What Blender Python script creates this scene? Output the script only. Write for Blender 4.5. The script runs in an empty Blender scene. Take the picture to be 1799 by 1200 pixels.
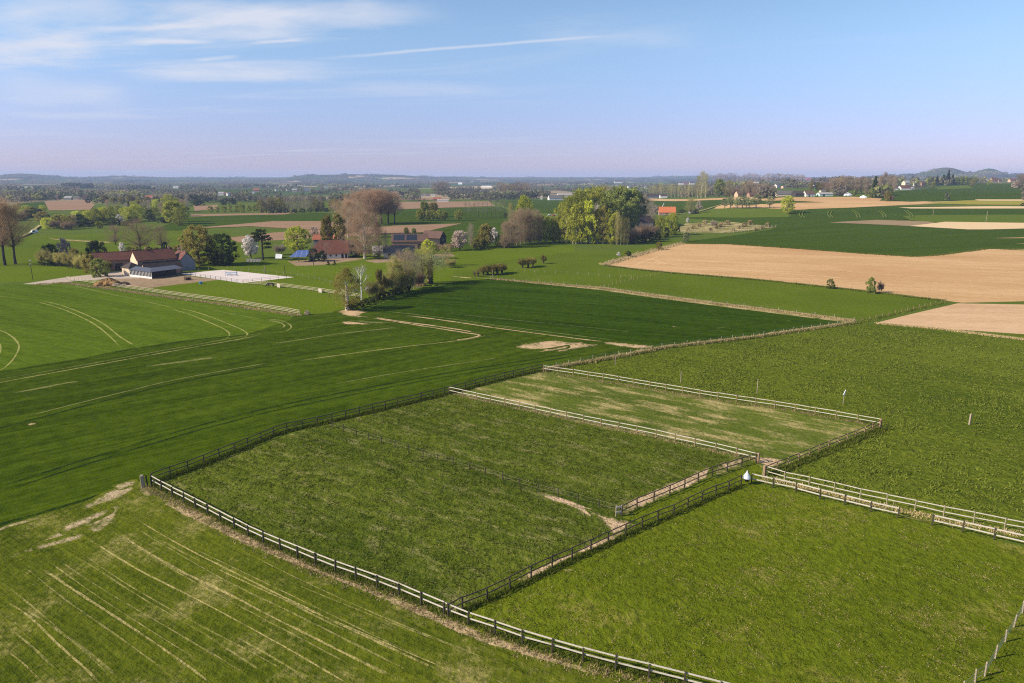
import bpy, math, random
import numpy as np
from mathutils import Vector, geometry as mgeo

# ------------------------------------------------------------------ camera, sky, sun, exposure
S = bpy.context.scene
COL = S.collection
CAM_H = 40.0
FPX = 1199.0                      # focal length in photograph pixels (24 mm equivalent)
PITCH = math.atan(289.0 / FPX)
SUN_EL = math.radians(33.0)
SUN_FROM = Vector((-0.965, -0.262, 0)).normalized()
cam_d = bpy.data.cameras.new('camera')
cam = bpy.data.objects.new('camera', cam_d)
COL.objects.link(cam)
cam_d.sensor_width = 36.0
cam_d.lens = 36.0 * FPX / 1799.0
cam_d.clip_start = 0.5
cam_d.clip_end = 40000.0
cam.location = (0, 0, CAM_H)
cam.rotation_euler = (math.pi / 2 - PITCH, 0, 0)
S.camera = cam
S.view_settings.view_transform = 'Standard'
S.view_settings.look = 'None'
S.view_settings.gamma = 1.0
S.view_settings.exposure = 0.66
S.render.engine = 'CYCLES'
S.cycles.max_bounces = 5
S.cycles.diffuse_bounces = 2
S.cycles.transparent_max_bounces = 12
S.cycles.volume_bounces = 0
S.cycles.use_denoising = False
S.cycles.pixel_filter_type = 'BLACKMAN_HARRIS'
S.cycles.filter_width = 1.15
S.cycles.denoising_prefilter = 'NONE'
S.cycles.denoising_input_passes = 'RGB_ALBEDO_NORMAL'

sun_d = bpy.data.lights.new('sun', 'SUN')
sun = bpy.data.objects.new('sun', sun_d)
COL.objects.link(sun)
sun_d.energy = 4.9
sun_d.angle = math.radians(0.5)
sun_d.color = (1.0, 0.88, 0.70)
sd = Vector((SUN_FROM.x * math.cos(SUN_EL), SUN_FROM.y * math.cos(SUN_EL), math.sin(SUN_EL)))
sun.rotation_euler = (-sd).to_track_quat('-Z', 'Y').to_euler()


def pix_dir(px, py):
    x = (px - 899.5) / FPX
    y = -(py - 600.0) / FPX
    c, s = math.cos(PITCH), math.sin(PITCH)
    return Vector((x, c + y * s, -s + y * c))


# ---- small node language
class NT:
    def __init__(self, tree):
        self.t = tree
        tree.nodes.clear()

    def n(self, typ, ins=None, **props):
        nd = self.t.nodes.new(typ)
        for k, v in props.items():
            setattr(nd, k, v)
        for k, v in (ins or {}).items():
            sk = nd.inputs[k]
            if isinstance(v, bpy.types.NodeSocket):
                self.t.links.new(v, sk)
            else:
                try:
                    sk.default_value = v
                except Exception:
                    sk.default_value = tuple(v) + (1.0,)
        return nd

    def math(self, op, a, b=0.0, c=0.0, clamp=False):
        return self.n('ShaderNodeMath', {0: a, 1: b, 2: c}, operation=op, use_clamp=clamp).outputs[0]

    def mix(self, f, a, b, mode='MIX'):
        nd = self.n('ShaderNodeMix', None, data_type='RGBA', blend_type=mode)
        for i, v in ((0, f), (6, a), (7, b)):
            if isinstance(v, bpy.types.NodeSocket):
                self.t.links.new(v, nd.inputs[i])
            else:
                nd.inputs[i].default_value = v if not isinstance(v, tuple) or len(v) == 4 else v + (1.0,)
        return nd.outputs[2]

    def noise(self, vec, scale, detail=3.0, rough=0.55, dist=0.0):
        return self.n('ShaderNodeTexNoise', {'Vector': vec, 'Scale': scale, 'Detail': detail, 'Roughness': rough, 'Distortion': dist}).outputs[0]

    def ramp(self, f, lo, hi):
        return self.n('ShaderNodeMapRange', {0: f, 1: lo, 2: hi, 3: 0.0, 4: 1.0}, interpolation_type='SMOOTHSTEP').outputs[0]

    def mapping(self, vec, rot=0.0, scale=(1, 1, 1), loc=(0, 0, 0)):
        if rot:                       # turn first, stretch afterwards
            vec = self.n('ShaderNodeMapping', {'Vector': vec, 'Rotation': (0, 0, rot)}).outputs[0]
        return self.n('ShaderNodeMapping', {'Vector': vec, 'Scale': scale, 'Location': loc}).outputs[0]


# ---- world: physical sky with thin cirrus
W = bpy.data.worlds.new('World')
S.world = W
W.use_nodes = True
w = NT(W.node_tree)
sky = w.n('ShaderNodeTexSky', None, sky_type='NISHITA', sun_disc=False, sun_elevation=SUN_EL,
          sun_rotation=math.atan2(SUN_FROM.x, SUN_FROM.y) % (2 * math.pi), altitude=60.0, air_density=1.0, dust_density=0.25, ozone_density=3.0)
dirv = w.n('ShaderNodeTexCoord').outputs['Generated']
sep = w.n('ShaderNodeSeparateXYZ', {0: dirv})
zz = w.math('ADD', w.math('MAXIMUM', sep.outputs[2], 0.0), 0.03)
cu = w.math('DIVIDE', sep.outputs[0], zz)
cv = w.math('DIVIDE', sep.outputs[1], zz)
plane = w.n('ShaderNodeCombineXYZ', {0: cu, 1: cv, 2: 0.0}).outputs[0]
mp = w.mapping(plane, 0.30, (0.22, 0.75, 1))
n1 = w.noise(mp, 1.1, 7.0, 0.62, 1.2)
mp2 = w.mapping(plane, 0.12, (0.05, 0.13, 1), (3.1, 1.7, 0))
n2 = w.noise(mp2, 1.6, 3.0, 0.5, 0.4)
left = w.ramp(sep.outputs[0], 0.30, -0.55)
cir = w.math('MULTIPLY', w.ramp(n1, 0.47, 0.80), w.ramp(n2, 0.36, 0.62))
cir = w.math('MULTIPLY', cir, w.math('MULTIPLY_ADD', left, 0.75, 0.10))


def streak(p0, p1, wd, amt, fr):
    a, b = pix_dir(*p0).normalized(), pix_dir(*p1).normalized()
    nrm = a.cross(b).normalized()
    mid = (a + b).normalized()
    tan = (b - a).normalized()
    half = (b - a).length / 2
    fuzz = w.math('MULTIPLY', w.math('SUBTRACT', w.noise(w.mapping(dirv, 0, (fr, fr, fr * 5)), 1.0, 4.0, 0.6), 0.5), wd * 1.6)
    off = w.math('ABSOLUTE', w.math('ADD', w.n('ShaderNodeVectorMath', {0: dirv, 1: nrm}, operation='DOT_PRODUCT').outputs['Value'], fuzz))
    al = w.math('ABSOLUTE', w.n('ShaderNodeVectorMath', {0: dirv, 1: tan}, operation='DOT_PRODUCT').outputs['Value'])
    al0 = abs(mid.dot(tan))
    m = w.math('MULTIPLY', w.ramp(off, wd, 0.0), w.ramp(w.math('ABSOLUTE', w.math('SUBTRACT', w.n('ShaderNodeVectorMath', {0: dirv, 1: tan}, operation='DOT_PRODUCT').outputs['Value'], mid.dot(tan))), half, half * 0.35))
    return w.math('MULTIPLY', m, amt)


for a in (((-80, 95), (190, 78), .026, .75, 14), ((120, 55), (375, 42), .0065, .55, 18), ((210, 74), (390, 73), .0055, .5, 20),
          ((430, 76), (545, 69), .0030, .5, 20), ((330, 107), (430, 99), .0040, .45, 20), ((520, 106), (1130, 58), .0030, .55, 12),
          ((180, 128), (620, 133), .013, .42, 10), ((-60, 150), (260, 175), .024, .36, 9), ((200, 18), (820, 28), .020, .55, 9),
          ((-60, 35), (260, 10), .022, .45, 9), ((-40, 200), (300, 205), .008, .30, 14), ((560, 150), (900, 160), .012, .25, 12),
          ((900, 60), (1260, 72), .022, .22, 9)):
    cir = w.math('ADD', cir, streak(*a))
cir = w.math('MINIMUM', cir, 0.85)
lum = w.n('ShaderNodeMix', {0: 0.0}, data_type='RGBA').outputs[2]
cloud_c = (5.2, 5.4, 6.1, 1.0)
low = w.ramp(sep.outputs[2], 0.21, 0.0)
tint = w.mix(low, (1.05, 1.06, 1.10, 1.0), (0.69, 0.61, 1.0, 1.0))
skyc = w.mix(cir, w.mix(1.0, sky.outputs[0], tint, 'MULTIPLY'), cloud_c)
bg = w.n('ShaderNodeBackground', {'Color': skyc, 'Strength': 0.092})
w.n('ShaderNodeOutputWorld', {'Surface': bg.outputs[0]})

# ------------------------------------------------------------------ terrain


def sm(a, b, x):
    t = np.clip((x - a) / (b - a), 0, 1)
    return t * t * (3 - 2 * t)


# far hills: azimuth given as photo x, crest row in the photo, distance, width in px, depth
HILLS = [(-60, 307, 7200, 60, 900), (75, 304.6, 7000, 48, 900), (130, 307.5, 7400, 45, 800), (255, 307.2, 8000, 70, 900), (430, 309.6, 9000, 120, 900),
         (560, 305.8, 6600, 46, 900), (625, 306.2, 6400, 45, 800), (700, 304.8, 6500, 62, 900), (800, 308, 7200, 55, 900), (930, 309.4, 8500, 90, 900),
         (1185, 307.4, 9000, 62, 1000), (1240, 308.0, 9000, 45, 900), (1622, 297.0, 5200, 44, 600), (1690, 298.2, 5600, 30, 500), (1540, 305, 5400, 80, 700),
         (1770, 302.0, 6000, 60, 700), (1870, 301.0, 5600, 70, 700)]


def _sm1(a, b, x):
    t = min(1.0, max(0.0, (x - a) / (b - a)))
    return t * t * (3 - 2 * t)


_HC = []
for _px, _py, _R, _w, _wr in HILLS:
    _a0 = (_px - 899.5) / FPX / math.cos(PITCH)
    _base = 36.0 * _sm1(4200, 9500, _R) + 20.0 * _sm1(0.17, 0.42, _a0) * (1 - _sm1(2500, 9000, _R))
    _HC.append((_a0, max(0.0, CAM_H + (311.0 - _py) * _R / FPX - 15.0 - _base), _R, _w / FPX, _wr))


def H(x, y):
    x = np.asarray(x, float)
    y = np.asarray(y, float)
    r = np.hypot(x, y)
    if r.max() < 440:
        return np.zeros_like(r)
    az = x / np.maximum(y, 1.0)
    h = 20.0 * sm(460, 1050, r) * sm(0.17, 0.42, az) * sm(9000, 2500, r)
    h = h + 7.0 * sm(1250, 1750, r) * sm(0.24, 0.50, az) * sm(6000, 2600, r)
    h = h + 36.0 * sm(4200, 9500, r)
    if r.max() > 2500:
        for a0, A, R, wa, wr in _HC:
            h = h + A * np.exp(-((az - a0) / wa) ** 2 - ((r - R) / wr) ** 2)
    return np.where(y < 1.0, 0.0, h)


_T = np.geomspace(400, 12500, 300)


def P(px, py):
    d = pix_dir(px, py)
    if d.z < 0 and CAM_H / -d.z < 440:
        t = CAM_H / -d.z
        return Vector((d.x * t, d.y * t, 0.0))
    X, Y, Z = d.x * _T, d.y * _T, CAM_H + d.z * _T
    below = Z < H(X, Y)
    i = int(np.argmax(below)) if below.any() else len(_T) - 1
    lo, hi = _T[max(i - 1, 0)], _T[i]
    for _ in range(2):
        tt = np.linspace(lo, hi, 24)
        bl = CAM_H + d.z * tt < H(d.x * tt, d.y * tt)
        k = int(np.argmax(bl)) if bl.any() else 23
        lo, hi = tt[max(k - 1, 0)], tt[k]
    return Vector((d.x * hi, d.y * hi, float(H(d.x * hi, d.y * hi))))


def mpp(p):
    """metres per photo pixel at a world point"""
    return (p.y * math.cos(PITCH) + (CAM_H - p.z) * math.sin(PITCH)) / FPX


# ------------------------------------------------------------------ object helpers
def link(o, parent=None):
    COL.objects.link(o)
    if parent is not None:
        o.parent = parent
    return o


def tag(o, label=None, cat=None, group=None, kind=None):
    if label:
        o['label'] = label
    if cat:
        o['category'] = cat
    if group:
        o['group'] = group
    if kind:
        o['kind'] = kind
    return o


def empty(name, loc, rz=0.0, label=None, cat=None, group=None):
    o = bpy.data.objects.new(name, None)
    o.empty_display_size = 0.5
    o.location = loc
    o.rotation_euler = (0, 0, rz)
    link(o)
    return tag(o, label, cat, group)


class MB:
    """collects shapes, builds ONE mesh object"""

    def __init__(self):
        self.v, self.f, self.m, self.nv = [], [], [], 0

    def add(self, vs, fs, mi=0):
        self.v.append(np.asarray(vs, float).reshape(-1, 3))
        for f in fs:
            self.f.append(tuple(int(i) + self.nv for i in f))
            self.m.append(mi)
        self.nv += len(self.v[-1])

    def box(self, x0, x1, y0, y1, z0, z1, mi=0):
        vs = [(x, y, z) for z in (z0, z1) for y in (y0, y1) for x in (x0, x1)]
        self.add(vs, [(0, 2, 3, 1), (4, 5, 7, 6), (0, 1, 5, 4), (2, 6, 7, 3), (0, 4, 6, 2), (1, 3, 7, 5)], mi)

    def beam(self, a, b, wd, hg, mi=0):
        a, b = Vector(a), Vector(b)
        d = (b - a).normalized()
        up = Vector((0, 0, 1)) if abs(d.z) < 0.95 else Vector((1, 0, 0))
        s = d.cross(up).normalized()
        u = s.cross(d).normalized()
        vs = []
        for p in (a, b):
            for sx, sz in ((-1, -1), (1, -1), (1, 1), (-1, 1)):
                vs.append(p + s * sx * wd / 2 + u * sz * hg / 2)
        self.add([tuple(q) for q in vs], [(0, 1, 2, 3), (7, 6, 5, 4), (0, 4, 5, 1), (1, 5, 6, 2), (2, 6, 7, 3), (3, 7, 4, 0)], mi)

    def tube(self, pts, rad, sides=6, mi=0, cap=True):
        pts = [Vector(p) for p in pts]
        n = len(pts)
        vs = []
        ref = Vector((0.31, 0.22, 0.92)).normalized()
        for i, p in enumerate(pts):
            d = (pts[min(i + 1, n - 1)] - pts[max(i - 1, 0)]).normalized()
            rr = ref if abs(d.dot(ref)) < 0.97 else Vector((1, 0, 0))
            s = d.cross(rr).normalized()
            u = s.cross(d)
            for k in range(sides):
                a = 2 * math.pi * k / sides
                vs.append(tuple(p + (s * math.cos(a) + u * math.sin(a)) * rad[i]))
        fs = []
        for i in range(n - 1):
            for k in range(sides):
                k2 = (k + 1) % sides
                fs.append((i * sides + k, i * sides + k2, (i + 1) * sides + k2, (i + 1) * sides + k))
        if cap:
            fs.append(tuple(range(sides - 1, -1, -1)))
            fs.append(tuple((n - 1) * sides + k for k in range(sides)))
        self.add(vs, fs, mi)

    def prism(self, poly, y0, y1, mi=0):
        """polygon in local XZ extruded along Y"""
        n = len(poly)
        vs = [(x, y0, z) for x, z in poly] + [(x, y1, z) for x, z in poly]
        fs = [tuple(range(n)), tuple(range(2 * n - 1, n - 1, -1))]
        for i in range(n):
            j = (i + 1) % n
            fs.append((i, n + i, n + j, j))
        self.add(vs, fs, mi)

    def mesh(self, name, mats, smooth=False):
        me = bpy.data.meshes.new(name)
        v = np.concatenate(self.v) if self.v else np.zeros((0, 3))
        me.from_pydata(v.tolist(), [], self.f)
        for m in (mats if isinstance(mats, (list, tuple)) else [mats]):
            me.materials.append(m)
        if len(me.materials) > 1:
            me.polygons.foreach_set('material_index', self.m)
        if smooth:
            me.polygons.foreach_set('use_smooth', [True] * len(me.polygons))
        me.update()
        return me

    def build(self, name, mats, parent=None, loc=None, smooth=False):
        o = bpy.data.objects.new(name, self.mesh(name, mats, smooth))
        if loc is not None:
            o.location = loc
        return link(o, parent)


def np_mesh(name, verts, faces, mat, attr=None, attr_name='shade', smooth=False):
    """fast mesh from numpy; faces (n,k)"""
    me = bpy.data.meshes.new(name)
    verts = np.asarray(verts, np.float32)
    faces = np.asarray(faces, np.int32)
    k = faces.shape[1]
    me.vertices.add(len(verts))
    me.vertices.foreach_set('co', verts.ravel())
    me.loops.add(faces.size)
    me.loops.foreach_set('vertex_index', faces.ravel())
    me.polygons.add(len(faces))
    me.polygons.foreach_set('loop_start', np.arange(0, faces.size, k, dtype=np.int32))
    me.polygons.foreach_set('loop_total', np.full(len(faces), k, dtype=np.int32))
    if smooth:
        me.polygons.foreach_set('use_smooth', np.ones(len(faces), bool))
    me.materials.append(mat)
    if attr is not None:
        dom = 'FACE' if len(attr) == len(faces) and len(attr) != len(verts) else 'POINT'
        a = me.attributes.new(attr_name, 'FLOAT', dom)
        a.data.foreach_set('value', np.asarray(attr, np.float32))
    me.update(calc_edges=True)
    me.validate()
    return me
# ------------------------------------------------------------------ materials
MATS = {}


def newmat(name):
    m = bpy.data.materials.new(name)
    m.use_nodes = True
    MATS[name] = m
    return m, NT(m.node_tree)


def finish(t, color, rough=0.9, bump=None, spec=0.25, metal=0.0):
    ins = {'Base Color': color, 'Roughness': rough, 'Metallic': metal, 'Specular IOR Level': spec}
    if bump is not None:
        ins['Normal'] = bump
    b = t.n('ShaderNodeBsdfPrincipled', ins)
    t.n('ShaderNodeOutputMaterial', {'Surface': b.outputs[0]})


def surf(name, c, var=0.25, scale=1.5, rough=0.85, spec=0.25, metal=0.0, bump=0.0, dirt=None):
    """weathered plain surface: mottled by two noise octaves in object space"""
    m, t = newmat(name)
    co = t.n('ShaderNodeTexCoord').outputs['Object']
    a = t.noise(co, scale, 4, 0.6)
    b = t.noise(co, scale * 9, 3, 0.6)
    f = t.math('MULTIPLY_ADD', t.math('ADD', t.math('MULTIPLY', a, 0.65), t.math('MULTIPLY', b, 0.35)), 2 * var, 1.0 - var)
    col = t.mix(1.0, c, t.n('ShaderNodeCombineColor', {0: f, 1: f, 2: f}).outputs[0], 'MULTIPLY')
    if dirt:
        col = t.mix(t.ramp(a, 0.52, 0.70), col, dirt)
    nb = t.n('ShaderNodeBump', {'Height': b, 'Strength': bump, 'Distance': 0.05}).outputs[0] if bump else None
    finish(t, col, rough, nb, spec, metal)
    return m


def tiles(name, c1, c2, c3, moss=None):
    """pantile roof: rows and tiles in object space"""
    m, t = newmat(name)
    co = t.n('ShaderNodeTexCoord').outputs['Object']
    a = t.noise(co, 0.5, 5, 0.65)
    b = t.noise(co, 3.0, 3, 0.6)
    wv = t.n('ShaderNodeTexWave', {'Vector': co, 'Scale': 1.0, 'Distortion': 0.4, 'Detail': 1.0}, bands_direction='X').outputs['Fac']
    wz = t.n('ShaderNodeTexWave', {'Vector': co, 'Scale': 1.1, 'Distortion': 0.2}, bands_direction='Z').outputs['Fac']
    col = t.mix(t.ramp(a, 0.35, 0.65), c1, c2)
    col = t.mix(t.math('MULTIPLY', t.ramp(b, 0.5, 0.72), 0.8), col, c3)
    g = t.math('MULTIPLY_ADD', t.math('ADD', wv, wz), 0.14, 0.80)
    col = t.mix(1.0, col, t.n('ShaderNodeCombineColor', {0: g, 1: g, 2: g}).outputs[0], 'MULTIPLY')
    if moss:
        col = t.mix(t.math('MULTIPLY', t.ramp(t.noise(co, 0.9, 4, 0.7), 0.55, 0.7), 0.7), col, moss)
    nb = t.n('ShaderNodeBump', {'Height': t.math('ADD', wv, wz), 'Strength': 0.6, 'Distance': 0.06}).outputs[0]
    finish(t, col, 0.8, nb)
    return m


def bricks(name, c1, c2, mortar):
    m, t = newmat(name)
    co = t.n('ShaderNodeTexCoord').outputs['Object']
    s = t.n('ShaderNodeSeparateXYZ', {0: co})
    v = t.n('ShaderNodeCombineXYZ', {0: t.math('ADD', s.outputs[0], s.outputs[1]), 1: s.outputs[2], 2: 0.0}).outputs[0]
    br = t.n('ShaderNodeTexBrick', {'Vector': v, 'Color1': c1 + (1,), 'Color2': c2 + (1,), 'Mortar': mortar + (1,), 'Scale': 1.0,
                                    'Mortar Size': 0.012, 'Brick Width': 0.24, 'Row Height': 0.08})
    a = t.noise(co, 0.6, 5, 0.65)
    col = t.mix(t.math('MULTIPLY', t.ramp(a, 0.45, 0.7), 0.45), br.outputs[0], mortar)
    finish(t, col, 0.9)
    return m


def ground_nodes(t, lo, hi, dry=None, dry_n=(0.60, 0.75, 0.12), rows=None, contrast=1.0, big=0.03, mid=0.45, fine=3.2, bump=0.5, tuft=None, blot=None, dry_dir=None):
    """returns (colour socket, normal socket); everything follows world position so neighbouring sheets agree"""
    pos = t.n('ShaderNodeNewGeometry').outputs['Position']
    a = t.noise(pos, big, 4, 0.55)
    b = t.noise(pos, mid, 5, 0.62)
    c = t.noise(pos, fine, 3, 0.6)
    f = t.math('ADD', t.math('ADD', t.math('MULTIPLY', a, 0.28), t.math('MULTIPLY', b, 0.50)), t.math('MULTIPLY', c, 0.22))
    f = t.math('MULTIPLY_ADD', t.math('SUBTRACT', f, 0.5), 3.4 * contrast, 0.5, clamp=True)
    hgt = t.math('ADD', t.math('MULTIPLY', b, 0.7), t.math('MULTIPLY', c, 0.3))
    if rows:
        ang, sp, amt = rows
        mp_ = t.mapping(pos, -ang, (0.05 / sp, 1.0 / sp, 0.0))
        rr = t.noise(mp_, 1.0, 3, 0.7)
        f = t.math('ADD', f, t.math('MULTIPLY', t.math('SUBTRACT', rr, 0.5), 2.4 * amt), clamp=True)
        wide = t.noise(t.mapping(pos, -ang, (0.010 / sp, 0.16 / sp, 0.0)), 1.0, 2, 0.6)
        f = t.math('ADD', f, t.math('MULTIPLY', t.math('SUBTRACT', wide, 0.5), 1.8 * amt), clamp=True)
        hgt = t.math('ADD', hgt, t.math('MULTIPLY', rr, 0.35))
    col = t.mix(f, lo, hi)
    if blot:
        bc, b0, b1, bs = blot
        col = t.mix(t.ramp(t.noise(pos, bs, 4, 0.6), b0, b1), col, bc)
    if tuft:
        tc, ts, t0, t1 = tuft
        tn = t.noise(pos, ts, 4, 0.68, 0.6)
        col = t.mix(t.ramp(tn, t0, t1), col, tc)
        hgt = t.math('ADD', hgt, t.math('MULTIPLY', tn, 0.7))
    if dry:
        d0, d1, ds = dry_n
        dv = t.mapping(pos, -dry_dir[0], (1.0, dry_dir[1], 0.0)) if dry_dir else pos
        dn = t.math('MULTIPLY_ADD', t.noise(dv, ds, 4, 0.6), 0.62, t.math('MULTIPLY', t.noise(dv, ds * 11, 4, 0.7), 0.38))
        col = t.mix(t.ramp(dn, d0, d1), col, dry)
    nb = t.n('ShaderNodeBump', {'Height': hgt, 'Strength': bump, 'Distance': 0.45}).outputs[0]
    return col, nb, pos


def ground(name, *a, **k):
    m, t = newmat(name)
    col, nb, _ = ground_nodes(t, *a, **k)
    finish(t, col, 1.0, nb, 0.0)
    GROUND[name] = (a, k)
    return m


GROUND = {}


def worn(name, base, soil, thr=(0.36, 0.62), scale=0.9, soil2=None):
    """same ground as `base`, worn to soil where the sheet's own 'e' attribute and noise allow"""
    m, t = newmat(name)
    a, k = GROUND[base]
    col, nb, pos = ground_nodes(t, *a, **k)
    e = t.n('ShaderNodeAttribute', None, attribute_name='e', attribute_type='GEOMETRY').outputs['Fac']
    n = t.math('MULTIPLY_ADD', t.noise(pos, scale, 5, 0.72), 0.55, t.math('MULTIPLY', t.noise(pos, scale * 0.2, 3, 0.6), 0.45))
    n = t.math('MULTIPLY_ADD', t.math('SUBTRACT', n, 0.5), 2.6, 0.5)
    msk = t.ramp(t.math('ADD', n, t.math('MULTIPLY_ADD', e, 0.75, -0.75)), thr[0], thr[1])
    sc = soil
    if soil2:
        sc = t.mix(t.ramp(t.noise(pos, 2.2, 4, 0.7), 0.4, 0.65), soil, soil2)
    finish(t, t.mix(msk, col, sc), 1.0, nb, 0.0)
    return m


# --- ground covers
SOIL = (0.44, 0.29, 0.155)
PALE = (0.54, 0.395, 0.25)
ROW = math.radians(32)


def heading(a, b):
    d = P(*b) - P(*a)
    return math.atan2(d.y, d.x)


WIRE = heading((583, 752), (1090, 903))
MID = heading((789, 692), (1328, 811))
MOW = heading((190, 925), (560, 1125))
ROW = heading((240, 780), (900, 637))
ground('base_grass', (0.052, 0.080, 0.011), (0.110, 0.145, 0.020), dry=(0.17, 0.15, 0.045), dry_n=(0.60, 0.80, 0.05), contrast=0.8, bump=0.4)
ground('crop_dark', (0.023, 0.041, 0.002), (0.064, 0.096, 0.005), rows=(ROW, 0.9, 0.75), contrast=1.0, bump=0.6, big=0.012)
ground('crop_light', (0.046, 0.078, 0.004), (0.098, 0.142, 0.010), rows=(math.radians(150), 0.9, 0.6), contrast=0.9, bump=0.5, big=0.012)
ground('crop_deep', (0.015, 0.034, 0.001), (0.041, 0.074, 0.003), rows=(math.radians(-22), 1.2, 0.7), contrast=0.9, bump=0.5, big=0.012)
ground('pasture_rough', (0.052, 0.076, 0.006), (0.135, 0.160, 0.015), dry=(0.26, 0.22, 0.075), dry_n=(0.60, 0.80, 0.10), contrast=1.35, mid=0.95, bump=1.0, fine=2.2, rows=(MID, 1.6, 0.45),
       tuft=((0.034, 0.056, 0.011), 1.1, 0.56, 0.72))
ground('paddock_grass', (0.042, 0.064, 0.006), (0.112, 0.136, 0.014), dry=(0.28, 0.245, 0.10), dry_n=(0.50, 0.74, 0.20), contrast=1.25, mid=0.95, bump=1.0, fine=2.6, rows=(WIRE, 1.3, 0.55),
       tuft=((0.030, 0.052, 0.011), 1.3, 0.57, 0.74), dry_dir=(WIRE, 3.0))
ground('paddock_dry', (0.056, 0.082, 0.011), (0.120, 0.145, 0.020), dry=(0.42, 0.325, 0.145), dry_n=(0.47, 0.66, 0.13), contrast=1.15, mid=0.95, bump=0.9, dry_dir=(MID, 3.2), rows=(MID, 0.9, 0.5))
ground('paddock_bright', (0.058, 0.080, 0.004), (0.135, 0.164, 0.010), dry=(0.28, 0.225, 0.065), dry_n=(0.53, 0.74, 0.10), contrast=1.15, mid=0.95, bump=0.9, fine=2.6,
       tuft=((0.040, 0.064, 0.009), 0.9, 0.58, 0.78))
ground('lawn', (0.046, 0.065, 0.005), (0.116, 0.134, 0.011), dry=(0.29, 0.245, 0.085), dry_n=(0.50, 0.72, 0.14), contrast=1.1, mid=0.95, bump=0.8, rows=(MOW, 0.6, 0.6), fine=2.6)
ground('meadow', (0.050, 0.080, 0.005), (0.118, 0.155, 0.011), dry=(0.19, 0.175, 0.045), dry_n=(0.56, 0.78, 0.05), contrast=0.9, mid=0.95, bump=0.6)
ground('meadow_bright', (0.064, 0.098, 0.005), (0.122, 0.164, 0.009), dry=(0.22, 0.19, 0.05), dry_n=(0.58, 0.80, 0.04), contrast=0.8, mid=0.95, bump=0.6)
ground('verge', (0.12, 0.12, 0.03), (0.23, 0.185, 0.065), dry=(0.42, 0.32, 0.16), dry_n=(0.42, 0.62, 0.25), contrast=1.1, bump=0.8)
ground('plough', (0.415, 0.255, 0.115), (0.54, 0.350, 0.180), rows=(math.radians(-19), 1.6, 1.0), contrast=1.0, bump=0.6, blot=((0.40, 0.225, 0.105), 0.45, 0.75, 0.008), fine=1.6)
ground('plough_pink', (0.43, 0.275, 0.150), (0.54, 0.365, 0.215), rows=(math.radians(-8), 1.6, 0.9), contrast=1.0, bump=0.5, fine=1.6)
ground('plough_red', (0.205, 0.125, 0.075), (0.31, 0.20, 0.125), rows=(math.radians(5), 3, 0.4), contrast=0.6, bump=0.2)
ground('plough_pale', (0.52, 0.375, 0.20), (0.62, 0.46, 0.27), rows=(0, 3, 0.3), contrast=0.5, bump=0.2)
ground('plough_mauve', (0.21, 0.150, 0.085), (0.29, 0.21, 0.12), rows=(0, 3, 0.5), contrast=0.7, bump=0.2)
ground('rape_yellow', (0.20, 0.19, 0.030), (0.29, 0.25, 0.045), contrast=0.6, bump=0.2)
ground('far_green', (0.026, 0.050, 0.002), (0.054, 0.086, 0.005), rows=(0.3, 4, 0.5), contrast=0.6, bump=0.2, big=0.006)
ground('far_green_light', (0.066, 0.098, 0.008), (0.105, 0.140, 0.012), rows=(0.2, 4, 0.3), contrast=0.5, bump=0.2, big=0.006)
ground('yard', (0.19, 0.135, 0.080), (0.33, 0.235, 0.15), dry=(0.10, 0.115, 0.025), dry_n=(0.55, 0.72, 0.10), contrast=1.0, bump=0.5)
ground('arena_sand', (0.50, 0.435, 0.40), (0.64, 0.565, 0.52), contrast=0.5, bump=0.25)
ground('concrete', (0.34, 0.28, 0.22), (0.46, 0.385, 0.31), contrast=0.8, bump=0.1)
ground('orchard_floor', (0.12, 0.125, 0.035), (0.25, 0.22, 0.075), dry=(0.45, 0.35, 0.19), dry_n=(0.46, 0.62, 0.10), contrast=1.0, bump=0.5)
worn('soil_on_crop', 'crop_dark', SOIL, (0.05, 0.62), 1.3, PALE)
worn('track_on_crop', 'crop_dark', (0.26, 0.24, 0.085), (0.02, 0.62), 1.5)
worn('faint_on_crop', 'crop_dark', (0.15, 0.155, 0.05), (0.05, 0.60), 1.2)
worn('furrow_shade_on_crop', 'crop_dark', (0.014, 0.028, 0.005), (0.05, 0.60), 1.5)  # shade in the tramlines painted as darker green strips
worn('track_on_light', 'crop_light', (0.27, 0.26, 0.08), (0.02, 0.62), 1.5)
worn('faint_on_light', 'crop_light', (0.15, 0.175, 0.04), (0.05, 0.60), 1.2)
worn('track_on_deep', 'crop_deep', (0.13, 0.14, 0.045), (0.10, 0.65), 1.2)
worn('soil_on_deep', 'crop_deep', SOIL, (0.20, 0.5), 0.9)
worn('line_on_lawn', 'lawn', (0.39, 0.315, 0.13), (0.06, 0.70), 3.4, (0.27, 0.235, 0.08))
worn('faint_on_lawn', 'lawn', (0.28, 0.245, 0.09), (0.14, 0.85), 3.4)
worn('soil_on_lawn', 'lawn', (0.48, 0.36, 0.235), (0.15, 0.80), 1.6, (0.36, 0.27, 0.155))
worn('straw_on_lawn', 'lawn', (0.44, 0.325, 0.185), (0.22, 0.60), 1.8, (0.33, 0.25, 0.13))
worn('soil_on_paddock', 'paddock_grass', (0.42, 0.29, 0.175), (0.06, 0.56), 1.2, PALE)
worn('soil_on_bright', 'paddock_bright', (0.45, 0.33, 0.20), (0.25, 0.58), 1.4)
worn('soil_on_meadow', 'meadow', (0.42, 0.325, 0.175), (0.2, 0.54), 0.9)
worn('pale_line_on_plough', 'plough', (0.58, 0.40, 0.225), (0.1, 0.7), 0.6)  # paler wheel lines across the ploughed soil

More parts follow.
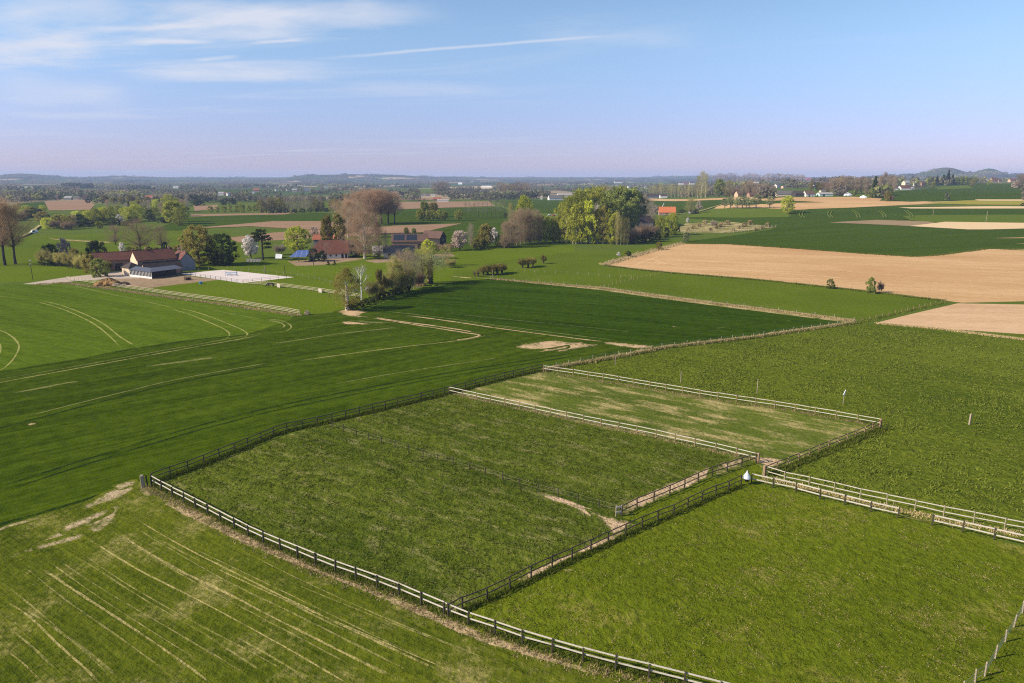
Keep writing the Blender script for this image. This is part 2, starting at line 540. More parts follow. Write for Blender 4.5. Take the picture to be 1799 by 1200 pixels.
# --- far ground: mosaic of distant fields and woods
m, t = newmat('far_land')
pos = t.n('ShaderNodeNewGeometry').outputs['Position']
col, nb, pos = ground_nodes(t, *GROUND['base_grass'][0], **GROUND['base_grass'][1])
vor = t.n('ShaderNodeTexVoronoi', {'Vector': t.mapping(pos, 0.35, (0.0042, 0.0021, 0)), 'Scale': 1.0, 'Randomness': 0.9}).outputs['Color']
sv = t.n('ShaderNodeSeparateColor', {0: vor})
mos = t.mix(t.ramp(sv.outputs[0], 0.30, 0.32), (0.032, 0.075, 0.020), (0.060, 0.105, 0.030))
mos = t.mix(t.ramp(sv.outputs[1], 0.76, 0.78), mos, (0.34, 0.26, 0.16))
mos = t.mix(t.ramp(sv.outputs[2], 0.60, 0.62), mos, (0.075, 0.074, 0.048))
wood = t.ramp(t.noise(pos, 0.0016, 4, 0.6), 0.45, 0.52)
dist = t.n('ShaderNodeVectorMath', {0: pos}, operation='LENGTH').outputs['Value']
hills_w = t.ramp(dist, 3800, 5600)
mos = t.mix(t.math('MULTIPLY', wood, t.math('MULTIPLY_ADD', hills_w, 0.65, 0.3)), mos, (0.060, 0.060, 0.042))
col = t.mix(t.ramp(dist, 1150, 1500), col, mos)
finish(t, col, 1.0, nb, 0.0)

# --- wood, metal, walls, roofs
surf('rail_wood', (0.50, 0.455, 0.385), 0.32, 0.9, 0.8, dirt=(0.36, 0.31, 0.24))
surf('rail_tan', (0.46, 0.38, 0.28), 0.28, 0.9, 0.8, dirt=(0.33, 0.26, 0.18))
surf('rail_shaded', (0.085, 0.062, 0.042), 0.3, 0.9, 0.8)  # rail wood darkened to paint in the side turned from the sun
surf('post_dark', (0.050, 0.040, 0.030), 0.35, 2.0, 0.85)
surf('post_pale', (0.30, 0.25, 0.18), 0.3, 1.5, 0.85)
surf('post_brown', (0.26, 0.17, 0.10), 0.3, 1.5, 0.85)
surf('wire', (0.30, 0.30, 0.28), 0.1, 1, 0.5, metal=0.5)
surf('tape', (0.22, 0.22, 0.18), 0.1, 1, 0.6)
tiles('roof_red', (0.155, 0.052, 0.032), (0.110, 0.042, 0.030), (0.20, 0.085, 0.05), moss=(0.07, 0.06, 0.035))
tiles('roof_bright_red', (0.33, 0.105, 0.055), (0.27, 0.09, 0.05), (0.40, 0.17, 0.09))  # brighter orange-red tiles, the same over the whole roof
tiles('roof_orange', (0.55, 0.165, 0.055), (0.46, 0.13, 0.045), (0.64, 0.25, 0.10))
tiles('roof_brown', (0.135, 0.075, 0.055), (0.10, 0.06, 0.047), (0.19, 0.115, 0.08))
tiles('roof_dark', (0.045, 0.033, 0.030), (0.065, 0.045, 0.040), (0.09, 0.065, 0.05))
tiles('roof_grey', (0.10, 0.095, 0.095), (0.14, 0.13, 0.12), (0.18, 0.16, 0.14))
tiles('roof_pale', (0.36, 0.33, 0.31), (0.30, 0.28, 0.26), (0.42, 0.38, 0.35))
surf('roof_metal_blue', (0.075, 0.085, 0.115), 0.15, 0.8, 0.7, 0.25)
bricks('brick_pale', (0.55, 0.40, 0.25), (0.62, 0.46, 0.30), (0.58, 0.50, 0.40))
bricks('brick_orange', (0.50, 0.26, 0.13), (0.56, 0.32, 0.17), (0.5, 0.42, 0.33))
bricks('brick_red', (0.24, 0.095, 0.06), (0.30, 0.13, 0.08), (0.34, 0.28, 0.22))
surf('wall_white', (0.66, 0.63, 0.58), 0.15, 0.8)
surf('wall_cream', (0.60, 0.50, 0.37), 0.18, 0.8)
surf('wall_grey', (0.20, 0.21, 0.24), 0.2, 0.7)
surf('wall_dark', (0.045, 0.040, 0.036), 0.3, 0.7)
surf('timber_dark', (0.04, 0.035, 0.032), 0.3, 1.0)
surf('frame_white', (0.72, 0.70, 0.67), 0.08, 1.0, 0.5)
surf('glass_dark', (0.02, 0.026, 0.035), 0.1, 1.0, 0.08, 0.6)
surf('plastic_white', (0.78, 0.80, 0.80), 0.08, 0.5, 0.5)
surf('plastic_green', (0.46, 0.60, 0.55), 0.1, 0.5, 0.5)
surf('paint_red', (0.55, 0.03, 0.03), 0.05, 1, 0.3, 0.5)
surf('paint_white', (0.78, 0.78, 0.78), 0.05, 1, 0.3, 0.5)
surf('paint_silver', (0.40, 0.43, 0.46), 0.05, 1, 0.3, 0.5)
surf('paint_blue', (0.05, 0.20, 0.42), 0.1, 1, 0.4, 0.5)
surf('rubber', (0.02, 0.02, 0.02), 0.1, 1, 0.8)
surf('black_ball', (0.012, 0.012, 0.014), 0.05, 1, 0.25, 0.5)
surf('trap_white', (0.52, 0.55, 0.57), 0.2, 2, 0.45)
surf('horse_coat', (0.022, 0.016, 0.013), 0.25, 2.0, 0.5)
surf('straw_heap', (0.22, 0.125, 0.045), 0.5, 1.2, 0.95, bump=0.8, dirt=(0.13, 0.09, 0.03))
surf('log_bark', (0.085, 0.060, 0.040), 0.4, 2.0, 0.9)
surf('log_cut', (0.55, 0.33, 0.16), 0.2, 3.0, 0.85)
surf('stone', (0.50, 0.44, 0.38), 0.25, 1.5)
# solar panels: blue cells with pale seams
m, t = newmat('solar')
co = t.n('ShaderNodeTexCoord').outputs['Object']
br = t.n('ShaderNodeTexBrick', {'Vector': co, 'Color1': (0.045, 0.085, 0.26, 1), 'Color2': (0.060, 0.105, 0.30, 1), 'Mortar': (0.34, 0.36, 0.40, 1), 'Scale': 1.0,
                                'Mortar Size': 0.06, 'Brick Width': 2.4, 'Row Height': 1.15}, offset=0.0)
finish(t, br.outputs[0], 0.22, None, 0.6)

# --- bark and foliage


def bark(name, c, var=0.4):
    m, t = newmat(name)
    co = t.n('ShaderNodeTexCoord').outputs['Object']
    n = t.noise(t.mapping(co, 0, (3, 3, 0.6)), 1.4, 4, 0.65)
    f = t.math('MULTIPLY_ADD', n, 2 * var, 1 - var)
    finish(t, t.mix(1.0, c, t.n('ShaderNodeCombineColor', {0: f, 1: f, 2: f}).outputs[0], 'MULTIPLY'), 0.9)
    return m


def leaves(name, c, c2, trans=0.3, val=0.22):
    m, t = newmat(name)
    sh = t.n('ShaderNodeAttribute', None, attribute_name='shade', attribute_type='GEOMETRY').outputs['Fac']
    rnd = t.n('ShaderNodeObjectInfo').outputs['Random']
    col = t.mix(t.math('MULTIPLY_ADD', rnd, 0.30, t.math('MULTIPLY', sh, 0.70), clamp=True), c, c2)
    k = t.math('MULTIPLY_ADD', rnd, 2 * val, 1 - val)
    col = t.mix(1.0, col, t.n('ShaderNodeCombineColor', {0: k, 1: k, 2: k}).outputs[0], 'MULTIPLY')
    d = t.n('ShaderNodeBsdfDiffuse', {'Color': col})
    tr = t.n('ShaderNodeBsdfTranslucent', {'Color': col})
    mx = t.n('ShaderNodeMixShader', {0: trans, 1: d.outputs[0], 2: tr.outputs[0]})
    t.n('ShaderNodeOutputMaterial', {'Surface': mx.outputs[0]})
    return m


bark('bark_brown', (0.11, 0.080, 0.055))
bark('bark_dark', (0.045, 0.036, 0.028))
bark('bark_grey', (0.20, 0.17, 0.135))
bark('bark_pale', (0.42, 0.37, 0.30))
bark('bark_white', (0.72, 0.69, 0.64), 0.2)
leaves('leaf_yellow', (0.329, 0.361, 0.040), (0.634, 0.656, 0.076), 0.45)
leaves('leaf_lime', (0.200, 0.219, 0.025), (0.375, 0.381, 0.053), 0.45)
leaves('leaf_green', (0.152, 0.189, 0.038), (0.319, 0.355, 0.087), 0.45)
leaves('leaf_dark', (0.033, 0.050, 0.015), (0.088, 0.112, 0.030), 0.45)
leaves('leaf_olive', (0.165, 0.140, 0.034), (0.335, 0.290, 0.070), 0.45)
leaves('leaf_sage', (0.208, 0.230, 0.099), (0.372, 0.394, 0.186), 0.45)
leaves('twig_brown', (0.247, 0.169, 0.104), (0.442, 0.319, 0.202), 0.45)
leaves('twig_grey', (0.234, 0.195, 0.137), (0.416, 0.351, 0.254), 0.45)
leaves('twig_olive', (0.273, 0.240, 0.078), (0.481, 0.429, 0.143), 0.45)
leaves('twig_russet', (0.312, 0.195, 0.111), (0.546, 0.377, 0.234), 0.45)
leaves('blossom_white', (0.550, 0.484, 0.440), (0.850, 0.814, 0.770), 0.3, 0.1)
leaves('blossom_pink', (0.374, 0.286, 0.231), (0.638, 0.517, 0.429), 0.3, 0.1)
leaves('dry_straw', (0.242, 0.182, 0.083), (0.506, 0.396, 0.209), 0.2)
leaves('grass_blade', (0.085, 0.110, 0.007), (0.22, 0.240, 0.020), 0.3)
leaves('grass_dark', (0.060, 0.086, 0.010), (0.175, 0.200, 0.028), 0.3)
# far woods carry four tones in the attribute
m, t = newmat('far_foliage')
sh = t.n('ShaderNodeAttribute', None, attribute_name='shade', attribute_type='GEOMETRY').outputs['Fac']
cr = t.n('ShaderNodeValToRGB', {0: sh})
el = cr.color_ramp.elements
el[0].position, el[0].color = 0.0, (0.050, 0.060, 0.036, 1)
el[1].position, el[1].color = 1.0, (0.44, 0.37, 0.30, 1)
for p_, c_ in ((0.25, (0.150, 0.150, 0.085)), (0.45, (0.200, 0.170, 0.130)), (0.65, (0.25, 0.205, 0.160)), (0.80, (0.26, 0.28, 0.10)), (0.93, (0.26, 0.27, 0.07))):
    e_ = el.new(p_)
    e_.color = c_ + (1,)
dd = t.n('ShaderNodeBsdfDiffuse', {'Color': cr.outputs[0]})
tt_ = t.n('ShaderNodeBsdfTranslucent', {'Color': cr.outputs[0]})
d = t.n('ShaderNodeMixShader', {0: 0.4, 1: dd.outputs[0], 2: tt_.outputs[0]})
t.n('ShaderNodeOutputMaterial', {'Surface': d.outputs[0]})
# ------------------------------------------------------------------ ground and fields
NA, NR = 260, 210
azs = np.radians(np.linspace(-84, 84, NA))
# denser inside the view
azs = np.unique(np.concatenate([azs, np.radians(np.linspace(-42, 42, 300))]))
NA = len(azs)
rs = np.concatenate([[2.0, 15.0, 40.0, 120.0], np.geomspace(220, 13000, NR)])
RR, AA = np.meshgrid(rs, azs, indexing='ij')
gx, gy = RR * np.sin(AA), RR * np.cos(AA)
gz = H(gx, gy)
gv = np.stack([gx, gy, gz], -1).reshape(-1, 3)
ii = np.arange((len(rs) - 1) * (NA - 1))
i0 = (ii // (NA - 1)) * NA + ii % (NA - 1)
gf = np.stack([i0, i0 + 1, i0 + NA + 1, i0 + NA], -1)
o = bpy.data.objects.new('ground', np_mesh('ground', gv, gf[:, ::-1], MATS['far_land'], smooth=True))
link(o)
tag(o, kind='structure')


def edge_pts(poly, maxlen_k=0.03):
    out = []
    n = len(poly)
    for i in range(n):
        a, b = poly[i], poly[(i + 1) % n]
        L = (b - a).length
        step = max(2.0, maxlen_k * min(a.length, b.length))
        k = max(1, int(L / step))
        for j in range(k):
            out.append(a.lerp(b, j / k))
    return out


_FN = [0]


def field(name, pts, mat, layer=1, label=None):
    """a field: outline in photo pixels dropped onto the terrain, draped as its own sheet"""
    pts = [((x + 130 if x >= 1799 else (x - 130 if x <= 0 else x)), y) for x, y in pts]
    wp = [P(*p) for p in pts]
    far = max(p.length for p in wp) > 430
    ring = [Vector((p.x, p.y)) for p in wp]
    if far:
        ring = edge_pts(ring)
        mn = Vector((min(p.x for p in ring), min(p.y for p in ring)))
        mx = Vector((max(p.x for p in ring), max(p.y for p in ring)))
        st = max(6.0, 0.025 * min(p.length for p in ring))
        st = max(st, math.sqrt((mx.x - mn.x) * (mx.y - mn.y) / 9000.0))
        gxs = np.arange(mn.x + st / 2, mx.x, st)
        gys = np.arange(mn.y + st / 2, mx.y, st)
        inner = [Vector((float(a), float(b))) for a in gxs for b in gys]
    else:
        inner = []
    n = len(ring)
    vs, es, fs, *_ = mgeo.delaunay_2d_cdt(ring + inner, [], [list(range(n))], 1, 1e-4)
    v2 = np.array([(p.x, p.y) for p in vs])
    r = np.hypot(v2[:, 0], v2[:, 1])
    _FN[0] += 1
    z = H(v2[:, 0], v2[:, 1]) + 0.003 * layer + 0.00004 * _FN[0] + (0.10 + 0.05 * layer + 0.0015 * _FN[0]) * sm(430, 640, r)
    me = bpy.data.meshes.new(name)
    me.from_pydata(np.column_stack([v2, z]).tolist(), [], [tuple(f) for f in fs])
    me.materials.append(MATS[mat])
    nrm = np.zeros(len(me.polygons) * 3)
    me.update()
    me.polygons.foreach_get('normal', nrm)
    if len(nrm) and nrm[2::3].mean() < 0:
        me.flip_normals()
    ob = bpy.data.objects.new(name, me)
    link(ob)
    return tag(ob, label, None, None, 'structure')


_LY = [0]


def lift(x, y, layer):
    """each worn sheet gets its own tiny height so that no two share a plane"""
    return float(H(x, y)) + 0.014 + 0.00016 * layer + (0.48 + 0.003 * layer) * float(sm(430, 640, np.array(math.hypot(x, y))))


def smooth_line(pts, k=6):
    pts = [Vector((p.x, p.y, 0)) for p in pts]
    if len(pts) < 3:
        return pts
    out = []
    q = [pts[0] * 2 - pts[1]] + pts + [pts[-1] * 2 - pts[-2]]
    for i in range(1, len(q) - 2):
        for j in range(k):
            t = j / k
            a, b, c, d = q[i - 1], q[i], q[i + 1], q[i + 2]
            out.append(0.5 * ((2 * b) + (c - a) * t + (2 * a - 5 * b + 4 * c - d) * t * t + (3 * b - a - 3 * c + d) * t * t * t))
    out.append(pts[-1])
    return out


def strip(name, pts, width, mat, layer=4, off=0.0, ends=True, vary=0.25, seed=0):
    rng = random.Random(seed + len(pts) * 7)
    _LY[0] += 1
    c = smooth_line([P(*p) for p in pts])
    # resample
    L = [0.0]
    for i in range(1, len(c)):
        L.append(L[-1] + (c[i] - c[i - 1]).length)
    n = max(4, int(L[-1] / max(1.2, 0.006 * c[0].length)))
    rs_ = []
    for k in range(n + 1):
        s_ = L[-1] * k / n
        i = max(1, next((i for i, l in enumerate(L) if l >= s_ - 1e-6), len(L) - 1))
        t_ = (s_ - L[i - 1]) / max(1e-6, L[i] - L[i - 1])
        rs_.append(c[i - 1].lerp(c[i], t_))
    vs, ev, fs = [], [], []
    wv = 0.0
    for i, p in enumerate(rs_):
        d = (rs_[min(i + 1, n)] - rs_[max(i - 1, 0)]).normalized()
        s_ = Vector((-d.y, d.x, 0))
        wv = wv * 0.8 + rng.uniform(-vary, vary) * 0.5
        hw = width * 0.5 * (1 + wv)
        fade = min(1.0, i / (0.07 * n + 2), (n - i) / (0.07 * n + 2)) if ends else 1.0
        for j, e in ((-1, 0), (-0.45, 1), (0.45, 1), (1, 0)):
            q = p + s_ * (j * hw + off)
            vs.append((q.x, q.y, lift(q.x, q.y, _LY[0])))
            ev.append(e * fade)
        if i:
            b = (i - 1) * 4
            for j in range(3):
                fs.append((b + j, b + j + 4, b + j + 5, b + j + 1))
    me = np_mesh(name, vs, fs, MATS[mat], ev, 'e')
    nz = [p.normal.z for p in me.polygons]
    if sum(nz) < 0:
        me.flip_normals()
    ob = bpy.data.objects.new(name, me)
    link(ob)
    return tag(ob, kind='structure')


def blob(name, pts, mat, layer=5):
    _LY[0] += 1
    w2 = smooth_line([P(*p) for p in pts] + [P(*pts[0])], 4)[:-1]
    ring = [Vector((p.x, p.y)) for p in w2]
    n = len(ring)
    x0, x1 = min(p.x for p in ring), max(p.x for p in ring)
    y0, y1 = min(p.y for p in ring), max(p.y for p in ring)
    st = max(0.3, math.sqrt((x1 - x0) * (y1 - y0) / 500.0))
    inner = [Vector((float(a), float(b))) for a in np.arange(x0 + st / 2, x1, st) for b in np.arange(y0 + st / 2, y1, st)]
    vs, es, fs, *_ = mgeo.delaunay_2d_cdt(ring + inner, [], [list(range(n))], 1, 1e-4)

    def dist(q):
        best = 1e9
        for i in range(n):
            a, b = ring[i], ring[(i + 1) % n]
            ab = b - a
            t_ = max(0.0, min(1.0, (q - a).dot(ab) / max(1e-9, ab.length_squared)))
            best = min(best, (q - a - ab * t_).length)
        return best
    ev = np.array([dist(Vector((p.x, p.y))) for p in vs])
    ev = np.clip(ev / max(1e-6, ev.max() * 0.42), 0, 1)
    v3 = [(p.x, p.y, lift(p.x, p.y, _LY[0])) for p in vs]
    me = np_mesh(name, v3, [tuple(f) for f in fs], MATS[mat], ev, 'e')
    if sum(p.normal.z for p in me.polygons) < 0:
        me.flip_normals()
    ob = bpy.data.objects.new(name, me)
    link(ob)
    return tag(ob, kind='structure')


# near fields -------------------------------------------------------
field('crop_field', [(-150, 975), (0.5, 919), (240, 850), (262, 849), (433, 784), (583, 739), (789, 690), (952, 650), (1060, 628), (1165, 609), (1050, 600), (870, 573),
                     (700, 553), (640, 544), (590, 549), (527, 554), (400, 534), (300, 522), (200, 508), (110, 496), (60, 498), (0.5, 501), (-300, 512), (-420, 820)], 'crop_dark', 1)
field('crop_field', [(-300, 512), (0.5, 501), (60, 498), (110, 496), (200, 508), (300, 522), (400, 534), (520, 553), (507, 564), (430, 588), (330, 597), (230, 612),
                     (150, 628), (0.5, 652), (-220, 690)], 'crop_light', 2)
field('crop_field', [(636, 545), (700, 523), (800, 495), (870, 489), (1050, 507), (1300, 538), (1497, 566), (1330, 592), (1185, 608), (1165, 609), (1040, 598), (870, 572)], 'crop_deep', 2)
field('grass_verge', [(830, 487), (1060, 504), (1240, 528), (1400, 548), (1502, 561), (1500, 568), (1380, 553), (1200, 530), (1050, 509), (870, 491)], 'verge', 3)
field('meadow', [(1060, 505), (1110, 490), (1178, 480), (1330, 492), (1500, 510), (1662, 529), (1592, 545), (1525, 561), (1497, 563), (1300, 537)], 'meadow', 2)
field('meadow', [(790, 497), (800, 470), (900, 455), (1010, 440), (1090, 442), (1190, 420), (1196, 428), (1066, 464), (1120, 474), (1178, 480), (1110, 490), (1060, 506), (870, 490)], 'meadow', 1)
field('ploughed_field', [(1064, 466), (1120, 449), (1200, 428), (1280, 429), (1400, 437), (1520, 446), (1605, 451), (1650, 448), (1735, 437), (1799, 440), (1799, 526), (1690, 532),
                         (1660, 528), (1500, 509), (1330, 491), (1180, 479), (1120, 473)], 'plough', 2)
field('ploughed_field', [(1540, 567), (1600, 552), (1682, 533), (1799, 537), (1799, 596), (1650, 577)], 'plough_pink', 2)
field('pasture', [(952, 651), (1165, 611), (1330, 594), (1500, 569), (1540, 568), (1650, 579), (1799, 598), (1960, 625), (2060, 1000), (1860, 948), (1798, 933), (1638, 905),
                  (1340, 833), (1547, 751), (1397, 722), (1232, 698), (1054, 667)], 'pasture_rough', 1)
field('paddock', [(262, 850), (433, 785), (583, 741), (789, 691), (1013, 741), (1145, 768), (1267, 796), (1328, 811), (1239, 841), (1092, 906), (1128, 927), (970, 998), (813, 1071),
                  (788, 1084), (701, 1047), (563, 996), (448, 948), (291, 866)], 'paddock_grass', 2)
field('paddock', [(789, 691), (952, 651), (1054, 667), (1232, 698), (1397, 722), (1547, 751), (1347, 833), (1328, 811), (1145, 768), (1013, 741)], 'paddock_dry', 2)
field('paddock', [(788, 1084), (1128, 927), (1302, 852), (1320, 849), (1440, 877), (1577, 910), (1637, 923), (1795, 960), (1960, 1003), (2100, 1500), (1400, 1300), (1260, 1222), (1040, 1167), (827, 1100)], 'paddock_bright', 2)
field('lawn', [(-150, 975), (0.5, 920), (240, 852), (262, 851), (291, 866), (448, 948), (563, 996), (701, 1047), (827, 1100), (926, 1134), (1040, 1167), (1168, 1199), (1330, 1245), (1200, 1600), (-500, 1600), (-800, 1300)], 'lawn', 2)
field('grass_lane', [(1092, 907), (1239, 841), (1328, 811), (1347, 833), (1338, 836), (1320, 850), (1302, 852), (1208, 892), (1128, 927)], 'paddock_bright', 3)
field('grass_lane', [(1320, 849), (1340, 834), (1498, 873), (1638, 905), (1742, 926), (1798, 935), (1880, 955), (1870, 978), (1746, 948), (1637, 923), (1577, 910), (1440, 877)], 'pasture_rough', 3)

# middle distance, left
field('meadow', [(0, 468), (150, 468), (215, 478), (130, 488), (60, 495), (0, 500)], 'meadow_bright', 1)
field('meadow', [(0, 430), (60, 414), (300, 404), (420, 425), (430, 470), (180, 468), (0, 466)], 'meadow', 1)
field('meadow', [(345, 470), (700, 440), (1010, 430), (1010, 442), (900, 456), (800, 472), (790, 495), (640, 540), (590, 548), (527, 553), (130, 494), (200, 489), (318, 480)], 'meadow_bright', 1)
field('farm_yard', [(165, 498), (215, 488), (235, 486), (318, 482), (352, 488), (390, 491), (310, 500), (262, 506), (215, 502)], 'yard', 2)
field('farm_lane', [(40, 499), (110, 488), (205, 477), (235, 478), (245, 489), (195, 490), (130, 494), (80, 500)], 'concrete', 3)
field('riding_arena', [(316, 481), (392, 474), (517, 487), (425, 497.5)], 'arena_sand', 3)
field('farm_yard', [(505, 459), (540, 457), (612, 452), (640, 455), (600, 461), (560, 466), (520, 467)], 'yard', 2)
field('farm_yard', [(640, 458), (690, 452), (790, 444), (800, 450), (720, 458), (660, 462)], 'yard', 2)

# fields beyond the farms
FAR = [
    ('crop_field', [(340, 381), (450, 377), (620, 373), (690, 368), (880, 364), (905, 372), (895, 391), (812, 393), (700, 397), (560, 405), (480, 397), (370, 401), (330, 404), (250, 408)], 'far_green', 1),
    ('crop_field', [(735, 410), (812, 394), (900, 388), (1010, 386), (1010, 428), (900, 436), (790, 440)], 'far_green', 1),
    ('soil_strip', [(335, 377), (450, 375), (525, 373), (500, 377), (400, 379), (336, 381)], 'plough_red', 2),
    ('ploughed_field', [(330, 402), (480, 389), (560, 389), (620, 392), (615, 402), (540, 404), (440, 398)], 'plough_red', 3),
    ('ploughed_field', [(400, 418), (480, 409), (560, 404), (700, 397), (812, 393), (742, 408), (640, 413), (420, 426)], 'plough_red', 2),
    ('ploughed_field', [(655, 404), (690, 397), (812, 393), (742, 408), (700, 411)], 'plough_red', 3),
    ('ploughed_field', [(690, 355), (858, 354), (870, 362), (760, 366), (700, 368)], 'plough_red', 2),
    ('ploughed_field', [(700, 347.5), (780, 347.5), (795, 351), (702, 351.5)], 'plough_red', 2),
    ('ploughed_field', [(78, 354), (150, 352), (167, 360), (158, 369), (86, 370)], 'plough_red', 2),
    ('ploughed_field', [(340, 361), (382, 360), (386, 367), (342, 371)], 'plough_red', 2),
    ('crop_field', [(30, 358), (78, 354), (86, 367), (30, 366)], 'far_green', 1),
    ('dry_strip', [(85, 419.5), (130, 421.5), (190, 425), (196, 427.5), (150, 425), (95, 421.5)], 'verge', 3),
    ('ploughed_field', [(575, 331), (640, 330), (675, 335), (600, 335)], 'plough_red', 2),
    ('ploughed_field', [(780, 329), (868, 327), (870, 331), (790, 333)], 'plough_pale', 2),
    ('crop_field', [(640, 333), (780, 331), (790, 338), (660, 341)], 'far_green_light', 1),
    ('crop_field', [(375, 334), (440, 332), (520, 337), (440, 342), (380, 342)], 'far_green', 1),
    ('meadow', [(450, 345), (620, 342), (620, 350), (460, 352)], 'far_green_light', 1),
    ('crop_field', [(870, 353), (1010, 350), (1010, 376), (905, 372)], 'far_green', 1),
    # right of the grove
    ('crop_field', [(1140, 352), (1250, 352), (1258, 361), (1195, 374), (1120, 376)], 'far_green', 1),
    ('soil_strip', [(1138, 348.5), (1330, 346.5), (1335, 350.5), (1140, 352.5)], 'plough', 2),
    ('ploughed_field', [(1250, 353), (1330, 350), (1430, 347), (1500, 346), (1560, 350), (1640, 355), (1720, 352), (1799, 350.5), (1799, 353), (1720, 356), (1600, 360), (1500, 365), (1400, 369), (1254, 367), (1264, 360)], 'plough', 2),
    ('crop_field', [(1250, 352.5), (1340, 353), (1450, 356.2), (1345, 359), (1250, 361)], 'far_green', 3),
    ('crop_field', [(1190, 426), (1300, 412), (1363, 402), (1245, 386), (1200, 383), (1300, 382), (1450, 381), (1560, 389), (1600, 398), (1700, 404), (1799, 397), (1799, 440), (1735, 437), (1650, 448), (1605, 451), (1400, 437), (1280, 429)], 'far_green', 1),
    ('orchard_field', [(1186, 404), (1205, 393), (1290, 391), (1363, 399), (1285, 409), (1200, 409)], 'orchard_floor', 2),
    ('meadow', [(1196, 382), (1262, 367), (1386, 367), (1386, 382), (1300, 383)], 'far_green_light', 2),
    ('crop_field', [(1386, 369), (1500, 365), (1600, 362), (1799, 365), (1799, 379), (1640, 379), (1600, 386), (1560, 389), (1390, 383)], 'far_green', 2),
    ('meadow', [(1585, 380), (1640, 378), (1799, 377), (1799, 396), (1640, 391), (1600, 388)], 'far_green_light', 3),
    ('ploughed_field', [(1455, 391.5), (1540, 387), (1630, 390), (1660, 395), (1600, 398), (1560, 396)], 'plough_mauve', 4),
    ('ploughed_field', [(1598, 398), (1660, 390.5), (1799, 394), (1799, 398.5), (1740, 404), (1700, 404)], 'plough_pale', 5),
    ('soil_strip', [(1578, 365), (1740, 363), (1799, 363.5), (1799, 366.5), (1600, 367)], 'plough_pale', 4),
    ('rape_field', [(1620, 357.5), (1700, 352.5), (1799, 354.5), (1799, 361), (1700, 360)], 'rape_yellow', 3),
    ('soil_strip', [(1712, 351), (1799, 351), (1799, 353.8), (1720, 353)], 'plough_pale', 4),
    ('ploughed_field', [(1742, 419), (1799, 414), (1799, 424)], 'plough', 3),
    ('ploughed_field', [(1782, 430), (1799, 428.5), (1799, 432)], 'plough', 3),
    ('crop_field', [(1545, 353), (1580, 336), (1640, 329), (1720, 323), (1799, 320), (1799, 350), (1700, 351.5), (1600, 355)], 'far_green', 2),
    ('meadow', [(1640, 328.5), (1700, 326), (1710, 331), (1650, 333)], 'far_green_light', 3),
    ('ploughed_field', [(1250, 320), (1300, 318.5), (1300, 322), (1250, 322.5)], 'plough_red', 2),
]
for nm, pts, mt, ly in FAR:
    field(nm, pts, mt, ly)

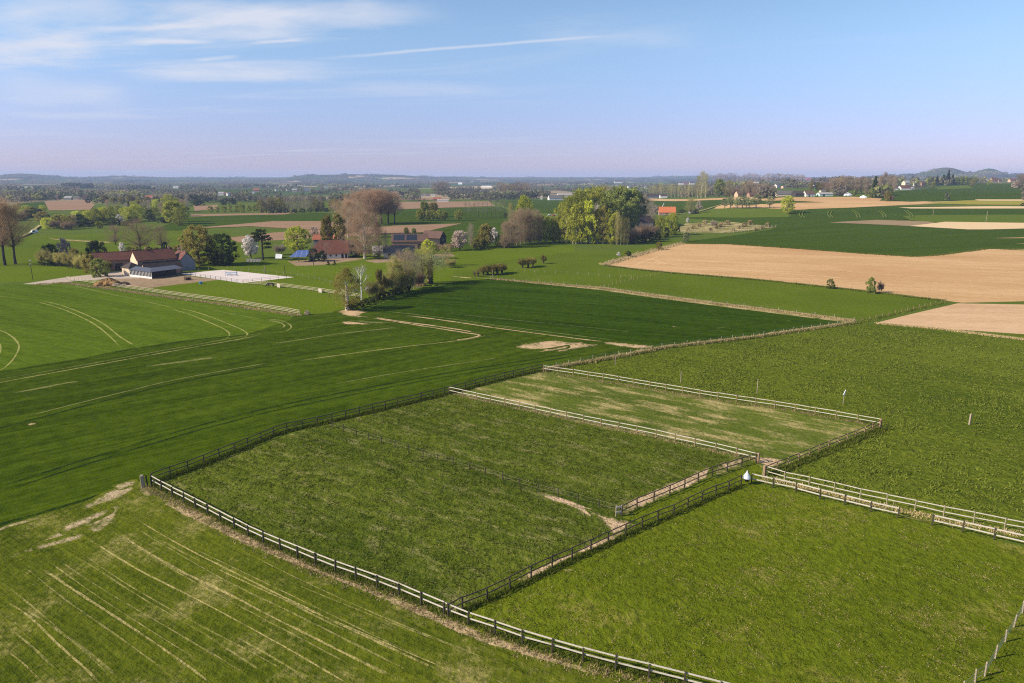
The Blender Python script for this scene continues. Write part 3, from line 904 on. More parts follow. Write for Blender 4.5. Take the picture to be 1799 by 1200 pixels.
# wheel tracks with painted tramline shade, worn soil -------------------------------------------
for i, (pts, wd, off, mt) in enumerate([
    # curved tramlines of the light part
    ([(60, 527), (100, 537), (140, 552), (175, 570), (205, 594), (222, 612)], 0.62, -1.0, 'track_on_light'),
    ([(60, 527), (100, 537), (140, 552), (175, 570), (205, 594), (240, 615)], 0.62, 1.0, 'track_on_light'),
    ([(-60, 520), (0, 521), (60, 527)], 0.77, 0, 'faint_on_light'),
    ([(-40, 590), (0, 598), (9, 610), (4, 626), (-20, 645)], 0.62, -0.9, 'track_on_light'),
    ([(-40, 576), (0, 584), (24, 604), (20, 624), (0, 646), (-30, 660)], 0.62, 0.9, 'track_on_light'),
    ([(300, 540), (340, 552), (380, 568), (405, 580), (410, 590), (395, 599)], 0.62, -1.0, 'track_on_light'),
    ([(300, 540), (345, 551), (390, 568), (422, 582), (426, 591), (405, 600)], 0.62, 1.0, 'track_on_light'),
    ([(120, 500), (200, 518), (270, 533), (320, 545)], 1.02, 0, 'faint_on_light'),
    ([(460, 562), (485, 565), (500, 572), (490, 580)], 0.62, 0, 'track_on_crop'),
    ([(455, 560), (492, 563), (511, 572), (505, 580), (480, 584)], 0.62, 0, 'track_on_crop'),
    ([(360, 542), (420, 554), (470, 563)], 0.85, 0, 'faint_on_light'),
    # headland track
    ([(480, 584), (420, 596), (330, 612), (230, 630), (120, 650), (0, 672), (-100, 690)], 0.74, 0, 'track_on_crop'),
    ([(490, 580), (420, 592), (330, 608), (230, 626), (120, 646), (0, 666), (-100, 684)], 0.77, 0, 'faint_on_crop'),
    ([(400, 625), (330, 634), (240, 646)], 2.12, 0, 'faint_on_crop'),
    ([(0, 694), (60, 684), (110, 674), (155, 668)], 1.61, 0, 'faint_on_crop'),
    # V track and its tail to the left
    ([(590, 547), (620, 551), (690, 563), (760, 572), (830, 583), (852, 587)], 1.27, 0, 'soil_on_crop'),
    ([(640, 556), (700, 566), (770, 577), (820, 585), (843, 589), (820, 595), (780, 599)], 1.02, 0, 'soil_on_crop'),
    ([(852, 586), (848, 591), (800, 599), (720, 608), (640, 618), (560, 629), (500, 638)], 0.68, 0, 'track_on_crop'),
    ([(715, 571), (680, 577), (600, 586), (520, 598), (460, 606)], 1.19, 0, 'faint_on_crop'),
    ([(500, 638), (400, 655), (300, 675), (200, 700), (100, 726), (0, 752), (-80, 772)], 1.10, 0, 'furrow_shade_on_crop'),
    ([(500, 633), (400, 650), (300, 669), (200, 693), (100, 718), (0, 744)], 0.77, 0, 'faint_on_crop'),
    ([(1060, 612), (900, 637), (760, 660), (600, 690), (480, 715), (360, 745), (240, 780), (120, 817), (0, 855), (-80, 880)], 0.85, 0, 'furrow_shade_on_crop'),
    ([(1060, 618), (900, 643), (760, 666), (600, 697), (480, 722), (360, 753), (240, 788), (120, 826), (0, 865), (-80, 890)], 0.77, 0, 'furrow_shade_on_crop'),
    ([(900, 625), (700, 655), (560, 680)], 0.68, 0, 'faint_on_crop'),
    ([(180, 626), (120, 635), (0, 654)], 0.85, 0, 'furrow_shade_on_crop'),
    ([(430, 588), (330, 599), (230, 614), (180, 624)], 0.77, 0, 'furrow_shade_on_crop'),
    # tracks along the deep-green field
    ([(690, 552), (760, 560), (870, 576), (960, 588), (1040, 598), (1120, 606), (1160, 610)], 1.02, 0, 'soil_on_crop'),
    ([(660, 545), (760, 556), (870, 571), (1000, 588), (1100, 600)], 0.77, 0, 'faint_on_crop'),
    ([(760, 548), (900, 562), (1000, 572), (1070, 579), (1145, 588)], 0.56, 0, 'track_on_deep'),
    ([(1150, 588), (1270, 577), (1350, 567), (1440, 559)], 0.77, 0, 'furrow_shade_on_crop'),
    ([(1250, 577), (1285, 575)], 0.93, 0, 'track_on_deep'),
    ([(1172, 573), (1197, 575)], 1.87, 0, 'soil_on_deep'),
    ([(1375, 564), (1395, 562)], 1.24, 0, 'track_on_deep'),
]):
    strip('wheel_track', pts, wd, mt, 4 + i % 5, off, True, 0.3, i)
for pts, mt in (
    ([(584, 548), (605, 543), (630, 544), (652, 548), (640, 553), (664, 558), (630, 559), (600, 555)], 'soil_on_crop'),
    ([(592, 565), (640, 563), (660, 569), (630, 571), (605, 570)], 'soil_on_crop'),
    ([(886, 611), (920, 602), (965, 597), (1010, 600), (1062, 606), (1020, 613), (985, 620), (955, 616), (920, 615)], 'soil_on_crop'),
    ([(1040, 600), (1085, 600), (1165, 609), (1130, 614), (1085, 610)], 'soil_on_crop'),
    ([(950, 613), (975, 610), (998, 606), (1000, 612), (970, 618), (940, 620)], 'soil_on_crop'),
    ([(45, 746), (56, 743), (66, 744), (54, 748)], 'soil_on_crop'),
    ([(600, 560), (690, 566), (660, 570), (610, 564)], 'faint_on_crop'),
):
    blob('bare_soil', pts, mt, 10)

# mown lawn: pale lines fanning to the lower right
for i, (pts, wd, mt) in enumerate([
    ([(140, 938), (200, 975), (250, 1005), (340, 1050), (430, 1098), (520, 1148), (600, 1195), (680, 1240)], 0.26, 'line_on_lawn'),
    ([(190, 925), (250, 965), (320, 1005), (400, 1043), (480, 1085), (560, 1125), (640, 1165), (740, 1215)], 0.45, 'line_on_lawn'),
    ([(225, 900), (265, 928), (340, 970), (420, 1010), (500, 1050), (600, 1098), (700, 1145), (830, 1205)], 0.30, 'line_on_lawn'),
    ([(255, 935), (330, 975), (400, 1008), (470, 1040), (560, 1085), (680, 1142)], 0.33, 'faint_on_lawn'),
    ([(105, 962), (170, 1000), (240, 1045), (300, 1080), (360, 1115), (430, 1160), (500, 1205)], 0.26, 'faint_on_lawn'),
    ([(60, 990), (120, 1030), (200, 1082), (280, 1135), (350, 1185), (400, 1225)], 0.36, 'line_on_lawn'),
    ([(0, 1050), (50, 1082), (100, 1130), (150, 1175), (190, 1215)], 0.26, 'line_on_lawn'),
    ([(20, 1055), (90, 1100), (160, 1150), (230, 1210)], 0.36, 'faint_on_lawn'),
    ([(0, 1135), (40, 1165), (80, 1205)], 0.27, 'line_on_lawn'),
    ([(380, 1100), (470, 1150), (560, 1205)], 0.24, 'faint_on_lawn'),
    ([(80, 970), (180, 1035), (290, 1100), (400, 1165), (470, 1210)], 0.24, 'faint_on_lawn'),
    ([(420, 965), (520, 1015), (640, 1070), (760, 1120), (900, 1175)], 0.24, 'faint_on_lawn'),
    ([(170, 915), (240, 962), (330, 1016), (430, 1070), (540, 1128), (660, 1192)], 0.22, 'faint_on_lawn'),
    ([(210, 910), (300, 965), (400, 1022), (520, 1080), (640, 1140), (770, 1205)], 0.22, 'faint_on_lawn'),
    ([(300, 945), (420, 1002), (540, 1060), (660, 1118), (800, 1180)], 0.20, 'faint_on_lawn'),
    ([(120, 955), (210, 1018), (320, 1082), (430, 1140), (550, 1205)], 0.20, 'faint_on_lawn'),
    ([(30, 985), (110, 1050), (210, 1120), (320, 1200)], 0.25, 'faint_on_lawn'),
    ([(70, 975), (160, 1040), (260, 1105), (380, 1180)], 0.22, 'faint_on_lawn'),
    ([(0, 1020), (80, 1085), (170, 1165), (210, 1205)], 0.22, 'faint_on_lawn'),
    ([(350, 985), (480, 1045), (620, 1105), (760, 1165), (860, 1205)], 0.22, 'line_on_lawn'),
    ([(480, 1010), (620, 1068), (760, 1122), (930, 1185)], 0.20, 'faint_on_lawn'),
    ([(0, 1090), (60, 1140), (120, 1200)], 0.25, 'faint_on_lawn'),
]):
    strip('mown_line', pts, wd, mt, 3 + i % 4, 0.0, True, 0.45, 50 + i)
strip('bare_strip', [(264, 862), (300, 885), (360, 914), (450, 958), (565, 1006), (640, 1035), (705, 1060), (828, 1112), (930, 1147), (1045, 1182), (1160, 1212)], 1.6, 'straw_on_lawn', 6, 0, True, 0.5, 3)
strip('furrow', [(-60, 945), (0, 922), (60, 905), (130, 884), (200, 862), (240, 849)], 1.5, 'furrow_shade_on_crop', 7, 0, False, 0.3, 5)
strip('bare_strip', [(-60, 955), (0, 930), (60, 912), (100, 899)], 0.8, 'soil_on_lawn', 8, 0, True, 0.5, 6)
for pts in ([(135, 892), (180, 866), (235, 846), (248, 850), (240, 862), (200, 882), (150, 898)],
            [(232, 855), (255, 850), (275, 868), (258, 876), (236, 866)],
            [(140, 912), (175, 895), (212, 886), (214, 897), (200, 922), (165, 940), (145, 930)],
            [(55, 960), (95, 936), (140, 928), (150, 940), (110, 958), (70, 970)],
            [(0, 980), (50, 958), (100, 944), (150, 930), (160, 945), (110, 962), (50, 975), (0, 992)],
            [(196, 854), (235, 842), (242, 850), (210, 862)],
            [(100, 925), (150, 905), (190, 890), (200, 900), (150, 925), (110, 940)]):
    blob('bare_soil', pts, 'soil_on_lawn', 9)
# bare lane soil along the paddock fences
strip('worn_path', [(940, 866), (975, 876), (1010, 888), (1040, 902), (1062, 915), (1085, 922)], 1.5, 'soil_on_paddock', 5, 0, True, 0.3, 11)
blob('bare_soil', [(1025, 892), (1062, 901), (1105, 913), (1124, 920), (1100, 938), (1060, 953), (1062, 935), (1045, 914)], 'soil_on_paddock', 6)
strip('worn_path', [(1110, 930), (1068, 948), (1005, 975), (950, 1002), (890, 1032)], 1.3, 'soil_on_paddock', 7, 0, True, 0.4, 12)
strip('worn_path', [(1070, 898), (1095, 900), (1140, 880), (1200, 854), (1250, 832), (1290, 817), (1326, 805)], 2.6, 'soil_on_paddock', 5, 0.5, True, 0.3, 13)
blob('bare_soil', [(1240, 834), (1262, 806), (1330, 796), (1350, 806), (1305, 822), (1262, 841)], 'soil_on_paddock', 8)
blob('bare_soil', [(1315, 803), (1345, 803), (1385, 808), (1360, 822), (1330, 813)], 'soil_on_paddock', 9)
for pts in ([(858, 1052), (895, 1040), (905, 1044), (870, 1056)], [(990, 1000), (1006, 998), (1008, 1004), (992, 1005)],
            [(1700, 945), (1799, 968), (1810, 976), (1730, 956)], [(1760, 1090), (1796, 1050), (1800, 1062), (1770, 1100)],
            [(1315, 940), (1325, 955), (1330, 985), (1320, 975)]):
    blob('bare_soil', pts, 'soil_on_bright', 6)
for pts, wd in (([(1066, 466), (1130, 462), (1200, 466), (1300, 475), (1450, 486), (1600, 500)], 2.2), ([(1150, 455), (1300, 462), (1500, 478), (1799, 500)], 1.8),
                ([(1140, 452), (1165, 462), (1215, 470)], 2.0), ([(1160, 449), (1125, 462), (1110, 468)], 2.4)):
    strip('wheel_track', pts, wd, 'pale_line_on_plough', 5, 0, True, 0.3, 21)
for x in (1405, 1455, 1502, 1548, 1595):
    for dx in (0, 5):
        strip('wheel_track', [(x + dx + 4, 384), (x + dx - (1 if x < 1460 else -2), 378), (x + dx + (2 if x < 1460 else -6), 371)], 0.9, 'faint_on_light', 6, 0, False, 0.1, 31)
strip('dirt_track', [(38, 417), (46, 413), (54, 409), (62, 403), (70, 397)], 3.4, 'soil_on_meadow', 5, 0, False, 0.1, 41)
strip('farm_road', [(1165, 379), (1200, 376), (1222, 374), (1255, 364), (1275, 358)], 3.2, 'soil_on_meadow', 5, 0, False, 0.1, 42)
strip('worn_path', [(780, 484), (810, 487), (840, 490)], 2.0, 'soil_on_meadow', 5, 0, True, 0.3, 43)
for pts in ([(805, 462), (840, 466), (838, 468), (806, 464)],):
    blob('bare_soil', pts, 'soil_on_meadow', 5)
# ------------------------------------------------------------------ fences
_POST = {}


def post_mesh(wd, h, mat, pointed=False):
    key = (wd, round(h, 2), mat, pointed)
    if key not in _POST:
        b = MB()
        c = wd * 0.12
        ring = [(-wd / 2 + c, -wd / 2), (wd / 2 - c, -wd / 2), (wd / 2, -wd / 2 + c), (wd / 2, wd / 2 - c), (wd / 2 - c, wd / 2), (-wd / 2 + c, wd / 2), (-wd / 2, wd / 2 - c), (-wd / 2, -wd / 2 + c)]
        k = 0.35 if pointed else 0.8
        vs = [(x, y, -0.3) for x, y in ring] + [(x, y, h - wd * 0.3) for x, y in ring] + [(x * k, y * k, h) for x, y in ring]
        fs = [tuple(range(7, -1, -1)), tuple(range(16, 24))]
        for l in (0, 8):
            for i in range(8):
                j = (i + 1) % 8
                fs.append((l + i, l + j, l + 8 + j, l + 8 + i))
        b.add(vs, fs)
        _POST[key] = b.mesh('post', MATS[mat])
    return _POST[key]


def along(pts, spacing):
    """even points along a polyline with roughly the given spacing"""
    L = [0.0]
    for i in range(1, len(pts)):
        L.append(L[-1] + (pts[i] - pts[i - 1]).length)
    n = max(1, round(L[-1] / spacing))
    out = []
    for k in range(n + 1):
        s_ = L[-1] * k / n
        i = 1
        while i < len(L) - 1 and L[i] < s_:
            i += 1
        out.append(pts[i - 1].lerp(pts[i], (s_ - L[i - 1]) / max(1e-6, L[i] - L[i - 1])))
    return out


def fence(name, label, px, spacing, height, rails=(), rail_mat='rail_wood', post_mat='post_dark', pw=0.14, rail=(0.05, 0.14), side=0.0, wires=(), wire_mat='wire',
          group=None, pointed=False, jitter=0.045, seed=0, wire_r=0.012, exact=False):
    rng = random.Random(seed)
    raw = [P(*p) for p in px]
    pts = raw if exact else along(raw, spacing)
    root = empty(name, pts[0], 0, label, 'fence', group)
    o0 = pts[0]
    tops = []
    for i, p in enumerate(pts):
        d = pts[min(i + 1, len(pts) - 1)] - pts[max(i - 1, 0)]
        po = bpy.data.objects.new('post', post_mesh(pw, height, post_mat, pointed))
        po.location = p - o0
        po.rotation_euler = (rng.uniform(-jitter, jitter), rng.uniform(-jitter, jitter), math.atan2(d.y, d.x))
        po.scale = (1, 1, rng.uniform(0.93, 1.07))
        link(po, root)
        tops.append(p - o0)
    for z in rails:
        b = MB()
        for i in range(len(tops) - 1):
            d = (tops[i + 1] - tops[i])
            L = d.length
            d = d / max(L, 1e-6)
            s_ = Vector((-d.y, d.x, 0)).normalized() * side * (pw / 2 + rail[0] / 2 + 0.002)
            ext = d * 0.02
            a_ = tops[i] + s_ + Vector((0, 0, z + rng.uniform(-0.045, 0.045))) + ext * (-1 if i == 0 else 1) * 1
            b_ = tops[i + 1] + s_ + Vector((0, 0, z + rng.uniform(-0.045, 0.045)))
            b.beam(a_, b_, rail[0], rail[1])
        b.build('rail', MATS[rail_mat], root)
    for z in wires:
        b = MB()
        for i in range(len(tops) - 1):
            a_, c_ = tops[i] + Vector((0, 0, z)), tops[i + 1] + Vector((0, 0, z))
            m_ = (a_ + c_) / 2 - Vector((0, 0, 0.03))
            b.tube([a_, m_, c_], [wire_r] * 3, 3)
        b.build('wire', MATS[wire_mat], root)
    return root


FRONT = [(266, 852), (291, 866), (448, 948), (563, 996), (629, 1020), (701, 1047), (827, 1100), (926, 1134), (1040, 1167), (1168, 1199), (1260, 1222), (1330, 1240)]
sp = (P(563, 996) - P(290.7, 866)).length / 11.0
fence('paddock_fence', 'long fence of dark posts and sunlit pale rails crossing the foreground beside the lawn', FRONT, sp, 1.42, (1.30, 0.70), side=1, pw=0.14, rail=(0.05, 0.125), seed=1)
BACK = [(267, 848), (327, 827), (408, 795), (433, 785), (458, 775), (480, 765), (504, 757), (530, 752), (583, 740), (690, 715), (789, 691), (900, 662), (952, 651)]
sp = (P(433, 785) - P(327, 827)).length / 4.0
fence('paddock_fence', 'dark two rail fence between the green crop and the paddocks', BACK, sp, 1.42, (1.30, 0.70), rail_mat='rail_shaded', side=1, pw=0.14, rail=(0.05, 0.13), seed=2)
fence('paddock_fence', 'pale two rail fence between the green paddock and the straw patched paddock',
      [(789, 692), (900, 716), (1013, 741), (1145, 768), (1202, 781), (1267, 796), (1331, 812)], 3.2, 1.42, (1.30, 0.68), side=1, pw=0.10, rail=(0.045, 0.11), post_mat='post_brown', seed=3)
fence('paddock_fence', 'pale two rail fence between the straw patched paddock and the rough pasture',
      [(955, 653), (1054, 667), (1232, 698), (1312, 710), (1397, 723), (1545, 749)], 3.3, 1.42, (1.30, 0.68), side=1, pw=0.10, rail=(0.045, 0.11), post_mat='post_brown', seed=4)
fence('paddock_fence', 'dark shaded fence closing the right end of the straw patched paddock',
      [(1547, 752), (1480, 780), (1443, 795), (1383, 820), (1345, 835)], 2.6, 1.42, (1.30, 0.70), rail_mat='rail_shaded', side=-1, pw=0.13, rail=(0.05, 0.12), post_mat='post_brown', seed=5)
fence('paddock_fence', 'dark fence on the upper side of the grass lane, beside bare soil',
      [(1092, 907), (1117, 894), (1169, 873), (1195, 862), (1239, 841), (1287, 825), (1328, 812)], 3.0, 1.42, (1.30, 0.62), rail_mat='rail_shaded', side=1, pw=0.13, rail=(0.05, 0.12), seed=6)
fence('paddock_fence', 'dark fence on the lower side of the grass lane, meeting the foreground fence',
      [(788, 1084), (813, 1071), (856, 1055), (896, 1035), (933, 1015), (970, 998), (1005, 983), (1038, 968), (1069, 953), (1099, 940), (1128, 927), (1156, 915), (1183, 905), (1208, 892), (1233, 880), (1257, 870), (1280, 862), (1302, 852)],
      3.0, 1.42, (1.30, 0.66), rail_mat='rail_shaded', side=1, pw=0.14, rail=(0.05, 0.12), seed=7, exact=True)
fence('paddock_fence', 'thin posted pale double rail fence along the rough pasture, behind the brighter rails',
      [(1340, 834), (1375, 845), (1440, 859), (1498, 873), (1543, 883), (1588, 892), (1638, 905), (1690, 914), (1742, 926), (1798, 935), (1880, 955)], 3.0, 1.45, (1.32, 0.66), side=1, pw=0.10, rail=(0.045, 0.11), post_mat='post_pale', seed=8)
fence('paddock_fence', 'bright pale two rail fence from the fly trap to the open gap',
      [(1320, 849), (1358, 857), (1398, 865), (1440, 877), (1483, 887), (1529, 899), (1577, 910)], 3.0, 1.42, (1.28, 0.60), side=1, pw=0.13, rail=(0.05, 0.15), seed=9, exact=True)
fence('paddock_fence', 'bright pale two rail fence starting after the open gap and leaving at the right edge',
      [(1637, 923), (1690, 935), (1746, 948), (1802, 961), (1870, 978)], 3.0, 1.42, (1.28, 0.60), side=1, pw=0.13, rail=(0.05, 0.15), seed=10, exact=True)
fence('wire_fence', 'thin electric wire fence with slim dark posts dividing the large green paddock',
      [(583, 752), (604, 758), (626, 767), (648, 773), (670, 780), (694, 786), (718, 793), (743, 802), (769, 810), (796, 817), (824, 825), (853, 835), (883, 844), (913, 855), (946, 865), (980, 873), (1015, 882), (1052, 893), (1090, 903)],
      3, 1.25, wires=(1.1, 0.6), post_mat='post_dark', pw=0.10, wire_mat='post_pale', seed=11, exact=True, wire_r=0.010)
fence('wire_fence', 'leaning wooden post and wire fence at the lower right corner of the bright paddock',
      [(1690, 1222), (1713, 1199), (1730, 1188), (1748, 1157), (1766, 1128), (1781, 1102), (1796, 1077), (1815, 1045)], 3, 1.30, wires=(1.15, 0.75, 0.4), post_mat='post_pale', pw=0.11, seed=12, exact=True, jitter=0.05)
fence('wire_fence', 'post and wire fence along the edge of the rough pasture below the dark green crop',
      [(955, 651), (1003, 641), (1036, 634), (1102, 624), (1165, 611), (1218, 606), (1330, 592), (1420, 579), (1500, 567)], 3.6, 1.25, wires=(1.1, 0.7, 0.35), post_mat='post_pale', pw=0.11, seed=13, pointed=True)
fence('wire_fence', 'pale stakes on the dry verge between the dark green crop and the meadow',
      [(862, 490), (960, 498), (1060, 507), (1200, 527), (1330, 542), (1500, 564)], 5.5, 1.2, wires=(1.05, 0.6), post_mat='post_pale', pw=0.12, seed=14)
fence('wire_fence', 'small stake fence between the long meadow and the tan ploughed field',
      [(1070, 471), (1180, 481), (1330, 492), (1500, 510), (1660, 529)], 5.0, 1.2, wires=(1.05, 0.6), post_mat='post_brown', pw=0.11, seed=15)
fence('wire_fence', 'short stake fence on the slope between the meadow and the second tan field',
      [(1662, 530), (1592, 547), (1525, 563), (1500, 568)], 4.0, 1.2, wires=(1.05, 0.6), post_mat='post_brown', pw=0.11, seed=16)
fence('wire_fence', 'row of stakes across the meadow near the pollard willows', [(905, 476), (960, 480), (1010, 482), (1060, 486), (1110, 490)], 5.0, 1.2, wires=(1.05,), post_mat='post_pale', pw=0.13, seed=17)
fence('wire_fence', 'dark stake fence linking the meadow to the ploughed field on a grassy bank', [(1055, 507), (1090, 497), (1125, 489), (1165, 481)], 3.5, 1.2, wires=(1.05,), post_mat='post_brown', pw=0.12, seed=18)
fence('orchard_fence', 'row of pale stakes round the dry orchard corner', [(1198, 410), (1283, 409.5), (1320, 405), (1363, 400)], 5.0, 2.6, wires=(2.3, 1.4), post_mat='post_pale', pw=0.35, seed=19)
fence('wire_fence', 'stakes behind the white riding arena on the bright grass', [(330, 478), (394, 472), (460, 478), (520, 485), (560, 493), (600, 503)], 4.5, 1.35, wires=(1.2, 0.7), post_mat='post_pale', pw=0.12, seed=20)
fence('arena_fence', 'thin dark rail fence round the near side of the white riding arena', [(318, 482), (372, 490), (425, 498), (470, 493), (517, 487)], 3.6, 1.4, (1.3, 0.75), rail_mat='post_dark', post_mat='post_dark', pw=0.11, rail=(0.04, 0.06), side=0, seed=21)
fence('rail_fence', 'long pale three rail fence from the farm lane to the crop field corner',
      [(118, 492), (160, 498), (200, 504), (300, 519), (400, 532), (450, 540), (500, 548), (527, 553)], 2.8, 1.55, (1.42, 0.95, 0.50), rail_mat='rail_tan', side=-1, pw=0.14, rail=(0.05, 0.11), post_mat='post_pale', seed=22)
fence('rail_fence', 'pale three rail fence from the arena corner to the birch trees', [(427, 499), (460, 501), (500, 505), (560, 513), (600, 519), (634, 524)], 2.8, 1.55, (1.42, 0.95, 0.50), rail_mat='rail_tan', side=-1, pw=0.14, rail=(0.05, 0.11), post_mat='post_pale', seed=23)
fence('wire_fence', 'tall stake fence beside the hedge left of the red roofed farm', [(80, 462), (120, 468), (165, 476), (190, 484)], 3.0, 1.9, wires=(1.7, 0.9), post_mat='post_pale', pw=0.12, seed=24)
fence('wire_fence', 'small stake fence along the bank of the tan ploughed field near the grove', [(1062, 466), (1100, 455), (1150, 441), (1196, 428)], 6.0, 1.3, wires=(1.1,), post_mat='post_pale', pw=0.13, seed=25)

# gate posts, corner posts and single stakes


def post_thing(name, label, px, wd, h, mat, cat='post', group=None, rz=0.3):
    p = P(*px)
    o_ = bpy.data.objects.new(name, post_mesh(wd, h, mat))
    o_.location = p
    o_.rotation_euler = (0.02, -0.02, rz)
    link(o_)
    return tag(o_, label, cat, group)


post_thing('corner_post', 'thick pale concrete post at the corner where the crop, lawn and paddock fences meet', (252, 856), 0.42, 1.75, 'post_pale')
post_thing('gate_post', 'short dark post beside the thick pale corner post', (259, 853), 0.16, 1.5, 'post_dark')
post_thing('corner_post', 'stout brown post at the right tip of the straw patched paddock', (1546, 752), 0.36, 1.6, 'post_brown')
post_thing('gate_post', 'brown post at the muddy gateway below the straw patched paddock', (1332, 814), 0.22, 1.6, 'post_brown')
post_thing('gate_post', 'stout post ending the pale double rail fence by the fly trap', (1343, 836), 0.26, 1.55, 'post_brown')
for x, y, h, lb in ((1081, 641, 2.2, 'thin stake in the rough pasture nearest the dark paddock corner'), (1196, 672, 2.3, 'thin stake standing in the rough pasture behind the far pale fence'),
                    (1330, 691, 2.8, 'tall thin greenish stake in the rough pasture near the bent white marker'), (1703, 746, 1.9, 'short bleached stake alone in the rough pasture on the right')):
    post_thing('stake', lb, (x, y), 0.13 if x < 1600 else 0.26, h, 'post_pale', 'stake')
for x, y, h, lb in ((466, 480, 3.0, 'pale post standing on the grass behind the white arena'), (501, 482, 4.0, 'slim dark post on the grass behind the arena tip'), (866, 489, 3.4, 'tall stake on the verge beside the row of pollard willows')):
    post_thing('stake', lb, (x, y), 0.35 if x == 466 else 0.2, h, 'post_pale' if x != 501 else 'post_dark', 'stake')
# H-shaped rail end where the lane fence stops
g = empty('rail_end', P(1087, 907), 0.25, 'short pale rail end of two posts and two boards where the lane opens', 'fence')
for sx in (-0.35, 0.35):
    po = bpy.data.objects.new('post', post_mesh(0.13, 1.45, 'post_pale'))
    po.location = (sx, 0, 0)
    link(po, g)
for z in (1.28, 0.62):
    b = MB()
    b.box(-0.42, 0.42, -0.11, -0.07, z - 0.1, z + 0.1)
    b.build('rail', MATS['rail_wood'], g)
# bent white marker in the pasture
g = empty('weather_vane', P(1481, 711), 0.4, 'bent white vane on a slim grey post in the rough pasture', 'vane')
b = MB()
b.tube([(0, 0, 0), (0, 0, 1.9)], [0.06, 0.05], 6)
b.build('post', MATS['post_pale'], g)
b = MB()
b.beam((-0.25, 0, 2.0), (0.32, 0.05, 1.85), 0.08, 0.22)
b.beam((-0.05, 0, 2.0), (0.30, 0, 2.75), 0.08, 0.20)
b.build('vane', MATS['plastic_white'], g)
# horse-fly trap: silver cone, black ball, pole
g = empty('fly_trap', P(1311, 851), 0.3, 'silver cone shaped fly trap with hanging black ball beside the lane fence', 'fly trap')
b = MB()
b.tube([(0.55, 0.1, 0), (0.5, 0.1, 1.9), (0.05, 0, 2.45)], [0.05, 0.045, 0.03], 6)
b.build('stand', MATS['post_brown'], g)
b = MB()
prof = [(0.70, 1.10), (0.66, 1.28), (0.60, 1.40), (0.40, 1.72), (0.20, 2.02), (0.10, 2.25), (0.05, 2.38)]
vs, fs = [], []
for r_, z in prof:
    for k in range(14):
        a_ = 2 * math.pi * k / 14
        vs.append((r_ * math.cos(a_), r_ * math.sin(a_), z))
for l in range(len(prof) - 1):
    for k in range(14):
        fs.append((l * 14 + k, l * 14 + (k + 1) % 14, (l + 1) * 14 + (k + 1) % 14, (l + 1) * 14 + k))
fs.append(tuple((len(prof) - 1) * 14 + k for k in range(14)))
b.add(vs, fs)
b.build('cone', MATS['trap_white'], g)
b = MB()
vs, fs = [], []
for i in range(7):
    ph = math.pi * i / 6
    for k in range(12):
        a_ = 2 * math.pi * k / 12
        vs.append((0.36 * math.sin(ph) * math.cos(a_), 0.36 * math.sin(ph) * math.sin(a_), 0.80 + 0.36 * math.cos(ph)))
for l in range(6):
    for k in range(12):
        fs.append((l * 12 + k, (l + 1) * 12 + k, (l + 1) * 12 + (k + 1) % 12, l * 12 + (k + 1) % 12))
b.add(vs, fs)
b.build('ball', MATS['black_ball'], g, smooth=True)
g.scale = (0.76, 0.76, 0.84)
# wire gate across the gap in the right paddock (hanging rope)
g = empty('rope_gate', P(1577, 911), 0, 'slack rope across the open gap between the two bright pale fences', 'gate')
a_, c_ = P(1577, 910) - P(1577, 911) + Vector((0, 0, 0.55)), P(1637, 923) - P(1577, 911) + Vector((0, 0, 0.6))
b = MB()
b.tube([a_, a_.lerp(c_, 0.3) - Vector((0, 0, 0.22)), a_.lerp(c_, 0.6) - Vector((0, 0, 0.25)), c_], [0.02] * 4, 4)
b.build('rope', MATS['post_brown'], g)
# ------------------------------------------------------------------ trees
def grow(mb, ends, rng, p, d, L, r, level, spread, up, sides=5, nseg=3, kids=(4, 3, 3), wig=0.16):
    pts, rad = [Vector(p)], [r]
    q, dd = Vector(p), Vector(d).normalized()
    for i in range(nseg):
        dd = (dd + Vector((rng.uniform(-wig, wig), rng.uniform(-wig, wig), rng.uniform(-wig, wig) + up * 0.18))).normalized()
        q = q + dd * (L / nseg)
        pts.append(q.copy())
        rad.append(max(0.012, r * (1 - 0.75 * (i + 1) / nseg)))
    mb.tube(pts, rad, sides, cap=False)
    if level <= 0:
        ends.append((pts[-1], dd, L))
        ends.append((pts[-2], dd, L))
        return
    n = kids[level - 1]
    a0 = rng.uniform(0, 6.28)
    for k in range(n):
        t_ = 0.30 + 0.70 * (k + rng.random()) / n
        i = min(nseg - 1, int(t_ * nseg))
        base = pts[i].lerp(pts[i + 1], t_ * nseg - i)
        a = a0 + k * 2.4 + rng.uniform(-0.4, 0.4)
        s = dd.orthogonal().normalized()
        u = s.cross(dd)
        nd = (dd * (1 - spread * 0.5) + (s * math.cos(a) + u * math.sin(a)) * spread + Vector((0, 0, up * 0.3))).normalized()
        grow(mb, ends, rng, base, nd, L * rng.uniform(0.48, 0.68), r * 0.42, level - 1, spread, up, 3, 2, kids, wig)
    ends.append((pts[-1], dd, L * 0.5))


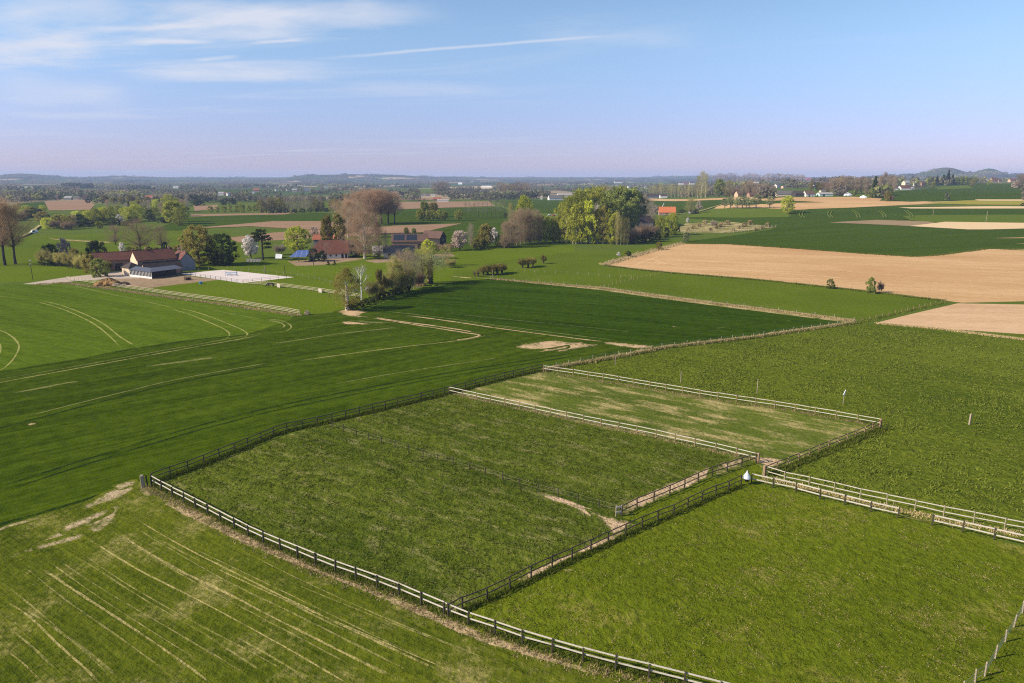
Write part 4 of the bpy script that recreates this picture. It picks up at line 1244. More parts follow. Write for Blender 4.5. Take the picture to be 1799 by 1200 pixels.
def slivers(ends, nrng, per, length, width, droop=0.0, spread=0.75):
    P0, D0, S0 = [], [], []
    for i, (p, d, L) in enumerate(ends):
        P0 += [tuple(p)] * per
        D0 += [tuple(d)] * per
        S0 += [nrng.random()] * per
    P0, D0, S0 = np.array(P0), np.array(D0), np.array(S0)
    n = len(P0)
    d = D0 + nrng.normal(0, spread, (n, 3)) + np.array([0, 0, 0.25 - droop])
    d /= np.linalg.norm(d, axis=1)[:, None]
    start = P0 + nrng.normal(0, length * 0.38, (n, 3))
    ln = length * nrng.uniform(0.4, 1.1, (n, 1))
    side = np.cross(d, nrng.normal(0, 1, (n, 3)))
    side /= np.linalg.norm(side, axis=1)[:, None]
    a = start - side * width / 2
    b = start + side * width / 2
    c = start + d * ln
    v = np.stack([a, b, c], 1).reshape(-1, 3)
    f = np.arange(3 * n).reshape(-1, 3)
    return v, f, np.clip(S0 * 0.6 + nrng.random(n) * 0.4, 0, 1)


def leaf_cloud(nrng, centers, radii, per, leaf, flat=0.0, hang=0.0, seedsh=None):
    n = len(centers) * per
    c = np.repeat(centers, per, 0)
    r = np.repeat(radii, per)[:, None]
    d = nrng.normal(0, 1, (n, 3))
    d /= np.linalg.norm(d, axis=1)[:, None]
    rad = nrng.random((n, 1)) ** 0.45
    pos = c + d * rad * r * np.array([1, 1, 1.0 - flat])
    if hang:
        pos[:, 2] -= hang * nrng.random(n) * r[:, 0]
    nm = d * 0.8 + nrng.normal(0, 0.7, (n, 3)) + np.array([0, 0, 0.25])
    nm /= np.linalg.norm(nm, axis=1)[:, None]
    t1 = np.cross(nm, nrng.normal(0, 1, (n, 3)))
    t1 /= np.linalg.norm(t1, axis=1)[:, None]
    t2 = np.cross(nm, t1)
    s = leaf * nrng.uniform(0.45, 1.25, (n, 1))
    asp = nrng.uniform(0.5, 1.0, (n, 1))
    v = np.stack([pos - t1 * s, pos + t2 * s * asp, pos + t1 * s, pos - t2 * s * asp], 1).reshape(-1, 3) if not hang else \
        np.stack([pos - t1 * s * 0.55, pos - np.array([0, 0, 1]) * s * 1.5, pos + t1 * s * 0.55, pos + np.array([0, 0, 0.5]) * s], 1).reshape(-1, 3)
    f = np.arange(4 * n).reshape(-1, 4)
    sh = np.repeat(nrng.random(len(centers)), per) * 0.6 + nrng.random(n) * 0.4
    return v, f, sh


PROF = {
    'round': lambda z: math.sqrt(max(0, 1 - ((z - 0.58) / 0.44) ** 2)) * 4.0,
    'tall': lambda z: math.sqrt(max(0, 1 - ((z - 0.56) / 0.46) ** 2)) * 2.7,
    'col': lambda z: (min(1, (z - 0.03) / 0.12) if z < 0.55 else max(0.0, 1 - ((z - 0.55) / 0.46) ** 1.6)) * 1.55,
    'bush': lambda z: math.sqrt(max(0, 1 - ((z - 0.42) / 0.60) ** 2)) * 6.0,
    'willow': lambda z: math.sqrt(max(0, 1 - ((z - 0.55) / 0.47) ** 2)) * 4.1,
    'big': lambda z: math.sqrt(max(0, 1 - ((z - 0.52) / 0.49) ** 2)) * 4.3,
    'birch': lambda z: max(0.0, min(1.0, (z - 0.12) / 0.25)) * (1.0 if z < 0.45 else max(0.0, 1 - ((z - 0.45) / 0.56) ** 1.7)) * 2.7,
    'lolly': lambda z: math.sqrt(max(0, 1 - ((z - 0.65) / 0.36) ** 2)) * 3.9,
    'ball': lambda z: math.sqrt(max(0, 1 - ((z - 0.57) / 0.43) ** 2)) * 4.3,
    'cone': lambda z: max(0, (1.02 - z)) * 3.2,
}
Z0 = {'round': 0.20, 'tall': 0.16, 'col': 0.11, 'bush': 0.0, 'willow': 0.12, 'cone': 0.08, 'ball': 0.16, 'big': 0.05, 'lolly': 0.30, 'birch': 0.15}


def proto_leaf(kind, mat, bk, seed):
    rng, nrng = random.Random(seed), np.random.default_rng(seed)
    prof, z0 = PROF[kind], Z0[kind]
    K = {'round': 95, 'tall': 85, 'col': 70, 'bush': 46, 'willow': 90, 'cone': 70, 'ball': 90, 'big': 150, 'lolly': 80, 'birch': 110}[kind]
    cs, rd = [], []
    lob = [(rng.uniform(0, 6.28), rng.uniform(0.0, 0.22), rng.choice((2, 3, 5))) for _ in range(3)]
    while len(cs) < K:
        z = z0 + (1.0 - z0) * rng.random()
        R = prof(z)
        if R <= 0.05:
            continue
        a = rng.uniform(0, 6.28)
        R *= 1 + sum(am * math.sin(n_ * a + ph + z * 5) for ph, am, n_ in lob) * 0.7
        q = R * (rng.random() ** 0.38)
        if kind == 'cone':
            q = R * (rng.random() ** 0.6)
        cs.append((q * math.cos(a), q * math.sin(a), z * 10 + rng.uniform(-0.3, 0.3)))
        rd.append(rng.uniform(0.5, 1.25) * {'round': 1.15, 'tall': 0.95, 'col': 0.55, 'bush': 1.5, 'willow': 0.95, 'cone': 0.7, 'ball': 1.0, 'big': 0.85, 'lolly': 0.8, 'birch': 0.75}[kind])
    per = {'round': 64, 'tall': 60, 'col': 52, 'bush': 150, 'willow': 70, 'cone': 50, 'ball': 60, 'big': 64, 'lolly': 50, 'birch': 100}[kind]
    leaf = {'round': 0.27, 'tall': 0.24, 'col': 0.17, 'bush': 0.30, 'willow': 0.21, 'cone': 0.24, 'ball': 0.25, 'big': 0.19, 'lolly': 0.21, 'birch': 0.105}[kind]
    v, f, sh = leaf_cloud(nrng, np.array(cs), np.array(rd), per, leaf, 0.15, 1.3 if kind in ('col', 'willow', 'birch') else 0.0)
    v[:, 2] = np.maximum(v[:, 2], 0.08)
    crown = np_mesh('crown', v, f, MATS[mat], sh)
    mb, ends = MB(), []
    if kind == 'bush':
        for k in range(5):
            a = k * 1.3
            mb.tube([(0.3 * math.cos(a), 0.3 * math.sin(a), -0.2), (1.2 * math.cos(a), 1.2 * math.sin(a), 3.0), (2.6 * math.cos(a), 2.6 * math.sin(a), 6.2)], [0.22, 0.16, 0.05], 4)
    else:
        top = 9.0 if kind in ('col', 'cone') else 7.0
        r0 = {'col': 0.16, 'cone': 0.22}.get(kind, 0.34)
        mb.tube([(0, 0, -0.3), (0.05, 0.03, 1.2), (0.12, -0.05, 3.6), (0.05, 0.1, top)], [r0 * 1.3, r0, r0 * 0.75, r0 * 0.2], 7)
        nb_ = 7 if kind not in ('col', 'cone') else 10
        for k in range(nb_):
            z = z0 * 10 + 0.6 + k * (top - z0 * 10 - 1) / nb_
            a = k * 2.4 + rng.uniform(-0.4, 0.4)
            R = prof(min(0.95, z / 10 + 0.12)) * 0.8
            mb.tube([(0.08, 0, z), (R * 0.5 * math.cos(a), R * 0.5 * math.sin(a), z + 0.7), (R * math.cos(a), R * math.sin(a), z + 1.5)], [r0 * 0.38, r0 * 0.22, 0.03], 4)
    return mb.mesh('trunk', MATS[bk]), crown


BARE = {'oak': (0.16, 0.57, 0.45, 5.0), 'plane': (0.12, 0.56, 0.46, 3.9), 'poplar': (0.34, 0.67, 0.35, 2.5), 'column': (0.08, 0.56, 0.48, 2.0), 'thin': (0.10, 0.55, 0.48, 0.85), 'young': (0.42, 0.70, 0.31, 1.7)}


def proto_bare(seed, mat, bk, shape, K=80, per=40, tw=0.022, length=0.7, r0=0.22):
    """leafless or just budding crown: limbs fan out from the trunk to clusters of fine twigs inside an irregular outline"""
    rng, nrng = random.Random(seed), np.random.default_rng(seed)
    z0, zc, zh, R0 = BARE[shape]
    mb, ends = MB(), []
    T = 9.2
    pts, a_, b_ = [Vector((0, 0, -0.3))], rng.uniform(0, 6.28), rng.uniform(0.1, 0.3)
    for k in range(1, 7):
        pts.append(Vector((math.cos(a_ + k * 0.7) * b_ * k * 0.25, math.sin(a_ + k * 0.7) * b_ * k * 0.25, T * k / 6)))
    rad = [r0 * 1.35, r0, r0 * 0.86, r0 * 0.66, r0 * 0.46, r0 * 0.26, r0 * 0.06]
    mb.tube(pts, rad, 7, cap=False)
    lob = [(rng.uniform(0, 6.28), rng.uniform(0.08, 0.26), rng.choice((2, 3, 4))) for _ in range(3)]
    n = 0
    while n < K:
        z = z0 + (1.0 - z0) * rng.random()
        q = 1 - ((z - zc) / zh) ** 2
        if q <= 0.02:
            continue
        a = rng.uniform(0, 6.28)
        R = R0 * math.sqrt(q) * (1 + sum(am * math.sin(m_ * a + ph + z * 6) for ph, am, m_ in lob))
        rr = R * rng.random() ** 0.45
        c = Vector((rr * math.cos(a), rr * math.sin(a), z * 10))
        zb = max(z0 * 6 + 0.8, c.z - rr * rng.uniform(0.55, 1.1) - 0.6)
        i = min(5, int(zb / T * 6))
        base = pts[i].lerp(pts[i + 1], zb / T * 6 - i)
        mid = base.lerp(c, 0.5) + Vector((rng.uniform(-0.2, 0.2), rng.uniform(-0.2, 0.2), rng.uniform(-0.35, 0.1)))
        thick = r0 * (0.34 if n % 5 == 0 else 0.15) * (1.1 - 0.6 * z)
        mb.tube([base, mid, c], [thick, thick * 0.55, 0.012], 4 if n % 5 == 0 else 3, cap=False)
        d = (c - mid).normalized()
        d = (d + Vector((0, 0, 0.35))).normalized()
        ends.append((c, d, 1.0))
        ends.append((mid.lerp(c, 0.6), d, 1.0))
        n += 1
    v, f, sh = slivers(ends, nrng, per, length * (1.0 + 0.12 * R0), tw, 0.0, 0.65)
    v[:, 2] = np.maximum(v[:, 2], 0.1)
    return mb.mesh('trunk', MATS[bk]), np_mesh('crown', v, f, MATS[mat], sh)


def proto_shrub_twig(seed, mat, bk, wide=1.0):
    """multi-stemmed bare shrub from the ground up"""
    rng, nrng = random.Random(seed), np.random.default_rng(seed)
    mb, ends = MB(), []
    for k in range(13):
        a = k * 2.4
        q = rng.uniform(0.2, 2.2) * wide
        d = Vector((math.cos(a) * 0.42 * wide, math.sin(a) * 0.42 * wide, 1.0))
        grow(mb, ends, rng, Vector((q * math.cos(a), q * math.sin(a), -0.2)), d, rng.uniform(4.2, 6.6), 0.11, 2, 0.5, 0.35, 4, 3, (3, 4, 3))
    v, f, sh = slivers(ends, nrng, 84, 1.0, 0.044)
    k = 10.0 / v[:, 2].max()
    v *= k
    v[:, 2] = np.maximum(v[:, 2], 0.1)
    for i in range(len(mb.v)):
        mb.v[i] = mb.v[i] * np.array([1, 1, k])
    return mb.mesh('trunk', MATS[bk]), np_mesh('crown', v, f, MATS[mat], sh)


def proto_pollard(seed, mat, bk, per=70):
    """thick short leaning trunk with a mop of upright shoots"""
    rng, nrng = random.Random(seed), np.random.default_rng(seed)
    mb = MB()
    lean = rng.uniform(-0.5, 0.5)
    mb.tube([(0, 0, -0.3), (lean * 0.3, 0, 1.3), (lean, 0.1, 2.6), (lean, 0.1, 3.2)], [0.95, 0.78, 0.85, 0.95], 9)
    ends = []
    for k in range(46):
        a = rng.uniform(0, 6.28)
        ph = math.acos(rng.uniform(-0.05, 1.0))
        d = Vector((math.sin(ph) * math.cos(a), math.sin(ph) * math.sin(a), math.cos(ph) + 0.25)).normalized()
        s = Vector((lean, 0.1, 3.1)) + d * 0.6
        L = rng.uniform(3.2, 5.6) * (0.75 + 0.35 * max(0, d.z))
        mb.tube([s, s + d * L * 0.5 + Vector((0, 0, 0.2)), s + d * L + Vector((0, 0, 0.5))], [0.10, 0.06, 0.02], 3, cap=False)
        for t_ in (0.45, 0.7, 0.95):
            ends.append((s + d * L * t_ + Vector((0, 0, 0.4 * t_)), d, L))
    v, f, sh = slivers(ends, nrng, per, 1.1, 0.12, 0.0, 0.6)
    k = 10.0 / v[:, 2].max()
    v *= k
    return mb.mesh('trunk', MATS[bk]), np_mesh('crown', v, f, MATS[mat], sh)


def proto_cedar(seed):
    rng, nrng = random.Random(seed), np.random.default_rng(seed)
    mb = MB()
    mb.tube([(0, 0, -0.3), (0.05, 0, 3), (0.1, 0.1, 6), (0.0, 0.1, 8.6)], [0.36, 0.28, 0.22, 0.08], 7)
    cs, rd = [], []
    for z, R, n_ in ((8.9, 1.3, 6), (8.1, 2.5, 11), (7.2, 2.9, 12), (6.2, 2.7, 9), (5.1, 2.9, 5), (3.9, 2.3, 3)):
        for k in range(n_):
            a = rng.uniform(0, 6.28) if z > 5.5 else rng.uniform(-0.9, 0.9)
            q = R * (0.45 + 0.55 * rng.random())
            cs.append((q * math.cos(a), q * math.sin(a), z + rng.uniform(-0.25, 0.25)))
            rd.append(rng.uniform(0.7, 1.05))
            mb.tube([(0.05, 0.05, z - 0.5), (q * math.cos(a), q * math.sin(a), z)], [0.08, 0.03], 3, cap=False)
    v, f, sh = leaf_cloud(nrng, np.array(cs), np.array(rd), 46, 0.24, 0.62)
    return mb.mesh('trunk', MATS['bark_dark']), np_mesh('crown', v, f, MATS['leaf_dark'], sh)


def proto_dead(seed):
    rng, nrng = random.Random(seed), np.random.default_rng(seed)
    mb, ends = MB(), []
    mb.tube([(0, 0, -0.3), (0.15, 0, 2.5), (0.05, 0.1, 5), (0.25, 0, 7.5), (0.15, 0, 9.6)], [0.23, 0.17, 0.13, 0.08, 0.02], 7)
    for z, a, L, e in ((2.3, 3.2, 2.6, 0.25), (3.0, 0.1, 2.0, 0.1), (3.9, 2.9, 3.2, 0.9), (5.0, 0.3, 2.6, 0.6), (5.6, 3.5, 2.6, 1.0), (6.3, 1.0, 2.2, 0.8), (6.9, 2.7, 2.2, 1.0), (7.4, 0.2, 1.9, 1.1), (8.0, 3.6, 1.6, 1.1), (8.3, 0.9, 1.4, 1.1)):
        grow(mb, ends, rng, Vector((0.12, 0.03, z)), Vector((math.cos(a), math.sin(a) * 0.8, e)), L, 0.085, 1, 0.6, 0.6, 5, 3, (5, 3, 3))
    v, f, sh = slivers(ends, nrng, 10, 0.8, 0.022)
    return mb.mesh('trunk', MATS['bark_white']), np_mesh('crown', v, f, MATS['blossom_pink'], sh)


def proto_ivy(seed):
    rng, nrng = random.Random(seed), np.random.default_rng(seed)
    mb, ends = MB(), []
    mb.tube([(0, 0, -0.3), (0.05, 0, 3), (0.1, 0, 6.5)], [0.75, 0.62, 0.5], 9)
    for k in range(9):
        a = k * 2.4
        grow(mb, ends, rng, Vector((0.1, 0, 5.2 + 0.15 * k)), Vector((math.cos(a), math.sin(a), 0.25)), 3.4, 0.16, 2, 0.6, 0.1, 4, 3, (3, 3, 3))
    v, f, sh = slivers(ends, nrng, 12, 1.0, 0.06, 0.1)
    v2, f2, sh2 = leaf_cloud(nrng, np.array([(0, 0, 0.4 * k + 0.4) for k in range(16)]), np.full(16, 0.95), 90, 0.2)
    ivy = np_mesh('ivy', v2, f2, MATS['leaf_dark'], sh2)
    return mb.mesh('trunk', MATS['bark_dark']), np_mesh('crown', v, f, MATS['leaf_sage'], sh), ivy


PROTO = {}


def reg(name, fn, n=2):
    PROTO[name] = [fn(1000 + 37 * i + len(PROTO) * 101) for i in range(n)]


for c_ in ('yellow', 'lime', 'green', 'dark', 'olive', 'sage'):
    reg('round_' + c_, lambda s_, c_=c_: proto_leaf('round', 'leaf_' + c_, 'bark_dark', s_))
    reg('bush_' + c_, lambda s_, c_=c_: proto_leaf('bush', 'leaf_' + c_, 'bark_dark', s_))
for c_ in ('yellow', 'lime', 'olive', 'green'):
    reg('col_' + c_, lambda s_, c_=c_: proto_leaf('col', 'leaf_' + c_, 'bark_pale', s_))
    reg('willow_' + c_, lambda s_, c_=c_: proto_leaf('willow', 'leaf_' + c_, 'bark_dark', s_))
reg('tall_green', lambda s_: proto_leaf('tall', 'leaf_green', 'bark_brown', s_))
reg('tall_olive', lambda s_: proto_leaf('tall', 'leaf_olive', 'bark_brown', s_))
reg('tall_lime', lambda s_: proto_leaf('tall', 'leaf_lime', 'bark_brown', s_))
reg('conifer', lambda s_: proto_leaf('cone', 'leaf_dark', 'bark_dark', s_))
for c_ in ('white', 'pink'):
    reg('blossom_' + c_, lambda s_, c_=c_: proto_leaf('round', 'blossom_' + c_, 'bark_brown', s_))
    reg('blossombush_' + c_, lambda s_, c_=c_: proto_leaf('bush', 'blossom_' + c_, 'bark_brown', s_))
reg('poplar_bare', lambda s_: proto_bare(s_, 'twig_russet', 'bark_dark', 'poplar', 120, 46, 0.017, 0.62, 0.17), 3)
reg('oak_bare', lambda s_: proto_bare(s_, 'twig_olive', 'bark_brown', 'oak', 120, 40, 0.022, 0.62, 0.26), 3)
reg('oak_brown', lambda s_: proto_bare(s_, 'twig_brown', 'bark_dark', 'oak', 120, 40, 0.022, 0.62, 0.24), 3)
reg('plane_bare', lambda s_: proto_bare(s_, 'twig_russet', 'bark_pale', 'plane', 170, 62, 0.018, 0.58, 0.24), 2)
reg('bare_grey', lambda s_: proto_bare(s_, 'twig_grey', 'bark_grey', 'column', 90, 38, 0.020, 0.68, 0.14), 3)
reg('bare_brown', lambda s_: proto_bare(s_, 'twig_brown', 'bark_grey', 'column', 90, 42, 0.020, 0.68, 0.14), 3)
reg('bare_olive', lambda s_: proto_bare(s_, 'twig_olive', 'bark_pale', 'column', 90, 42, 0.022, 0.66, 0.13), 2)
reg('poplar_thin', lambda s_: proto_bare(s_, 'twig_olive', 'bark_pale', 'thin', 60, 22, 0.024, 0.8, 0.12), 2)
reg('sapling', lambda s_: proto_bare(s_, 'twig_grey', 'bark_dark', 'young', 26, 16, 0.024, 0.7, 0.13), 2)
reg('bush_straw', lambda s_: proto_leaf('bush', 'dry_straw', 'bark_brown', s_))
for c_ in ('olive', 'dark', 'yellow'):
    reg('big_' + c_, lambda s_, c_=c_: proto_leaf('big', 'leaf_' + c_, 'bark_brown', s_))
reg('birch_olive', lambda s_: proto_leaf('birch', 'leaf_olive', 'bark_pale', s_))
reg('lolly_sage', lambda s_: proto_leaf('lolly', 'leaf_sage', 'bark_dark', s_))
for c_ in ('lime', 'sage', 'olive'):
    reg('ball_' + c_, lambda s_, c_=c_: proto_leaf('ball', 'leaf_' + c_, 'bark_dark', s_))
reg('shrub_brown', lambda s_: proto_shrub_twig(s_, 'twig_brown', 'bark_grey'), 2)
reg('shrub_olive', lambda s_: proto_shrub_twig(s_, 'twig_olive', 'bark_brown'), 2)
reg('shrub_grey', lambda s_: proto_shrub_twig(s_, 'twig_grey', 'bark_grey'), 2)
reg('pollard_olive', lambda s_: proto_pollard(s_, 'leaf_olive', 'bark_dark', 60), 3)
reg('pollard_lime', lambda s_: proto_pollard(s_, 'leaf_sage', 'bark_dark', 30), 2)
reg('pollard_yellow', lambda s_: proto_pollard(s_, 'leaf_lime', 'bark_dark', 44), 2)
reg('pollard_bare', lambda s_: proto_pollard(s_, 'log_cut', 'log_bark', 1), 1)
reg('cedar', proto_cedar, 1)
reg('dead', proto_dead, 1)
reg('ivy', proto_ivy, 1)
_trng = random.Random(5)
NTREES = [0]


def tree(kind, x, y, h, label, sx=1.0, group=None, name=None, cat=None, at=None, hm=None):
    p = at if at is not None else P(x, y)
    hgt = hm if hm else h * mpp(p)
    pr = _trng.choice(PROTO[kind])
    shrub = kind.startswith(('bush', 'shrub', 'blossombush'))
    nm = name or ('shrub' if shrub else {'pollard': 'pollard_willow', 'willow': 'willow_tree', 'conifer': 'conifer_tree', 'cedar': 'cedar_tree', 'dead': 'dead_tree', 'poplar': 'poplar_tree', 'blossom': 'blossom_tree',
                                         'sapling': 'young_tree', 'ivy': 'ivy_tree', 'ball': 'pollard_tree', 'lolly': 'pollard_tree', 'birch': 'birch_tree'}.get(kind.split('_')[0], 'tree'))
    s_ = hgt / 10.0
    e_ = empty(nm, p - Vector((0, 0, 0.05)), _trng.uniform(0, 6.28) if kind not in ('dead', 'cedar') else 0.0, label, cat or ('shrub' if shrub else 'tree'), group)
    e_.scale = (s_ * sx, s_ * sx, s_)
    for me in pr:
        link(bpy.data.objects.new(me.name.split('.')[0] if me.name.split('.')[0] in ('trunk', 'crown', 'ivy') else 'crown', me), e_)
    NTREES[0] += 1
    return e_


def rows(kind, pts, label, group, sx=1.0, jit=0.08):
    for x, y, h in pts:
        tree(kind, x, y, h * _trng.uniform(1 - jit, 1 + jit), label, sx * _trng.uniform(0.92, 1.08), group)


# left edge and hedge by the farm
tree('poplar_bare', 9, 466, 112, 'tall bare tree with dark trunk at the left edge, its crown cut by the frame', 1.15)
tree('poplar_bare', 27, 464, 104, 'tall bare tree beside the one cut by the left frame edge', 1.1)
tree('bush_dark', 90, 465, 34, 'dark clipped evergreen shrub left of the red roofed farm hedge', 0.8)
tree('blossom_pink', 116, 461, 40, 'pale blossoming pear tree in the hedge left of the farm', 0.6)
tree('bush_olive', 133, 466, 28, 'olive hedge shrub under the blossoming pear', 0.85)
tree('bush_lime', 147, 469, 26, 'fresh green hedge shrub between the pear and the barn', 0.8)
tree('bush_olive', 160, 479, 30, 'olive shrub at the left end of the long barn', 0.7)
tree('bush_green', 176, 486, 30, 'rounded green shrub in front of the barn beside the farm lane', 0.85)
tree('bush_dark', 172, 458, 34, 'dark green shrub rising behind the left barn roof end', 0.85)
tree('shrub_olive', 192, 476, 22, 'small yellowish shrub in the dark front of the barn', 0.6)
tree('shrub_olive', 220, 472, 17, 'spindly olive shrub beside the small hip roofed shed', 0.6)
rows('shrub_olive', [(82, 467, 32), (101, 467, 30), (108, 468, 28), (124, 471, 30), (140, 473, 28), (154, 476, 30), (168, 480, 28)], 'olive hedge plant behind the tall stake fence', 'hedge behind the stake fence', 0.8)
rows('bush_olive', [(262, 446, 12), (275, 446, 11), (303, 447, 14), (312, 448, 16), (228, 446, 12)], 'olive garden shrub behind the red barn ridge', 'garden shrubs behind the barn', 1.0)
tree('oak_brown', 203, 430, 33, 'grey bare tree behind the left barn roof', 1.0)
tree('oak_brown', 247, 440, 52, 'broad bare oak with forked dark limbs behind the farm', 1.15)
tree('oak_brown', 284, 436, 38, 'bare tree right of the broad forked oak behind the farm', 0.9)
tree('blossombush_white', 215, 441, 14, 'cream flowering shrub behind the barn ridge', 0.7)
tree('bush_olive', 240, 444, 10, 'low olive hedge behind the main barn roof', 1.5)
tree('bush_dark', 291, 440, 14, 'dark shrub above the chimney end of the farm', 0.7)
tree('blossombush_pink', 322, 449, 20, 'pinkish flowering shrub behind the grey gable', 0.7)
tree('big_olive', 350, 466, 67, 'large olive budding tree behind the grey gabled farm wing', 1.0)
tree('big_dark', 393, 466, 54, 'dense dark green tree on the right of the olive budding tree', 1.08)
tree('bush_dark', 372, 464, 26, 'dark undergrowth between the olive tree and the dark tree', 0.9)
tree('blossom_white', 441, 454, 38, 'white blossoming cherry tree beside the flat topped cedar', 0.9)
tree('cedar', 462, 457, 58, 'dark flat topped cedar on a bare trunk right of the white cherry', 1.0)
tree('big_yellow', 524, 442, 42, 'bright yellow green tree beside the solar carport', 1.3)
tree('shrub_grey', 492, 448, 22, 'thin bare shrub left of the bright yellow green tree', 1.0)
# near hedge with birches
tree('birch_olive', 611, 545, 76, 'budding golden birch at the near end of the ditch hedge', 1.45)
tree('dead', 635, 529, 62, 'white barkless dead tree standing beside the golden birch', 1.0)
for k, (kd, x, y, h, sx, lb) in enumerate([
    ('shrub_olive', 655, 527, 42, 0.60, 'olive budding shrub right behind the white dead tree'),
    ('bush_olive', 668, 523, 46, 0.42, 'leafing olive shrub second from the dead tree in the ditch hedge'),
    ('shrub_olive', 681, 519, 50, 0.60, 'olive shrub third from the dead tree in the ditch hedge'),
    ('bare_olive', 694, 516, 66, 1.25, 'tall yellowish budding tree in the middle of the ditch hedge'),
    ('col_lime', 700, 515, 60, 1.3, 'fresh yellow green column in the middle of the ditch hedge'),
    ('bare_brown', 712, 512, 70, 1.2, 'tallest brown bare tree of the ditch hedge'),
    ('shrub_olive', 705, 514, 44, 0.70, 'olive shrub under the tallest brown hedge tree'),
    ('shrub_olive', 719, 511, 48, 0.65, 'budding shrub right of the tallest brown hedge tree'),
    ('bare_grey', 727, 508, 62, 1.15, 'grey bare tree left of the ivy covered trunk'),
    ('shrub_brown', 736, 506, 36, 0.65, 'brown bare shrub near the cut logs'),
    ('oak_bare', 743, 499, 62, 0.95, 'wide thin bare tree overhanging the cut logs')]):
    tree(kd, x, y, h, lb, sx)
tree('ivy', 756, 499, 60, 'thick dark ivy covered trunk with a sparse spreading crown', 1.0)
for k, x in enumerate(range(612, 715, 9)):
    tree('bush_dark', x + 4, 545 - (x - 612) * 0.34, 11, 'low dark bramble in the ditch under the birch hedge', 1.1, 'dark brambles along the ditch')
tree('blossombush_pink', 540, 553, 8, 'pale dry reed clump at the corner post of the three rail fence', 1.0)
# farm two trees
tree('tall_olive', 577, 443, 62, 'left of two slim olive trees behind the red hipped roof', 0.62)
tree('tall_olive', 597, 443, 64, 'right of two slim olive trees behind the red hipped roof', 0.66)
tree('plane_bare', 641, 455, 82, 'large russet bare tree with pale trunk between the two farmhouses', 1.05)
tree('plane_bare', 612, 418, 66, 'russet bare tree behind the slim olive trees', 1.0)
tree('plane_bare', 628, 412, 74, 'second russet bare tree in the clump behind the farmhouses', 0.85)
tree('bush_dark', 551, 458, 20, 'dark shrub at the front corner of the white walled farmhouse', 0.9)
tree('bush_dark', 566, 459, 17, 'dark low shrub between the carport and the farmhouse windows', 0.9)
tree('sapling', 551, 466, 40, 'thin young tree on the lawn edge before the farmhouse', 1.0)
tree('sapling', 575, 462, 36, 'thin young tree in front of the farmhouse windows', 1.0)
tree('conifer', 577, 466, 9, 'small dwarf conifer at the yard edge, left one', 1.4)
tree('conifer', 588, 466, 9, 'small dwarf conifer at the yard edge, right one', 1.4)
tree('blossombush_pink', 553, 415, 16, 'pinkish flowering shrub left of the orange roof', 0.8)
tree('bush_dark', 628, 451, 26, 'dark shrub at the foot of the large russet tree', 0.7)
tree('bush_lime', 662, 455, 10, 'small yellow green shrub right of the russet tree trunk', 0.9)
tree('bare_brown', 667, 453, 60, 'slim brown bare tree before the slate roofed farm', 0.6)
tree('bare_grey', 678, 452, 44, 'slim grey bare tree before the pale patched roof', 0.6)
rows('poplar_bare', [(649, 395, 62), (657, 393, 60), (661, 394, 58), (671, 394, 57), (682, 393, 54), (693, 393, 50)], 'tall bare poplar in the row behind the russet tree', 'row of tall bare poplars', 1.35, 0.05)
rows('ball_lime', [(736, 388, 17), (743, 388, 17.5), (752, 388, 17.5), (759, 388, 18), (771, 388, 17.5), (780, 388, 17.5)], 'round yellow green willow in the row of six beyond the farm', 'six round willows in a row', 0.95, 0.04)
tree('round_lime', 746, 384, 28, 'taller yellow green willow behind the left end of the six round ones', 0.8)
tree('round_olive', 762, 381, 24, 'olive tree behind the six round willows', 1.0)
tree('ball_lime', 806, 388, 19, 'lone round yellow green willow right of the row of six', 1.0)
rows('sapling', [(818 + 7.6 * i, 384.5 - 0.25 * i, 29) for i in range(10)], 'thin bare young tree of the straight row in the green field', 'straight row of thin young trees', 0.9)
tree('bush_dark', 888, 382, 7, 'small dark bush at the right end of the thin tree row', 1.0)
tree('round_lime', 714, 414, 14, 'yellow green tree behind the slate roofed farm', 0.8)
tree('round_green', 727, 413, 12, 'small dark green round tree behind the solar roofed farm', 0.9)
tree('big_yellow', 752, 455, 32, 'bright green rounded tree in front of the brown roofed barn', 1.1)
tree('bush_sage', 716, 458, 22, 'grey green shrub in front of the slate roof', 0.7)
tree('bush_sage', 733, 460, 16, 'low sage shrub left of the bright rounded tree', 0.7)
tree('shrub_brown', 765, 446, 22, 'brown bare shrub right of the bright rounded tree', 0.8)
tree('oak_bare', 783, 467, 34, 'sparse bare shrubby tree on the meadow right of the bright rounded tree', 0.9)
tree('shrub_olive', 792, 470, 18, 'low spreading bush on the meadow behind the ivy trunk', 1.2)
tree('blossom_pink', 808, 440, 33, 'big pale pink blossoming tree right of the dark barn gable', 1.05)
tree('blossom_white', 866, 430, 28, 'white blossoming tree in front of the olive grove edge', 0.72)
tree('bare_grey', 828, 434, 40, 'grey bare tree between the pink and the white blossoming trees', 0.9)
tree('round_olive', 853, 434, 38, 'olive tree directly behind the white blossoming tree', 0.95)
tree('bush_olive', 838, 437, 18, 'olive shrub right of the pink blossoming tree', 0.9)
tree('bush_dark', 850, 436, 13, 'dark hedge bush left of the white blossom trunk', 1.2)
tree('bush_green', 878, 434, 20, 'green shrub right of the white blossoming tree', 0.7)
tree('bush_dark', 887, 435, 12, 'dark hedge bush under the brown bare trees', 1.3)
